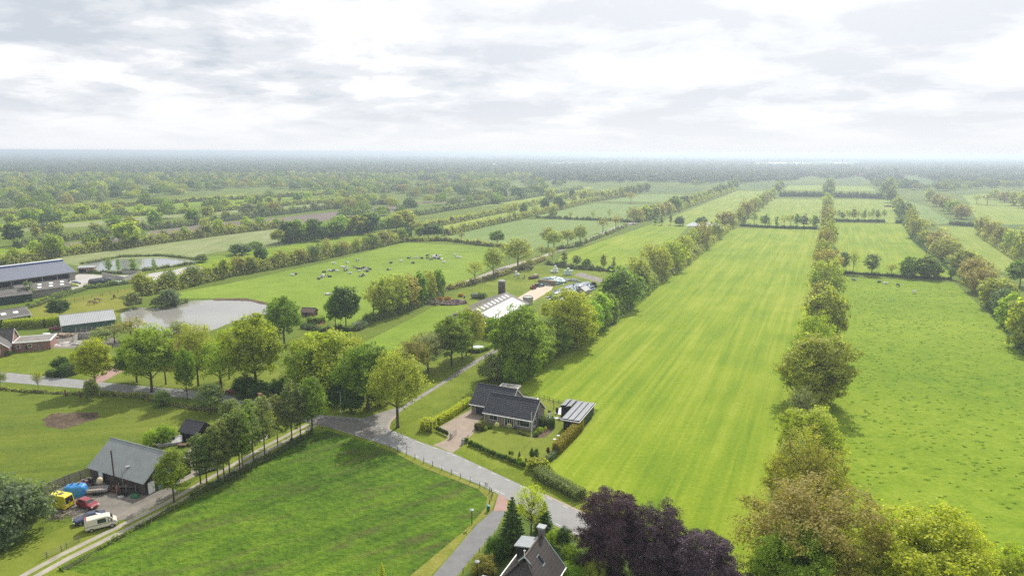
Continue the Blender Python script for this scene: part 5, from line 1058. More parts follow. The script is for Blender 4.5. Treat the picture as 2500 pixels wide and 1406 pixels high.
e = G(190, 668); bs = empty('brick_store', e, R_(20), 'little brown brick store with a flat roof by the far pond', 'shed'); MB().box(0, 7, 0, 5, 0, 2.7).build('wall', brickmat('orange_brick', (.34, .16, .09), (.28, .13, .08)), bs); MB().box(-.3, 7.3, -.4, 5.3, 2.72, 2.95).build('roof', M['corr_light'], bs); opening(bs, 'opening', 'f', .4, .05, 3.4, 2.3, 0, 'darkgap', 'white_trim')
sw = empty('silage_walls', G(250, 676), 0, 'pale concrete silage walls beside the far pond', 'wall')
def wallseg(px, h, t=.3):
    P = [G(x, y) - sw.location for x, y in px]
    for a, b in zip(P[:-1], P[1:]):
        d = (b - a).normalized(); n = Vector((-d.y, d.x, 0)) * t / 2; MB().prism([(p.x, p.y) for p in (a - n, b - n, b + n, a + n)], 0, h, 'z').build('wall_panel', M['conc'], sw)
wallseg([(250, 677), (303, 688), (346, 677)], 2.4); wallseg([(290, 668), (345, 670), (346, 677)], 1.6)
# ------------------------------------------------------------------ tiled roof house at the bottom
R1, R2 = G(1322, 1302, 7.8), G(1284, 1354, 7.8); d = (R2 - R1); an = math.atan2(d.y, d.x); Lr = d.length
th_ = empty('tiled_roof_house', (R1.x, R1.y, 0), an, 'steep brown tiled house with zinc dormer and white edges at the bottom edge', 'house')
HW, ZE, ZR = 3.7, 3.9, 7.8; x1 = Lr + .4; xe = Lr + 4.0
MB().prism([(-HW + .3, -.1), (HW - .3, -.1), (HW - .3, ZE - .2), (0, ZR - .5), (-HW + .3, ZE - .2)], .25, Lr - .6, 'x').box(Lr - .6, xe - 1.7, -HW + .3, HW - .3, -.1, ZE - .4).build('wall', M['redwall'], th_)
mb = MB()
for s in (1, -1):
    q = [(0, 0, ZR), (0, s * HW, ZE - .3), (xe - 1.2, s * HW, ZE - .3), (x1, 0.0, ZR)]
    mb.slab(*(q if s < 0 else q[::-1]), .14)
hp = [(x1 - .05, -.75, ZR - .75), (xe - 1.2, -HW, ZE - .3), (xe - 1.2, HW, ZE - .3), (x1 - .05, .75, ZR - .75)]
mb.slab(*hp, .14); rf = mb.build('roof', M['tile_brown'], th_)
MB().tube([(-.1, 0, ZR + .04), (x1 + .1, 0, ZR + .04)], .13, 6).build('ridge', plain('mossy_ridge', (.13, .10, .075), .9, .3), rf)
for s in (1, -1): MB().tube([(-.06, 0, ZR + .03), (-.06, s * HW, ZE - .27)], .09, 4).build('gable_edge', plain('pale_green_paint', (.35, .45, .42), .6, .1), th_)
MB().tube([(x1 + .02, -.85, ZR - .85), (x1 + .12, 0, ZR + .06), (x1 + .02, .85, ZR - .85)], .1, 4).build('hip_bargeboard', plain('pale_green_board', (.42, .52, .50), .6, .1), th_)
MB().tube([(x1 + .1, 0, ZR - .2), (x1 + .1, 0, ZR + .9)], .06, 5).lathe([(.02, 0), (.16, .12), (.02, .26)], 8, c=(x1 + .1, 0, ZR + .8)).build('finial', M['white_trim'], th_)
MB().box(-.45, .3, -.42, .42, ZR - 1.2, ZR + .75).build('chimney', brickmat('chimney_brick', (.15, .11, .10), (.11, .09, .085)), th_); ch = MB().box(-.62, .46, -.6, .6, ZR + 1.0, ZR + 1.12); ch.box(-.55, -.47, -.5, .5, ZR + .75, ZR + 1.0).box(.3, .38, -.5, .5, ZR + .75, ZR + 1.0); ch.build('chimney_cap', M['zinc'], th_)
for s in (-1,):
    MB().box(1.1, 3.4, -2.3, -.5, ZE, ZR - .75).build('dormer', M['black_wood'], th_); MB().slab((.9, -2.6, ZR - .58), (.9, -.2, ZR - .26), (3.65, -.2, ZR - .26), (3.65, -2.6, ZR - .58), .16).build('dormer_roof', M['zinc'], th_)
    opening(th_, 'window', 'f', 1.25, ZE + 1.2, 2.0, 1.5, -2.3, bars=(.33, .66))
def onroof(x, y, lift=.06): return (x, y, ZR - abs(y) * (ZR - ZE + .3) / HW + lift)
MB().slab(onroof(3.3, .9), onroof(3.3, 1.9), onroof(4.1, 1.9), onroof(4.1, .9), -.08).build('skylight', M['zinc'], th_)
MB().slab(onroof(3.4, 1.0, .15), onroof(3.4, 1.8, .15), onroof(4.0, 1.8, .15), onroof(4.0, 1.0, .15), -.03).build('skylight_pane', M['glass'], th_)
MB().tube([(0, HW + .06, ZE - .32), (xe - 1.2, HW + .06, ZE - .32)], .1, 5).build('gutter', M['white_trim'], th_); MB().tube([(0, -HW - .06, ZE - .32), (xe - 1.2, -HW - .06, ZE - .32)], .1, 5).build('gutter', M['white_trim'], th_)
MB().box(xe - 3.6, xe - 1.0, -HW - 2.4, -HW + .4, 0, 3.1).build('porch', M['redwall'], th_); MB().box(xe - 3.8, xe - .8, -HW - 2.6, -HW + .2, 3.1, 3.28).build('porch_roof', M['zinc'], th_)
# ------------------------------------------------------------------ vehicles
def paint(name, c, rough=.3):
    mt, nt, b = newmat(name); co = N(nt, 'TexCoord').outputs['Object']
    LK(nt, (mix(nt, 1, c, ramp(nt, noise(nt, co, 1.3, 5, .6), [(.3, (.86, .86, .86)), (.7, (1.06, 1.06, 1.06))]), 'MULTIPLY'), b.inputs['Base Color'])); b.inputs['Roughness'].default_value = rough; b.inputs['Coat Weight'].default_value = .4; return mt
M['tyre'] = plain('tyre_rubber', (.018, .018, .018), .85, .1); M['rim'] = plain('wheel_rim', (.42, .42, .43), .4, .1, 3, .7); M['lamp'] = plain('lamp_glass', (.70, .70, .68), .15, .05); M['redlamp'] = plain('red_lamp', (.35, .02, .02), .25, .05)
def vehicle(name, label, cat, p, ang, secs, side, fr, rr, pm, wheels, wr=.31, bumper=None, extra=None, group='parked vehicles'):
    """secs: (x, z_low, half_width_belt, z_belt, half_width_top, z_top) from rear to front; side: list of (i, j, bottom, top) glass spans; fr / rr: (i, j) windscreen and rear window sections"""
    r = empty(name, p, ang, label, cat, group); ring = []
    for x, zl, hb, zb, ht, zt in secs:
        R = [(hb * .86, zl), (hb * .99, zl + .13), (hb * 1.0, zb * .62 + zl * .38), (hb * .985, zb), (ht, zt - .05), (ht * .86, zt)]
        ring.append([(x, y, z) for y, z in R] + [(x, -y, z) for y, z in R[::-1]])
    n = len(ring[0]); mb = MB(); vs = [v for q in ring for v in q]; k = len(ring)
    fs = [(i * n + j, i * n + (j + 1) % n, (i + 1) * n + (j + 1) % n, (i + 1) * n + j) for i in range(k - 1) for j in range(n)]
    fs += [tuple(range(n))[::-1], tuple((k - 1) * n + j for j in range(n))]
    mb.add(vs, fs); body = mb.build('body', pm, r, bevel=.025)
    def at(x, s, f):
        for a, b in zip(secs[:-1], secs[1:]):
            if a[0] <= x <= b[0]:
                t = (x - a[0]) / (b[0] - a[0]); q = [a[m_] + (b[m_] - a[m_]) * t for m_ in range(6)]
                return Vector((x, s * ((q[2] * .985) + (q[4] - q[2] * .985) * f + .012), q[3] + (q[5] - .05 - q[3]) * f))
    for x0, x1, f0, f1 in side:
        for s in (1, -1):
            c = [at(x0 + (x1 - x0) * .0, s, f0), at(x1, s, f0), at(x1 - (.0 if x1 < .4 else .12), s, f1), at(x0 + (.12 if x0 < -1.3 else .0), s, f1)]
            mb = MB(); mb.slab(*(c if s < 0 else c[::-1]), .03); mb.build('side_window', M['glass'], r)
    for (a, b, nm) in ((fr[0], fr[1], 'windscreen'), (rr[0], rr[1], 'rear_window')):
        A, B = secs[a], secs[b]; d = 1 if nm == 'windscreen' else -1
        def P(S, y, t): return None
        pa = (A[0], A[4] if nm == 'rear_window' and False else A[4], A[5]); pb = (B[0], B[4], B[5])
        n_ = Vector((A[5] - B[5], 0, B[0] - A[0])).normalized() * .015
        if n_.z < 0: n_ = -n_
        q = [Vector((pa[0] + (pb[0] - pa[0]) * t, s * (pa[1] + (pb[1] - pa[1]) * t) * .86, pa[2] + (pb[2] - pa[2]) * t)) + n_ for t, s in ((.1, -1), (.9, -1), (.9, 1), (.1, 1))]
        MB().slab(*(q if (q[1] - q[0]).cross(q[3] - q[0]).dot(n_) > 0 else q[::-1]), .03).build(nm, M['glass'], r)
    for x in wheels:
        hb = min((abs(sx[0] - x), sx[2]) for sx in secs)[1]
        for s in (1, -1):
            y0, y1 = sorted((s * (hb - .19), s * (hb + .012)))
            w = MB().tube([(x, y0, wr), (x, y1, wr)], wr, 16).build('wheel', M['tyre'], r); yo = s * (hb + .014); y2, y3 = sorted((yo, s * (hb - .05)))
            MB().tube([(x, y2, wr), (x, y3 if s < 0 else y3, wr)], wr * .62, 12).build('rim', M['rim'], w)
    f, b = secs[-1], secs[0]
    for s in (1, -1):
        MB().box(f[0] - .14, f[0] + .02, s * f[2] * .86 - .16, s * f[2] * .86 + .16, f[3] - .12, f[3] + .06).build('headlight', M['lamp'], r, bevel=.02)
        MB().box(b[0] - .03, b[0] + .1, s * b[2] * .9 - .1, s * b[2] * .9 + .1, b[3] - .15, b[3] + .12).build('tail_light', M['redlamp'], r, bevel=.02)
    if bumper:
        MB().box(f[0] - .1, f[0] + .07, -f[2] * .97, f[2] * .97, f[1] - .02, f[1] + .2).build('bumper', bumper, r, bevel=.03); MB().box(b[0] - .07, b[0] + .1, -b[2] * .97, b[2] * .97, b[1] - .02, b[1] + .22).build('bumper', bumper, r, bevel=.03)
    if extra: extra(r)
    return r
HATCH = [(-2.02, .35, .70, .82, .60, .88), (-1.93, .25, .82, .92, .64, 1.06), (-1.42, .22, .86, .95, .60, 1.44), (-.3, .22, .87, .95, .60, 1.51), (.35, .22, .87, .93, .58, 1.43), (1.08, .22, .85, .90, .68, 1.0), (1.75, .25, .81, .80, .62, .86), (2.04, .35, .66, .62, .55, .68)]
SEDAN = [(-2.3, .35, .72, .82, .62, .90), (-2.15, .25, .83, .92, .70, 1.02), (-1.5, .22, .87, .95, .68, 1.08), (-.85, .22, .88, .95, .58, 1.42), (.15, .22, .88, .94, .57, 1.44), (1.0, .22, .87, .90, .70, 1.0), (2.0, .25, .83, .78, .66, .86), (2.3, .35, .68, .60, .56, .66)]
VAN = [(-2.45, .42, .90, 1.05, .80, 1.70), (-2.4, .35, .97, 1.15, .82, 2.5), (-2.2, .33, .98, 1.2, .80, 2.72), (.9, .33, .98, 1.2, .80, 2.74), (1.25, .33, .98, 1.18, .78, 2.45), (1.75, .33, .96, 1.12, .80, 1.55), (2.3, .36, .92, .95, .74, 1.12), (2.5, .45, .80, .75, .66, .86)]
OLDVAN = [(-2.3, .45, .88, 1.0, .78, 1.55), (-2.24, .38, .93, 1.1, .78, 2.02), (-2.0, .36, .94, 1.12, .78, 2.1), (.9, .36, .94, 1.12, .76, 2.12), (1.3, .36, .94, 1.1, .74, 1.98), (1.7, .36, .93, 1.08, .78, 1.4), (2.1, .38, .90, 1.02, .76, 1.15), (2.25, .46, .82, .80, .70, .92)]
def mid(*px): return sum((G(x, y) for x, y in px), Vector()) / len(px)
def head(a, b): d = G(*b) - G(*a); return math.atan2(d.y, d.x)
yel = paint('yellow_paint', (.72, .62, .02))
def yx(r):
    mb = MB(); mb.box(-1.2, -.5, -.35, .35, 2.74, 2.82); mb.build('roof_hatch', M['wood'], r, bevel=.02)
    MB().box(-2.47, -2.44, -.02, .02, .5, 2.4).build('door_gap', M['black'], r)
    for s in (1, -1): MB().box(-2.462, -2.44, s * .42 - .3, s * .42 + .3, 1.3, 2.05).build('rear_window', M['glass'], r)
    for s in (1, -1): MB().box(1.45, 1.6, s * 1.0 - .1, s * 1.0 + .1, 1.3, 1.6).build('wing_mirror', M['black'], r)
vehicle('yellow_van', 'bright yellow high roofed van parked next to the willow', 'van', mid((112, 1245), (178, 1240), (140, 1232)), R_(180 - 14), VAN, [(1.0, 1.6, .05, .72), (-.75, .2, .1, .55)], (4, 5), (0, 1), yel, (-1.45, 1.55), .34, M['black'], yx)
def wx(r):
    for s in (1, -1): MB().box(-2.315, -2.27, s * .42 - .27, s * .42 + .27, 1.22, 1.75).build('rear_window', M['glass'], r)
    mb = MB(); mb.box(-2.2, 2.0, -.955, -.94, 1.02, 1.08); mb.box(-2.2, 2.0, .94, .955, 1.02, 1.08); mb.build('side_stripe', M['black'], r)
    MB().box(-2.15, -1.95, -.7, .7, 2.1, 2.16).build('roof_rail', M['redlamp'], r)
vehicle('white_van', 'cream old van with dark side stripe beside the lane', 'van', mid((210, 1294), (240, 1302), (280, 1280), (262, 1272)), R_(33), OLDVAN, [(.95, 1.6, .1, .8), (-.5, .75, .1, .8)], (4, 5), (0, 1), paint('cream_paint', (.62, .58, .46)), (-1.4, 1.45), .33, M['black'], wx)
vehicle('red_car', 'dark red hatchback in front of the yellow van', 'car', mid((187, 1234), (216, 1246), (240, 1238), (215, 1228)), R_(-24), HATCH, [(-1.3, -.32, .08, .85), (-.24, .55, .08, .85)], (4, 5), (1, 2), paint('dark_red_paint', (.25, .018, .028)), (-1.25, 1.28), .31)
vehicle('blue_car', 'dark blue saloon beside the cream van', 'car', mid((186, 1284), (207, 1288), (250, 1258), (232, 1254)), R_(180 + 40), SEDAN, [(-1.0, -.2, .08, .85), (-.12, .75, .08, .85)], (4, 5), (2, 3), paint('navy_paint', (.022, .032, .085)), (-1.35, 1.4), .31)
vehicle('red_estate', 'dark red car half under the yellow tree', 'car', mid((556, 961), (585, 958)), R_(172), HATCH, [(-1.3, -.32, .08, .85), (-.24, .55, .08, .85)], (4, 5), (1, 2), paint('wine_paint', (.20, .012, .025)), (-1.25, 1.28), .31)
vehicle('grey_car', 'grey estate car by the old barn on the farmyard', 'car', G(186, 694), R_(30), HATCH, [(-1.3, -.32, .08, .85), (-.24, .55, .08, .85)], (4, 5), (1, 2), paint('grey_paint', (.20, .22, .26)), (-1.25, 1.28), .31)
vehicle('yellow_car', 'small yellow green car next to the grey one by the old barn', 'car', G(180, 699), R_(20), HATCH, [(-1.3, -.32, .08, .85)], (4, 5), (1, 2), paint('lime_paint', (.50, .55, .06)), (-1.25, 1.28), .31)
vehicle('burgundy_car', 'wrecked burgundy car in front of the green shed hedge', 'car', G(140, 806), R_(15), SEDAN, [(-1.0, -.2, .08, .85)], (4, 5), (2, 3), paint('burgundy_paint', (.16, .02, .035)), (-1.35, 1.4), .31)
for i, (x, y, c, s) in enumerate([(560, 1110, (.55, .57, .58), 'silver'), (525, 1130, (.30, .33, .38), 'steel grey'), (507, 1148, (.60, .60, .60), 'white')]):
    vehicle('parked_car', '%s car standing in the shade behind the alders' % s, 'car', G(x, y), R_(205 + 8 * i), HATCH, [(-1.3, -.32, .08, .85), (-.24, .55, .08, .85)], (4, 5), (1, 2), paint(s.replace(' ', '_') + '_paint', c), (-1.25, 1.28), .31)
# trailer
tr = empty('box_trailer', mid((220, 1200), (262, 1200), (238, 1210)), R_(12), 'open grey tipping trailer on the gravel by the barn', 'trailer')
mb = MB().box(-1.6, 1.6, -.8, .8, .58, .64); mb.build('bed', plain('trailer_bed', (.30, .25, .22), .9, .25), tr)
mb = MB()
for a in ((-1.6, 1.6, -.84, -.8), (-1.6, 1.6, .8, .84), (-1.64, -1.6, -.84, .84), (1.6, 1.64, -.84, .84)): mb.box(*a, .56, 1.0)
mb.build('side_board', M['steel'], tr)
for s in (1, -1):
    for x in (-.35, .35): MB().tube([(x, s * .9 - .09, .3), (x, s * .9 + .09, .3)], .3, 14).build('wheel', M['tyre'], tr)
MB().tube([(1.6, 0, .5), (2.9, 0, .48)], .05, 6).build('drawbar', M['steel'], tr)
# lumpy heaps and covered things
def lumpy(name, label, cat, p, rz, sx, sy, sz, mat, seed=0, box=2.0, n=22, rough=.12, group=None, parent=None, subname=None):
    rng = np.random.default_rng(seed); ph = rng.uniform(0, 6.28, 12); fq = rng.uniform(1, 6, (6, 3)); mb = MB(); m_ = n // 2; vs = []
    for i in range(m_ + 1):
        v = i / m_ * math.pi / 2 * 1.02
        for j in range(n):
            u = j / n * 6.2832; d = np.array([math.cos(u) * math.cos(v), math.sin(u) * math.cos(v), math.sin(v)]); e = (np.abs(d) ** box).sum() ** (-1 / box)
            q = 1 + rough * float(np.sum(np.sin(fq @ d * 2 + ph[:6]))) / 2.4 + rough * .25 * rng.normal(); vs.append((d[0] * e * sx * q, d[1] * e * sy * q, max(-.02, d[2] * e * sz * q - .02 * (i == 0))))
    mb.add(vs, [(i * n + j, i * n + (j + 1) % n, (i + 1) * n + (j + 1) % n, (i + 1) * n + j) for i in range(m_) for j in range(n)] + [tuple(m_ * n + j for j in range(n))])
    o = mb.build(name if not subname else subname, mat, parent)
    if parent is None: o.location = p; o.rotation_euler = (0, 0, rz); tag(o, label, cat, group)
    return o
def heapmat(name, cols, scale=2.2):
    mt, nt, b = newmat(name); co = N(nt, 'TexCoord').outputs['Object']; v = N(nt, 'TexVoronoi'); v.inputs['Scale'].default_value = scale; LK(nt, (co, v.inputs['Vector'])); sp = N(nt, 'SeparateColor'); LK(nt, (v.outputs['Color'], sp.inputs[0]))
    LK(nt, (ramp(nt, sp.outputs[0], [(i / len(cols), c) for i, c in enumerate(cols)], 'CONSTANT'), b.inputs['Base Color'])); b.inputs['Roughness'].default_value = .85
    bn = N(nt, 'Bump'); bn.inputs['Strength'].default_value = 1; bn.inputs['Distance'].default_value = .2; LK(nt, (v.outputs['Distance'], bn.inputs['Height']), (bn.outputs[0], b.inputs['Normal'])); return mt
tarpm = plain('blue_tarpaulin', (.03, .20, .48), .4, .2, 1.2, bump=.8, bscale=2.5)
tp = empty('covered_boat', mid((158, 1208), (212, 1205)), R_(8), 'boat under a bright blue tarpaulin by the plank fence', 'boat')
lumpy('', '', '', None, 0, 1.85, 1.15, 1.9, tarpm, 3, 4.5, 28, .02, parent=tp, subname='tarpaulin'); lumpy('', '', '', None, 0, 2.3, .85, 1.2, plain('orange_hull', (.32, .07, .03), .5, .1), 4, 3.0, 20, .03, parent=tp, subname='hull').location = (-.35, .1, 0)
MB().tube([(1.6, 0, .5), (3.2, 0, .55)], .07, 6).build('drawbar', M['steel'], tp)
MB().tube([(-.6, -.4, 1.88), (-.5, .5, 1.9)], .12, 6).tube([(.5, -.4, 1.9), (.6, .5, 1.88)], .12, 6).build('hold_down_tyre', M['tyre'], tp)
rng_ = random.Random(9)
def sticks(name, label, p, n, L, col, rad=.05, spread=1.2, cat='wood pile', hgt_=.5, seed=1):
    rn = random.Random(seed); mb = MB()
    for _ in range(n):
        a = rn.uniform(0, 6.28); l = L * rn.uniform(.5, 1); x, y, z = rn.gauss(0, spread * .5), rn.gauss(0, spread * .35), rn.uniform(.05, hgt_); dz = rn.uniform(-.15, .25)
        mb.tube([(x - math.cos(a) * l / 2, y - math.sin(a) * l / 2, max(.05, z - dz)), (x + math.cos(a) * l / 2, y + math.sin(a) * l / 2, max(.05, z + dz))], rad * rn.uniform(.6, 1.5), 5)
    o = mb.build(name, plain(name + '_bark', col, .9, .4, 1.2)); o.location = p; return tag(o, label, cat)
sticks('branch_pile', 'untidy pile of branches and planks behind the yellow van', G(150, 1257), 34, 2.8, (.22, .18, .14), .055, 2.6)
# clutter along the barn wall
def lw(o, x, y, z=0): q = rot(o.rotation_euler.z, x, y); return Vector((o.location.x + q[0], o.location.y + q[1], z))
for i, (x, y, c, s) in enumerate([(.6, -1.0, (.03, .05, .14), 'navy'), (1.3, -.8, (.05, .05, .055), 'black'), (.5, -1.9, (.35, .03, .03), 'red'), (1.4, -1.8, (.30, .04, .035), 'rusty red')]):
    d = empty('oil_drum', lw(wk, x, y), 0, '%s oil drum by the white door of the barn' % s, 'drum', 'oil drums'); MB().lathe([(.29, 0), (.29, .28), (.305, .3), (.29, .32), (.29, .58), (.305, .6), (.29, .62), (.29, .88)], 14).build('shell', plain(s.replace(' ', '_') + '_drum', c, .5, .2), d, True); MB().cyl(0, 0, .88, .895, .27, 14).build('lid', M['steel'] if i else plain('yellow_lid', (.5, .4, .03), .5), d)
cm = empty('cement_mixer', lw(wk, 4.9, -1.6), .5, 'cream cement mixer in front of the barn wall', 'mixer'); MB().lathe([(.2, 0), (.5, .3), (.58, .7), (.42, 1.15), (.3, 1.3)], 14, c=(0, 0, .75)).build('drum', plain('cream_drum', (.52, .43, .27), .6, .2), cm, True); MB().tube([(-.5, -.4, 0), (-.1, 0, .9)], .05, 5).tube([(.5, -.4, 0), (.1, 0, .9)], .05, 5).tube([(0, .5, 0), (0, .1, .9)], .05, 5).build('stand', M['steel'], cm); MB().box(-.25, .25, .35, .75, .9, 1.75).build('motor_box', plain('cream_box', (.50, .42, .28), .6, .2), cm, bevel=.04)
pr = empty('pipe_rack', lw(wk, 11.2, -.9), 0, 'steel rack loaded with gas cylinders and pipes along the barn', 'rack')
for x in (-1.7, 0, 1.7): MB().box(x - .04, x + .04, -.4, -.32, 0, 1.9).box(x - .04, x + .04, .32, .4, 0, 1.9).box(x - .04, x + .04, -.4, .4, .55, .61).box(x - .04, x + .04, -.4, .4, 1.25, 1.31).build('frame', M['steel'], pr)
for z in (.72, 1.42):
    for k in range(3): MB().tube([(-1.6 + .2 * k, -.22 + .2 * k, z), (1.5, -.22 + .2 * k, z)], .1, 8).build('pipe', plain('dark_pipe', (.05, .045, .04), .6, .3), pr)
lumpy('scrap_heap', 'brown heap of scrap machine parts against the barn wall', 'scrap', lw(wk, 8.2, -1.1), R_(ANG), 1.5, .8, 1.0, heapmat('scrap', [(.03, .025, .022), (.07, .05, .04), (.12, .09, .06), (.04, .04, .042), (.16, .06, .03)], 3), 7, 2, 22, .25)
lumpy('scrap_heap', 'low dark scrap heap under the cream mixer', 'scrap', lw(wk, 6.4, -1.0), R_(ANG), 1.0, .7, .8, heapmat('scrap_dark', [(.02, .02, .02), (.05, .04, .03), (.09, .07, .05)], 3), 8, 2, 20, .25)
lumpy('tyre_heap', 'black heap of old tyres and engine blocks under the pipe rack', 'scrap', lw(wk, 10.6, -1.5), R_(ANG), 1.3, .55, .6, heapmat('old_rubber', [(.012, .012, .012), (.03, .028, .026), (.06, .05, .04)], 4), 31, 2, 22, .3)
lumpy('scrap_heap', 'dark heap of wheels and chains between mixer and white door', 'scrap', lw(wk, 3.2, -1.9), R_(ANG), 1.0, .7, .6, heapmat('chain_scrap', [(.02, .018, .018), (.05, .04, .035), (.10, .07, .05)], 4), 32, 2, 20, .3)
lumpy('green_tub', 'green plastic tub at the barn corner', 'tub', lw(wk, 13.4, -1.2), R_(ANG), .75, .45, .6, plain('green_plastic', (.03, .15, .06), .5, .1), 9, 4, 18, .03)
rb = MB().box(-.3, .3, -.3, .3, 0, 1.1, ).box(-.34, .34, -.34, .34, 1.1, 1.16).build('rusty_cabinet', plain('rust', (.22, .075, .03), .9, .3)); rb.location = lw(wk, 9.6, -1.5); tag(rb, 'small rusty cabinet in front of the scrap heap', 'cabinet')
lumpy('stone_block', 'grey lump of concrete on the gravel near the barn', 'rubble', lw(wk, 11.4, -2.4), 0, .5, .4, .35, M['conc'], 10, 3, 16, .15)
pb = empty('picnic_bench', G(662, 964), R_(-15), 'dark wooden picnic bench in the shade by the back road', 'bench'); MB().box(-.95, .95, -.4, .4, .72, .77).build('table_top', M['wood'], pb)
for s in (1, -1): MB().box(-.95, .95, s * .72 - .14, s * .72 + .14, .42, .46).build('seat', M['wood'], pb); MB().tube([(s * .65, -.75, 0), (s * .65, .3, .72)], .05, 4).tube([(s * .65, .75, 0), (s * .65, -.3, .72)], .05, 4).build('leg', M['wood'], pb)
for i, (x, y) in enumerate(((446, 1090), (466, 1086))): q = MB().box(-.9, .9, -.5, .5, .5, .56).box(-.8, -.7, -.4, .4, 0, .5).box(.7, .8, -.4, .4, 0, .5).build('garden_table', M['brownwood']); q.location = G(x, y); tag(q, '%s wooden table by the black shed' % ('left' if not i else 'right'), 'table')
# ------------------------------------------------------------------ street furniture
sl_ = empty('street_lamp', G(833, 1011), 0, 'tall pale street lamp at the crossroads', 'street lamp'); MB().tube([(0, 0, 0), (0, 0, 1.2), (0, 0, 5.4)], [.09, .075, .05], 8).build('pole', plain('pale_green_pole', (.45, .52, .48), .5, .05), sl_); MB().tube([(0, 0, 5.35), (-.25, -.05, 5.5), (-.7, -.12, 5.52)], [.04, .06, .07], 6).build('lamp_head', M['steel'], sl_)
for (x, y, h, lb_) in ((1152, 1281, 2.5, 'short black lamp post with grey hood beside the side road'), (1165, 1418, 2.9, 'lamp post with pyramid hood in the garden hedge at the bottom edge')):
    g_ = empty('garden_lamp', G(x, y), 0, lb_, 'street lamp'); MB().cyl(0, 0, 0, h, .06, 8).build('pole', M['black'], g_); MB().lathe([(.12, h), (.16, h + .18)], 12).build('lantern', M['lamp'], g_); MB().lathe([(.40, h + .17), (.36, h + .25), (.08, h + .36)], 14).build('hood', M['zinc'], g_)
fp = empty('flagpole', G(1297, 1076), 0, 'tall white flagpole without a flag on the bungalow lawn', 'flagpole'); MB().tube([(0, 0, 0), (0, 0, 6.4)], [.06, .04], 8).build('pole', M['white_trim'], fp); MB().lathe([(.01, 0), (.07, .07), (.01, .14)], 8, c=(0, 0, 6.4)).build('knob', M['white_trim'], fp)
pf = empty('post_fence', G(955, 1096), 0, 'wire fence on dark posts between the dark meadow and the road', 'fence'); base = pf.location.copy()
path = [(640 + a / 3.125, 1000 + b / 3.125) for a, b in ((970, 300), (1036, 325), (1101, 350), (1167, 376), (1233, 407), (1301, 432), (1372, 464), (1443, 494), (1514, 526), (1587, 556), (1660, 595), (1734, 632), (1752, 650), (1748, 690), (1735, 730))]
PP = [G(x, y) - base for x, y in path]
for p in PP: MB().box(p.x - .05, p.x + .05, p.y - .05, p.y + .05, -.05, 1.12).build('post', plain('post_wood', (.085, .075, .065), .9, .2) if p is PP[0] else bpy.data.materials['post_wood'], pf)
mb = MB()
for z in (.35, .7, 1.05): mb.tube([p + Vector((0, 0, z)) for p in PP], .012, 3)
mb.build('wire', M['steel'], pf)
gn = MB()
for i, (x, y) in enumerate(((1185, 1186), (1189, 1188), (1199, 1200), (1203, 1210))):
    q = empty('marker_post', G(x, y), 0, '%s white topped marker post at the mouth of the side road' % NUM[i], 'post', 'marker posts'); MB().cyl(0, 0, 0, .75, .06, 8).build('post', M['black'], q); MB().lathe([(.05, .75), (.12, .82), (.1, .95), (.02, 1.0)], 10).build('cap', plain('cream_cap', (.75, .66, .5), .5, .05) if i == 0 else bpy.data.materials['cream_cap'], q)
wb = empty('waste_bin', G(1192, 1247), .3, 'green waste bin on the verge of the side road', 'bin'); MB().lathe([(.26, 0), (.34, .95)], 10).build('body', plain('bin_green', (.02, .14, .09), .5, .1), wb); MB().lathe([(.37, .95), (.34, 1.05), (.1, 1.12)], 10).build('lid', plain('bin_lid', (.03, .20, .16), .5, .1), wb)
sp_ = empty('road_bollard', G(787, 1046), 0, 'little black bollard on the corner of the dark meadow', 'bollard'); MB().lathe([(.12, 0), (.12, .8), (.06, .95)], 8).build('post', M['black'], sp_); MB().lathe([(.125, .55), (.125, .7)], 8).build('band', M['white_trim'], sp_)
for i, (x, y) in enumerate(((160, 967), (195, 970))):
    q = MB().tube([(0, 0, -.1), (0, 0, 1.6)], .16, 8).tube([(0, 0, 1.3), (.45, 0, 0)], .08, 6).build('gate_stump', M['brownwood']); q.location = G(x, y); tag(q, '%s thick wooden gate post at the top of the left pasture' % ('left' if not i else 'right'), 'post', 'gate posts')
def railfence(name, label, px, h, n, post=2.0, mat='wood', pr_=.05, rr=.035):
    P = [G(x, y) for x, y in px]; r = empty(name, P[0], 0, label, 'fence'); mb = MB()
    for a, b in zip(P[:-1], P[1:]):
        L = (b - a).length
        for k in range(int(L / post) + 1): c = a - P[0] + (b - a).normalized() * k * post; MB().box(c.x - pr_, c.x + pr_, c.y - pr_, c.y + pr_, 0, h).build('post', M[mat], r)
    for k in range(n): mb.tube([p - P[0] + Vector((0, 0, h * (k + .7) / n)) for p in P], rr, 4)
    mb.build('rail', M[mat], r); return r
railfence('rail_fence', 'low grey rail fence beside the lane below the cream van', [(193, 1322), (150, 1345), (102, 1366)], 1.0, 3)
railfence('garden_fence', 'dark rail fence behind the bungalow lawn', [(1316, 972), (1350, 982), (1378, 988)], 1.1, 2, 1.6, 'black_wood')
railfence('paddock_fence', 'thin dark fence along the horse paddock', [(70, 752), (160, 738), (250, 722), (330, 706)], 1.2, 3, 3.5, 'black_wood', .05, .02)
railfence('garden_fence', 'wire fence along the side road by the spruce', [(1218, 1292), (1170, 1350), (1130, 1400), (1110, 1430)], 1.0, 2, 1.8, 'steel', .035, .02)
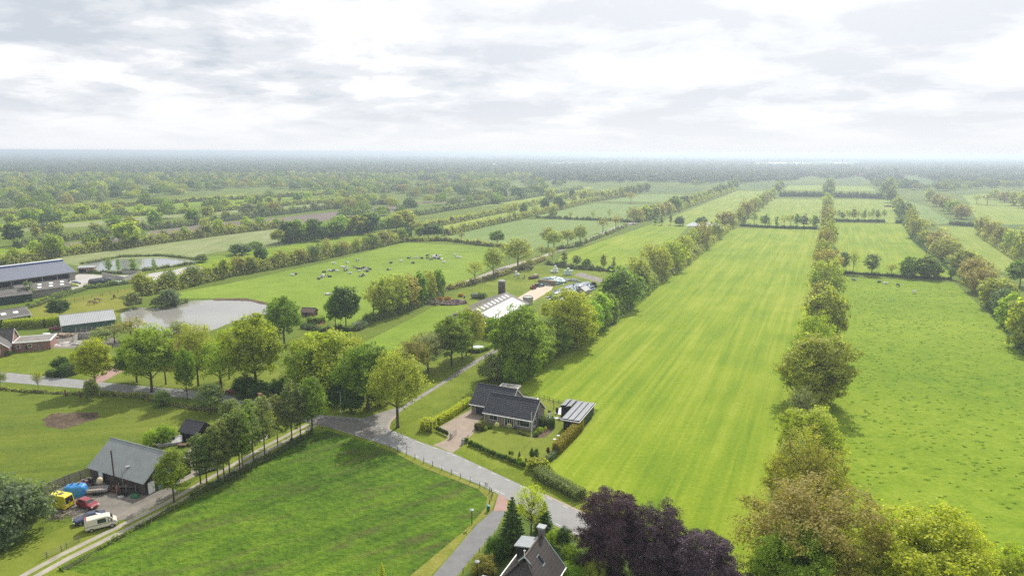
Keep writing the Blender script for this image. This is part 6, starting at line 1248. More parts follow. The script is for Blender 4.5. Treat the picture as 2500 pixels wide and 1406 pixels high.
# entrance gates
for i, (pp, a) in enumerate((((1101, 1070), R_(62)), ((1130, 1084), R_(60)))):
    g_ = empty('driveway_gate', G(*pp), a, '%s wrought iron gate with grey pillar at the driveway' % ('left' if not i else 'right'), 'gate', 'driveway gates')
    MB().box(-.25, .25, -.25, .25, 0, 1.1).build('pillar', M['conc'], g_, bevel=.02); MB().box(-.3, .3, -.3, .3, 1.1, 1.18).lathe([(.02, 0), (.13, .12), (.13, .26), (.02, .38)], 8, c=(0, 0, 1.18)).build('pillar_cap', M['kerb'] if False else M['conc'], g_)
    mb = MB()
    for k in range(8): mb.tube([(.35 + .24 * k, 0, .1), (.35 + .24 * k, 0, 1.0 + .05 * k)], .018, 4)
    mb.tube([(.3, 0, .2), (2.1, 0, .2)], .022, 4).tube([(.3, 0, 1.0), (2.1, 0, 1.38)], .022, 4).tube([(2.08, 0, .05), (2.08, 0, 1.42)], .035, 4).tube([(.3, 0, .05), (.3, 0, 1.1)], .03, 4); mb.build('gate_leaf', M['black'], g_)
# ------------------------------------------------------------------ small garden plants
def ordn(i): return NUM[i] if i < 20 else ('twenty ' if i < 30 else 'thirty ' if i < 40 else 'forty ' if i < 50 else 'fifty ') + NUM[i % 10 - 1] if i % 10 else ['', '', 'twentieth', 'thirtieth', 'fortieth', 'fiftieth', 'sixtieth'][i // 10]
def ordinal(i):  # 0 based
    n = i + 1
    if n <= 20: return NUM[i]
    t = {2: 'twenty', 3: 'thirty', 4: 'forty', 5: 'fifty', 6: 'sixty'}[n // 10]
    return t + ' ' + NUM[n % 10 - 1] if n % 10 else t.replace('y', 'ieth')
fr0 = [(1130 + a / 7.81, 1060 + b / 7.81) for a, b in ((30, 160), (75, 160), (130, 215), (160, 215), (200, 240), (230, 240), (270, 270), (305, 280), (350, 300), (395, 340), (440, 345), (480, 370), (520, 400), (570, 400), (610, 430), (650, 440), (690, 450), (730, 460), (770, 490), (820, 500), (860, 510), (900, 540), (940, 560), (990, 570), (1030, 590), (1075, 610), (1120, 620), (1165, 640))]
for i, (x, y) in enumerate(fr0): plant(G(x, y), 1.05 + .25 * rng_.random(), .85, 'shrub', 'dg' if i % 5 else 'g', '%s little clipped yew from the gate along the front garden' % ordinal(i), 'small yews along the front garden', lod='N')
for i in range(8): plant(G(1067 + 3.6 * i, 1053 + 1.7 * i), 1.35, .5, 'shrub', 'dg', '%s slim cypress from the left beside the round hedge' % NUM[i], 'slim cypresses beside the round hedge', lod='N')
for i, (x, y) in enumerate(((1213, 1050), (1243, 1053))):
    r = plant(G(x, y), 1.15, 1.0, 'shrub', (.55, .55, .38), '%s of two white flowering standard trees before the bungalow' % ('left' if not i else 'right'), 'white standard trees', lod='N'); r.location.z = .75; tm = MB().cyl(0, 0, -1.9, .6, .06, 6).build('stem', M['bark'], r)
for x, y, h, w, k, t_, s in ((1298, 1126, 2.9, 1.1, 'alder', 'dg', 'left tall dark cypress on the front lawn'), (1309, 1126, 2.8, 1.2, 'alder', 'dg', 'right tall dark cypress on the front lawn'), (1338, 1112, 1.9, .9, 'alder', (.11, .03, .03), 'small wine red tree at the garden corner'), (1268, 1122, 2.0, .9, 'conifer', 'dg', 'small dark conifer near the end of the yew row'), (1271, 1126, 1.0, .9, 'shrub', 'yl', 'small golden ball shrub beside the dark conifer'), (1244, 1114, 1.3, .6, 'alder', 'dg', 'tiny clipped column left of the dark conifer'), (1250, 1116, 1.5, .8, 'thin', 'g', 'tiny standard tree right of the clipped column'), (1284, 1132, 1.3, .5, 'alder', (.10, .05, .05), 'thin reddish column left of the tall cypresses'),
                          (1184, 1050, .9, 1.2, 'shrub', 'lg', 'pale green shrub in the lawn bed by the drive'), (1193, 1045, .8, 1.6, 'shrub', 'dg', 'dark low shrub below the left bungalow window'), (1318, 1055, 1.2, 1.6, 'shrub', 'yg', 'yellow green shrub at the bungalow corner'), (1332, 1052, 1.1, .7, 'alder', 'yl', 'golden cone shrub at the bungalow corner'), (1308, 1064, .8, 1.3, 'shrub', 'dg', 'dark ball shrub right of the flagpole'), (1279, 1062, .5, .8, 'shrub', 'dg', 'small dark ball in the flower bed'), (1290, 1064, .5, .8, 'shrub', 'ol', 'small olive ball in the flower bed'), (1268, 1058, .5, .8, 'shrub', 'gy', 'small grey ball in the flower bed'), (1258, 1048, .7, .6, 'shrub', 'dg', 'dark pot plant beside the front door'),
                          (1335, 1150, 1.2, 1.2, 'shrub', 'dg', 'small dark bush in the field edge by the broad hedge'), (22, 868, 1.6, 2.0, 'shrub', 'dg', 'dark round bush before the brick house'), (55, 856, 1.0, 1.6, 'shrub', (.22, .07, .05), 'red leaved bush before the brick house'), (65, 858, 2.0, .8, 'alder', 'dg', 'little dark cypress before the brick house'), (1176, 728, 2.6, 5, 'shrub', 'g', 'green bush behind the slurry tank'), (1075, 735, 1.8, 2.4, 'shrub', 'or_', 'left gorse bush in orange bloom by the rubble heap'), (1093, 735, 1.9, 3.0, 'shrub', 'or_', 'middle gorse bush in orange bloom by the rubble heap'), (1125, 724, 1.3, 2.4, 'shrub', 'or_', 'right gorse bush in orange bloom near the blue barrel'), (1094, 588, 2.0, 5, 'shrub', 'or_', 'orange flowering gorse in the hedge behind the cows'), (1180, 596, 2.0, 4, 'shrub', 'or_', 'second orange gorse in the hedge behind the cows')):
    plant(G(x, y), h, w, k, t_, s, 'garden plants', lod='N')
pots = MB()
for i, (x, y) in enumerate(((1341, 1015), (1360, 1008))):
    q = empty('planter', G(x, y), 0, '%s planter on the white terrace' % ('white' if not i else 'black'), 'planter'); MB().lathe([(.25, 0), (.38, .95)], 10).build('pot', M['white_trim'] if not i else M['black'], q); lumpy('', '', '', None, 0, .36, .36, .4, plain('pot_plant', (.03, .06, .015), .9, .4, 8) if not i else bpy.data.materials['pot_plant'], 4, 2, 12, .2, parent=q, subname='plant').location = (0, 0, .93)
bp_ = MB().cyl(0, 0, 0, 1.9, .07, 8).lathe([(.07, 1.9), (.1, 1.95), (.03, 2.0)], 8).build('garden_post', M['navy']); bp_.location = G(1352, 998); tag(bp_, 'dark blue post on the back lawn of the bungalow', 'post')
for i, (x, y) in enumerate(((1363, 1064), (1354, 1073))): q = MB().lathe([(.35, 0), (.35, .12), (.3, .14)], 10).build('stepping_stone', M['terrace']); q.location = (*G(x, y).xy, .03); tag(q, '%s white stepping stone beside the golden hedge' % ('upper' if not i else 'lower'), 'stone', 'stepping stones')
# ------------------------------------------------------------------ farmyard behind the barn
bale_m = plain('mint_wrap', (.58, .68, .60), .35, .1, 2); bale_w = plain('white_wrap', (.72, .73, .72), .35, .08, 2)
def bales(spec, p, lab, mm, grp):
    k = 0
    for x, y, z in spec:
        q = MB().lathe([(.02, 0), (.58, .0), (.64, .06), (.64, 1.14), (.58, 1.2), (.02, 1.2)], 16).build('wrapped_bale', mm, None, True); q.location = (p.x + x * 1.34, p.y + y * 1.34, z * 1.21 + .02)
        tag(q, lab % NUM[k], 'bale', grp); k += 1
bales([(0, 0, 0), (1, 0, 0), (2, 0, 0), (0, 1, 0), (1, 1, 0), (2, 1, 0), (.5, .5, 1), (1.5, .5, 1), (1, .5, 2), (2.4, .6, 1), (-.1, .5, 1)], G(1380, 672), '%s mint wrapped bale of the large stack behind the silage heap', bale_m, 'bales in the large stack')
bales([(0, 0, 0), (1, 0, 0), (2, .1, 0), (1.5, .6, 0), (1, .3, 1), (1.8, .3, 1), (1.3, .4, 2)], G(1347, 666), '%s pale wrapped bale of the middle stack behind the silage heap', bale_w, 'bales in the middle stack')
bales([(0, 0, 0), (.1, .1, 1), (.9, .6, 0)], G(1259, 674), '%s white wrapped bale of the small stack by the pale lane', bale_w, 'bales in the small stack')
tarpg = plain('green_tarp', (.16, .26, .24), .35, .35, .5, bump=1, bscale=.8); tarpb = plain('blue_black_tarp', (.07, .11, .14), .35, .5, .5, bump=1, bscale=.8)
c1 = empty('silage_heap', G(1348, 690), R_(62), 'silage heap under a green tarp with an open brown face', 'silage heap'); lumpy('', '', '', None, 0, 7.5, 6.2, 2.6, tarpg, 12, 2.2, 34, .07, parent=c1, subname='tarp'); MB().box(-7.0, -5.2, -4.2, 4.2, -.05, 2.2).build('silage_face', plain('cut_silage', (.22, .15, .09), .95, .25), c1, bevel=.3)
c2 = empty('silage_heap', G(1400, 712), R_(62), 'long silage heap under blue black tarp beside the brown one', 'silage heap'); lumpy('', '', '', None, 0, 20, 6.5, 2.2, tarpb, 13, 2.4, 48, .08, parent=c2, subname='tarp')
mb = MB()
rn = random.Random(4)
for k in range(26): a, b = rn.uniform(-17, 17), rn.uniform(-4.5, 4.5); mb.lathe([(.28, 0), (.48, 0), (.5, .1), (.46, .2), (.28, .2)], 10, c=(a, b, 2.2 * max(.05, 1 - (abs(a) / 20) ** 2.4 - (abs(b) / 6.5) ** 2.4) ** (1 / 2.4) + .03))
mb.build('weight_tyre', M['tyre'], c2)
lumpy('crumpled_sheet', 'crumpled dark sheet at the left of the silage face', 'tarp', G(1313, 700), R_(40), 3.2, 1.6, 1.0, plain('dark_sheet', (.06, .07, .09), .4, .5, 1, bump=1, bscale=2), 14, 2, 26, .35)
lumpy('white_sheet', 'heap of white plastic sheet behind the silage heaps', 'tarp', G(1394, 686), 0, 3.6, 1.3, .9, plain('white_plastic', (.55, .57, .58), .4, .2, 1), 15, 2, 24, .35)
lumpy('manure_heap', 'dark brown heap at the right end of the farmyard', 'heap', G(1446, 701), .4, 2.6, 1.8, 1.7, heapmat('manure', [(.06, .04, .03), (.10, .07, .05), (.05, .04, .04)], 2), 16, 2, 24, .25)
lumpy('rubble_heap', 'purplish heap of old roof tiles left of the farm barn', 'heap', G(1109, 742), .3, 5.2, 2.4, 1.5, heapmat('old_tiles', [(.22, .14, .15), (.28, .19, .19), (.16, .11, .12), (.33, .25, .24)], 2.2), 17, 2, 34, .2)
sticks('branch_heap', 'heap of cut branches beside the tile heap', G(1068, 742), 70, 4.2, (.20, .16, .13), .09, 4.2, 'wood pile', 1.4, 5)
br_ = MB().lathe([(.3, 0), (.34, .3), (.34, .7), (.28, 1.0)], 12).build('blue_barrel', plain('blue_plastic', (.03, .09, .35), .4, .1)); br_.location = G(1134, 728); tag(br_, 'blue plastic barrel near the tile heap', 'barrel')
rm = empty('red_machine', G(1301, 706), .6, 'small red machine standing on the silage track', 'machine'); MB().box(-1.0, 1.0, -.7, .7, .45, 1.2).box(-.2, .8, -.5, .5, 1.2, 1.9).build('body', plain('machine_red', (.22, .03, .03), .5, .2), rm, bevel=.06)
for x in (-.7, .7):
    for s in (1, -1): MB().tube([(x, s * .75 - .12, .4), (x, s * .75 + .12, .4)], .4, 12).build('wheel', M['tyre'], rm)
wg = empty('hay_wagon', G(1287, 658), .25, 'rusty brown flat wagon beside the pale lane', 'wagon'); MB().box(-3.2, 3.2, -1.2, 1.2, .8, 1.0).box(-3.2, -3.0, -1.2, 1.2, 1.0, 1.9).box(-3.2, 3.2, -1.2, -1.1, 1.0, 1.6).build('bed', plain('rusty_wagon', (.14, .085, .06), .85, .3), wg)
for x in (-2, 2):
    for s in (1, -1): MB().tube([(x, s * 1.0 - .12, .4), (x, s * 1.0 + .12, .4)], .4, 12).build('wheel', M['tyre'], wg)
bt = empty('old_boat', G(1302, 680), .75, 'old brown wreck of a boat lying in the grass', 'boat')
mb = MB(); st = [(-3.2, .1, .9), (-2.6, .9, .75), (-1, 1.25, .65), (1, 1.25, .65), (2.6, 1.0, .7), (3.1, .9, .8)]; vs = []
for x, hw, z in st: vs += [(x, -hw, z + .4), (x, -hw * .6, .1), (x, hw * .6, .1), (x, hw, z + .4)]
mb.add(vs, [(4 * i + j, 4 * i + j + 1, 4 * i + j + 5, 4 * i + j + 4) for i in range(5) for j in range(3)] + [(20, 21, 22, 23), (3, 2, 1, 0)]); mb.build('hull', plain('boat_brown', (.16, .10, .075), .8, .3), bt)
MB().box(.4, 2.4, -.8, .8, .6, 1.9).build('cabin', plain('boat_cabin', (.45, .38, .33), .7, .3), bt, bevel=.1); MB().box(-2.2, .3, -.7, .7, .7, .85).build('deck', M['wood'], bt)
wf = empty('timber_frame', G(1272, 681), .2, 'bare timber frame standing in the rough grass', 'frame')
for x, y in ((-1.8, 0), (-.9, .3), (1.6, 0), (2.0, .8)): MB().box(x - .1, x + .1, y - .1, y + .1, 0, 2.0).build('upright', M['wood'], wf)
MB().box(-1.9, -.8, -.05, .25, .5, .6).box(.4, 2.1, -.05, .2, .2, .5).build('beam', M['wood'], wf)
lumpy('trampoline_pit', 'bluish white paddling pool in the little hedged garden', 'pool', G(1167, 848), 0, 2.0, 1.6, .45, plain('pool_white', (.55, .60, .68), .4, .1), 18, 2.2, 22, .03)
sg = gable('milk_house', 'small pale roofed shed behind the trees at the end of the farmyard', 'shed', G(1428, 722), 65, 6, 4, 2.2, 3.4, M['conc'], M['corr_light'], trim=None)
lumpy('tarped_hay', 'black tarp covered hay stack in the concrete yard', 'hay stack', G(245, 695), R_(35), 4.6, 2.8, 2.9, plain('black_tarp', (.03, .04, .042), .5, .3, 1, bump=.6, bscale=2), 19, 5, 26, .04)
lumpy('feed_tub', 'pale green feed tub beside the black tarp stack', 'tub', G(288, 690), 0, 1.7, 1.0, .8, plain('mint_tub', (.45, .55, .48), .5, .1), 20, 4, 20, .03)
lumpy('rubble_heap', 'heap of demolition timber and stones before the ruined shed', 'heap', G(145, 822), .2, 4.5, 2.0, 1.0, heapmat('demolition', [(.35, .28, .2), (.18, .13, .1), (.45, .4, .33), (.25, .2, .16), (.5, .36, .18)], 1.8), 21, 2, 34, .25)
lumpy('rubble_heap', 'white flattened rubble below the ruined shed', 'heap', G(180, 838), .2, 5.5, 2.2, .35, heapmat('pale_rubble', [(.5, .47, .43), (.38, .35, .32), (.58, .55, .52)], 1.6), 22, 2, 34, .25)
gt = empty('gas_tank', G(114, 824), .2, 'white rounded tank next to the brick annex', 'tank'); MB().tube([(-1.1, 0, .85), (-.9, 0, .85), (.9, 0, .85), (1.1, 0, .85)], [.45, .7, .7, .45], 14).build('barrel', M['white_trim'], gt, True); MB().box(-.7, -.5, -.4, .4, 0, .4).box(.5, .7, -.4, .4, 0, .4).build('cradle', M['steel'], gt)
lumpy('molehill', 'dark mound in the far mown field by the tree row', 'heap', G(2168, 505), 0, 5, 3, 1.6, M['mud'], 23, 2, 22, .15)
# slide and playthings in the cottage garden
sd = empty('garden_slide', G(786, 796), R_(40), 'small red slide in the garden below the cow pasture', 'slide'); MB().slab((-1.6, -.25, .1), (-1.6, .25, .1), (.6, .25, 1.5), (.6, -.25, 1.5), .06).build('chute', plain('slide_red', (.45, .03, .05), .4, .05), sd); MB().tube([(.6, -.25, 0), (.6, -.25, 1.9)], .04, 5).tube([(.6, .25, 0), (.6, .25, 1.9)], .04, 5).build('ladder', M['steel'], sd)
# ------------------------------------------------------------------ animals
def creature(name, nodes, edges, mat, sub=1):
    me = bpy.data.meshes.new(name); me.from_pydata([n[:3] for n in nodes], edges, []); o = bpy.data.objects.new(name, me); C.objects.link(o)
    sk = o.modifiers.new('skin', 'SKIN'); sk.use_smooth_shade = True
    for v, n in zip(me.skin_vertices[0].data, nodes): v.radius = n[3] if len(n) > 3 and isinstance(n[3], tuple) else (n[3], n[3])
    me.skin_vertices[0].data[0].use_root = True
    s = o.modifiers.new('sub', 'SUBSURF'); s.levels = s.render_levels = sub
    dg = bpy.context.evaluated_depsgraph_get(); m2 = bpy.data.meshes.new_from_object(o.evaluated_get(dg)); bpy.data.objects.remove(o); m2.materials.clear(); m2.materials.append(mat); m2.name = name; return m2
def hide(name, dark, light, th):
    mt, nt, b = newmat(name); co = N(nt, 'TexCoord').outputs['Object']; oi = N(nt, 'ObjectInfo'); va = N(nt, 'VectorMath', operation='ADD'); cb = N(nt, 'CombineXYZ'); LK(nt, (mth(nt, 'MULTIPLY', oi.outputs['Random'], 60), cb.inputs[0]), (co, va.inputs[0]), (cb.outputs[0], va.inputs[1]))
    LK(nt, (ramp(nt, noise(nt, va.outputs[0], 1.1, 2, .5, .4), [(th, dark), (th + .02, light)]), b.inputs['Base Color'])); b.inputs['Roughness'].default_value = .75; return mt
def four(xs, xh, z, w, r, lie): return None
LIE = [(-.3, 0, .50, .42), (-.95, 0, .46, .34), (.35, 0, .52, .40), (.80, 0, .74, .22), (1.10, 0, .95, .16), (1.38, 0, .84, .10), (-1.2, 0, .38, .07), (-1.25, .2, .12, .04),
       (.45, .33, .24, .13), (.85, .36, .12, .08), (.55, .42, .07, .06), (.45, -.33, .24, .13), (.85, -.36, .12, .08), (.55, -.42, .07, .06), (-.75, .42, .26, .2), (-.3, .55, .12, .1), (-.7, .6, .07, .06), (-.75, -.36, .26, .2), (-.35, -.5, .12, .1), (-.7, -.52, .07, .06), (1.02, .22, 1.02, .05), (1.02, -.22, 1.02, .05)]
LE = [(0, 1), (0, 2), (2, 3), (3, 4), (4, 5), (1, 6), (6, 7), (2, 8), (8, 9), (9, 10), (2, 11), (11, 12), (12, 13), (1, 14), (14, 15), (15, 16), (1, 17), (17, 18), (18, 19), (4, 20), (4, 21)]
STAND = [(-.3, 0, 1.08, .38), (-.85, 0, 1.12, .34), (.45, 0, 1.08, .38), (.85, 0, 1.15, .22), (1.2, 0, 1.1, .15), (1.5, 0, .92, .10), (-1.12, 0, 1.15, .07), (-1.2, 0, .6, .03),
         (.5, .22, .65, .13), (.52, .22, .35, .075), (.5, .22, .03, .07), (.5, -.22, .65, .13), (.56, -.22, .35, .075), (.55, -.22, .03, .07), (-.85, .24, .7, .18), (-.98, .24, .42, .08), (-.92, .24, .03, .07), (-.85, -.24, .7, .18), (-1.02, -.24, .42, .08), (-.98, -.24, .03, .07), (1.12, .2, 1.2, .05), (1.12, -.2, 1.2, .05)]
GRAZE = [v for v in STAND]; GRAZE[3] = (.95, 0, .92, .2); GRAZE[4] = (1.25, 0, .5, .14); GRAZE[5] = (1.42, 0, .18, .1); GRAZE[20] = (1.15, .18, .62, .05); GRAZE[21] = (1.15, -.18, .62, .05)
HORSE = [(x, y, z * 1.18 + (.05 if 8 <= i <= 19 and z < .1 else 0) * -1, r * .86) for i, (x, y, z, r) in enumerate(GRAZE)]; HORSE = [(x, y, max(z, .03), r) for x, y, z, r in HORSE]
cb_, cw_ = hide('black_pied_hide', (.012, .012, .013), (.68, .66, .62), .585), hide('white_pied_hide', (.015, .015, .016), (.72, .70, .66), .42); cr_ = plain('white_hide', (.72, .69, .62), .8, .08)
LM = [creature('cow_body', LIE, LE, m_) for m_ in (cb_, cw_, cr_)]; SM = [creature('cow_body', STAND, LE, m_) for m_ in (cb_, cw_, cr_)]; GM = [creature('cow_body', GRAZE, LE, m_) for m_ in (cb_, cw_, cr_)]
cows = [(405, 222), (437, 210), (680, 262), (715, 245), (732, 234), (722, 226), (795, 237), (740, 190), (795, 175), (826, 180), (840, 170), (875, 180), (930, 137), (970, 142), (982, 154), (962, 172), (838, 100), (980, 92), (1097, 74, 's'), (1058, 140), (1095, 155), (1130, 152), (1158, 143), (1187, 150), (1216, 160), (1170, 172), (1192, 183), (1107, 180), (1012, 203), (1128, 233), (1152, 220), (1415, 165), (1440, 93), (1548, 75), (1675, 94), (1630, 42), (1707, 36), (1768, 44), (1825, 15), (1828, 42), (1865, 57), (2000, 85), (2118, 14, 's'), (2132, 33), (2165, 36), (1975, 57), (1885, 35), (1905, 43), (1925, 40), (1942, 50), (1955, 20), (1900, 16), (1920, 10), (1888, 22), (1936, 29), (1912, 28), (768, 426), (800, 424)]
def cow(p, k, hd, label, group, mset):
    o = bpy.data.objects.new('cow', mset[k]); C.objects.link(o); o.location = p; o.rotation_euler = (0, 0, hd); o.scale = (.97,) * 3; return tag(o, label, 'cow', group)
rn = random.Random(12); od = sorted(range(len(cows)), key=lambda i: (cows[i][0], cows[i][1])); rank = {i: n for n, i in enumerate(od)}
for i, c in enumerate(cows):
    k = rn.choice([0, 0, 0, 1, 1, 2]); hd = rn.choice([0, math.pi]) + rn.gauss(0, .5); st = len(c) > 2
    cow(G(620 + c[0] / 4.31, 620 + (c[1] + 6) / 4.31), k, hd, '%s %s in the herd, %s counted from the left' % (('mostly black cow', 'mostly white cow', 'all white cow')[k], 'standing' if st else 'lying', ordinal(rank[i])), 'cows in the bright pasture', SM if st else LM)
for x, y, k, ms, hd, s in ((2085, 685, 0, LM, 2.8, 'black and white cow lying leftmost in the bumpy pasture'), (2147, 690, 0, LM, .3, 'black cow lying left of the white one in the bumpy pasture'), (2163, 693, 2, LM, -.4, 'white cow lying in the middle of the bumpy pasture'), (2193, 700, 0, SM, -1.2, 'black cow standing in the bumpy pasture'), (2232, 716, 2, SM, .2, 'white cow standing nearest in the bumpy pasture')): cow(G(x, y), k, hd, s, 'cows in the bumpy pasture', ms)
hm = [plain('dun_coat', (.32, .22, .13), .8, .15), plain('bay_coat', (.10, .05, .03), .8, .15)]
HM = [creature('horse_body', HORSE, LE, m_) for m_ in hm]
for x, y, k, hd, s, sc in ((223, 744, 0, 3.0, 'dun horse grazing on the left of the paddock', 1.0), (239, 738, 0, .2, 'dun horse grazing behind the foal', 1.0), (233, 743, 1, 1.2, 'small dark foal between the two dun horses', .6), (279, 729, 1, 2.2, 'dark brown horse alone on the right of the paddock', .95)):
    o = bpy.data.objects.new('horse', HM[k]); C.objects.link(o); o.location = G(x, y); o.rotation_euler = (0, 0, hd); o.scale = (1.2 * sc,) * 3; tag(o, s, 'horse', 'horses in the paddock')
# ------------------------------------------------------------------ tussocks in the right hand pasture
def tussocks():
    rng = np.random.default_rng(3); PX = [(2055, 690), (2330, 700), (2500, 870), (2600, 1100), (2600, 1440), (2150, 1440), (2075, 1180), (2065, 950), (2075, 800)]; cen, nor, sz, n = [], [], [], 0
    Pw = [G(x, y) for x, y in PX]; xs = [p.x for p in Pw]; ys = [p.y for p in Pw]
    while n < 1200:
        x, y = rng.uniform(min(xs), max(xs)), rng.uniform(min(ys), max(ys))
        if not inside((x, y), Pw): continue
        if rng.uniform() >   .75 + .25 * math.sin(x / 9 + 2) * math.sin(y / 14): continue
        n += 1; r = rng.uniform(.15, .5); m_ = 34; a = rng.uniform(0, 6.28, m_); q = np.sqrt(rng.uniform(0, 1, m_)) * r
        cen.append(np.stack([x + np.cos(a) * q * 1.5, y + np.sin(a) * q, rng.uniform(.02, .14, m_) * (1.15 - q / r)], 1)); nor.append(unit(np.stack([np.cos(a), np.sin(a), np.full(m_, .9)], 1) + rng.normal(0, .4, (m_, 3)))); sz.append(rng.uniform(.07, .17, m_))
    me = leaf_mesh(np.concatenate(cen), np.concatenate(nor), np.concatenate(sz), rng, M['leaf'], 'grass_tussocks', .4); o = bpy.data.objects.new('grass_tussocks', me); C.objects.link(o); o['tint'] = [.16, .27, .02]; tag(o, 'dark green grass tussocks dotted over the right pasture', 'grass', kind='stuff')
tussocks()

# ------------------------------------------------------------------ distant woods, one mass of tree crowns
def woodland():
    rng = np.random.default_rng(11)
    A = [(-60, 374), (2560, 374), (2560, 400), (-60, 400)]
    B = [(-60, 397), (1300, 397), (1345, 428), (1190, 468), (1010, 474), (830, 470), (640, 460), (450, 474), (250, 492), (110, 500), (-60, 515)]
    Cc = [(1300, 397), (2560, 397), (2560, 458), (2400, 460), (2330, 468), (2250, 464), (2160, 468), (2120, 450), (2040, 440), (1990, 434), (1920, 442), (1830, 448), (1700, 452), (1560, 446), (1450, 448), (1340, 440)]
    Dd = [(830, 470), (1010, 474), (1190, 466), (1345, 430), (1400, 455), (1290, 486), (1000, 530), (830, 535)]
    Ee = [(-60, 515), (110, 500), (450, 476), (830, 472), (830, 505), (300, 560), (-60, 600)]
    X = [[(262, 468), (300, 457), (402, 459), (385, 478)], [(452, 485), (600, 471), (606, 480), (470, 494)], [(1556, 471), (1600, 457), (1725, 459), (1710, 470)], [(1836, 449), (1990, 446), (1985, 459), (1800, 463)], [(2190, 434), (2240, 430), (2295, 448), (2310, 461), (2230, 456)], [(2040, 440), (2105, 431), (2115, 454), (2040, 454)], [(2350, 478), (2440, 468), (2500, 492)], [(1840, 398), (2100, 396), (2100, 404), (1840, 406)], [(1340, 398), (1500, 396), (1480, 402), (1340, 404)], [(2100, 412), (2170, 409), (2172, 414), (2100, 418)], [(100, 428), (330, 424), (330, 429), (110, 436)]]
    ph = rng.uniform(0, 6.28, 8)
    V, Tn = [], []
    y = 375.0
    while y < 600:
        g = G(1250, y); d = depth(g); wpx = 11.5 * FPX / d; wm = max(wpx, 4.2); stp = max(.75, .30 * wm)
        x = -60 + rng.uniform(0, wm)
        while x < 2560:
            px, py = x + rng.normal(0, wm * .3), y + rng.normal(0, stp * .5); x += wm * .72
            if py < 373.6: continue
            p = 0; q = (px, py)
            if inside(q, A): p = .62 + .38 * math.sin(px / 97 + ph[0] + py * .9) * math.sin(px / 41 + py / 3.1 + ph[1])
            if inside(q, B): p = 1 if py < 440 else .72
            elif inside(q, Cc): p = .95
            elif inside(q, Dd): p = .32
            elif inside(q, Ee): p = .09
            if p <= 0 or rng.uniform() > p or any(inside(q, e) for e in X): continue
            pt = G(px, py); dd = depth(pt)
            w = 13 * rng.uniform(.7, 1.25) * max(1, 4.2 / wpx * .8); h = 11 * rng.uniform(.65, 1.25) * (rng.uniform(.7, 2.0) if py < 381 else 1); w *= 1.3 if dd > 1500 else 1.08
            n = 240 if dd < 900 else 110 if dd < 1500 else 40 if dd < 3000 else 14
            c = fib(n, rng); c[:, 2] = np.abs(c[:, 2]) * 1.25 - .25
            lump = 1 + .22 * np.sin(c @ rng.normal(0, 3.2, 3) + rng.uniform(0, 6)) + rng.normal(0, .07, n)
            pos = c * lump[:, None] * np.array([w / 2, w / 2, h * .56]) + np.array([pt.x, pt.y, h * .44])
            pos[:, 2] = np.maximum(pos[:, 2], .3)
            s = (.10 if n == 240 else .135 if n == 110 else .21 if n == 40 else .34) * w
            nn = unit(c + rng.normal(0, .45, c.shape)); r = rng.normal(size=c.shape); t = unit(np.cross(nn, r)); b = np.cross(nn, t); hs = np.minimum(s, h * .3) if n == 14 else s
            V.append(np.stack([pos + t * s, pos + b * hs * .7, pos - t * s, pos - b * hs * .7], 1).reshape(-1, 3))
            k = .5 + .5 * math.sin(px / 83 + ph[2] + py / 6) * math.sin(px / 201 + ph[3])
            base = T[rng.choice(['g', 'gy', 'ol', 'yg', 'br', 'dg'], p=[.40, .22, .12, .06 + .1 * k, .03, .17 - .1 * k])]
            if py < 432 and px <= 1300: base = np.array(base) * .38 + np.array([.055, .082, .062]) * .62  # distance haze put into the leaf colour: far crowns dull grey green
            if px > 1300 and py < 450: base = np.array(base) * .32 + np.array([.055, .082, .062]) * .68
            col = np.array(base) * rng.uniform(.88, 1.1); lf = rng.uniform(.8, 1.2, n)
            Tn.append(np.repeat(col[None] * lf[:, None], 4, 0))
        y += stp
    V = np.concatenate(V); Tn = np.concatenate(Tn); n = len(V) // 4
    me = bpy.data.meshes.new('woodland'); me.vertices.add(4 * n); me.vertices.foreach_set('co', V.astype(np.float32).ravel())
    me.loops.add(4 * n); me.loops.foreach_set('vertex_index', np.arange(4 * n, dtype=np.int32))
    me.polygons.add(n); me.polygons.foreach_set('loop_start', np.arange(0, 4 * n, 4, dtype=np.int32)); me.polygons.foreach_set('loop_total', np.full(n, 4, dtype=np.int32))
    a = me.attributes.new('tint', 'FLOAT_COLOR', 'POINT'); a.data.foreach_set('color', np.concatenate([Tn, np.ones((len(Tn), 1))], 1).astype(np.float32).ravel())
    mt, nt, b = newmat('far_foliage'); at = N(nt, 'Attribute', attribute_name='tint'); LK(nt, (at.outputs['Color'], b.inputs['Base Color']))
    b.inputs['Roughness'].default_value = .7; b.inputs['Specular IOR Level'].default_value = .15
    tr = N(nt, 'BsdfTranslucent'); mx = N(nt, 'MixShader'); mx.inputs[0].default_value = .3; LK(nt, (at.outputs['Color'], tr.inputs[0]), (b.outputs[0], mx.inputs[1]), (tr.outputs[0], mx.inputs[2]), (mx.outputs[0], nt.nodes['Material Output'].inputs[0]))
    me.materials.append(mt); me.update(calc_edges=True)
    o = bpy.data.objects.new('woodland', me); C.objects.link(o)
    tag(o, 'hazy mass of distant woods and copses below the horizon', 'woodland', kind='stuff')
woodland()
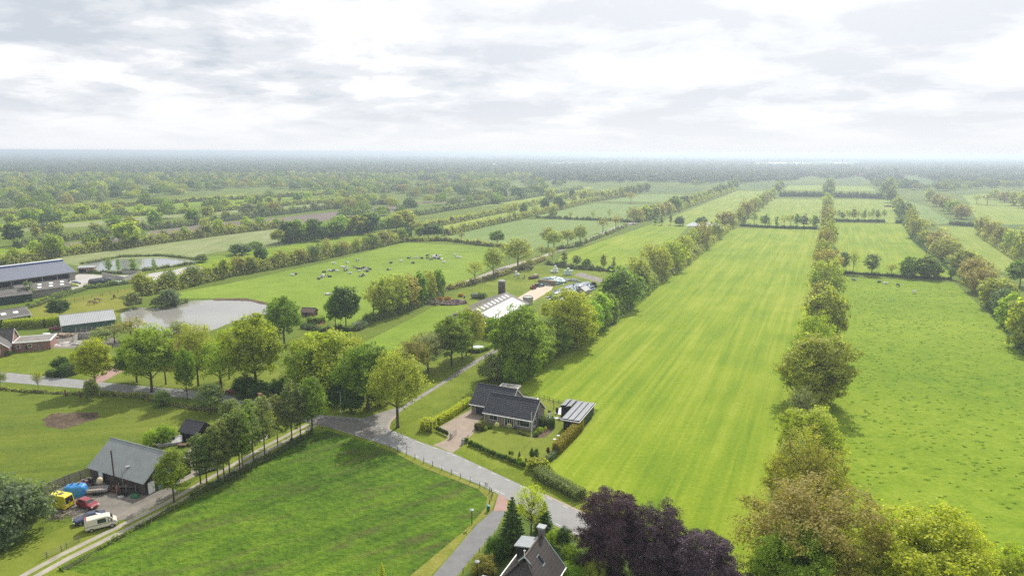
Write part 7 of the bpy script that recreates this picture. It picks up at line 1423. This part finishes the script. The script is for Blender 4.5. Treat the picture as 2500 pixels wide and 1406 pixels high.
# roofs and a spire that stand out of the far woods
for x, y, wpx, hh, ang, wl, rf, nm, lab, ct in ((130, 481, 34, 5, 20, 'white_trim', 'corr_light', 'far_shed', 'pale shed roof in the woods above the left hedgerows', 'shed'), (545, 436, 22, 9, 10, 'white_trim', 'tile_red', 'far_house', 'white house with reddish roof in the left woods', 'house'),
        (745, 424, 12, 10, -10, 'white_trim', 'corr_light', 'far_house', 'tiny white house in the dark woods left of the centre', 'house'), (292, 428, 16, 10, 15, 'conc', 'corr_light', 'far_shed', 'grey shed roof far off in the left woods', 'shed'), (190, 436, 26, 8, 5, 'redwall', 'corr_blue', 'far_house', 'bluish roofed house far off in the left woods', 'house'),
        (1215, 407, 24, 13, 0, 'white_trim', 'corr_light', 'far_barn', 'low white barn on the far plain at the centre', 'barn'), (1470, 386, 34, 20, 0, 'white_trim', 'corr_light', 'far_hall', 'long bright hall near the horizon at the centre', 'hall'), (1900, 401, 42, 9, 0, 'white_trim', 'corr_light', 'far_greenhouse', 'longest white greenhouse roof below the right horizon', 'greenhouse'),
        (1950, 402, 26, 9, 0, 'white_trim', 'corr_light', 'far_greenhouse', 'middle white greenhouse roof below the right horizon', 'greenhouse'), (2052, 403, 28, 12, 0, 'white_trim', 'corr_light', 'far_greenhouse', 'white greenhouse roof beside the dark chimney', 'greenhouse'), (2205, 434, 14, 9, 20, 'redwall', 'tile_brown', 'far_house', 'brown roofed house in the woods at the right', 'house'), (2105, 432, 14, 9, -5, 'redwall', 'tile_red', 'far_house', 'red roofed house behind the far right field', 'house')):
    p = G(x, y); Lm = wpx * depth(p) / FPX; gable(nm, lab, ct, (p.x - Lm / 2, p.y), ang, Lm, max(8, Lm * .4), hh * .65, hh, M[wl], M[rf], (.3, .3, .3, .3), trim=None)
p = G(2056, 403); ck = MB().tube([(0, 0, 0), (0, 0, 34)], [2.2, 1.6], 10).build('far_chimney', M['black_wood']); ck.location = (p.x, p.y, 0); tag(ck, 'dark factory chimney at the white greenhouse', 'chimney')
p = G(935, 386); sp2 = empty('church_tower', p, 0, 'tiny church tower with spire on the horizon', 'church'); MB().box(-5, 5, -5, 5, 0, 26).build('tower', M['redwall'], sp2); MB().tube([(0, 0, 26), (0, 0, 52)], [6.5, .2], 8).build('spire', M['tile'], sp2)

# ------------------------------------------------------------------ the air
hb = MB().box(-15600, 15600, -15600, 15600, -1.0, 61.5)
mt = bpy.data.materials.new('air'); mt.use_nodes = True; nt = mt.node_tree; nt.nodes.clear()
ov = N(nt, 'OutputMaterial'); pv = N(nt, 'VolumePrincipled')
pv.inputs['Color'].default_value = (.74, .85, .97, 1); pv.inputs['Density'].default_value = .0003; pv.inputs['Anisotropy'].default_value = .5
LK(nt, (pv.outputs[0], ov.inputs['Volume']))
hz_o = hb.build('haze', mt); tag(hz_o, 'pale summer haze in the air', 'haze', kind='stuff')
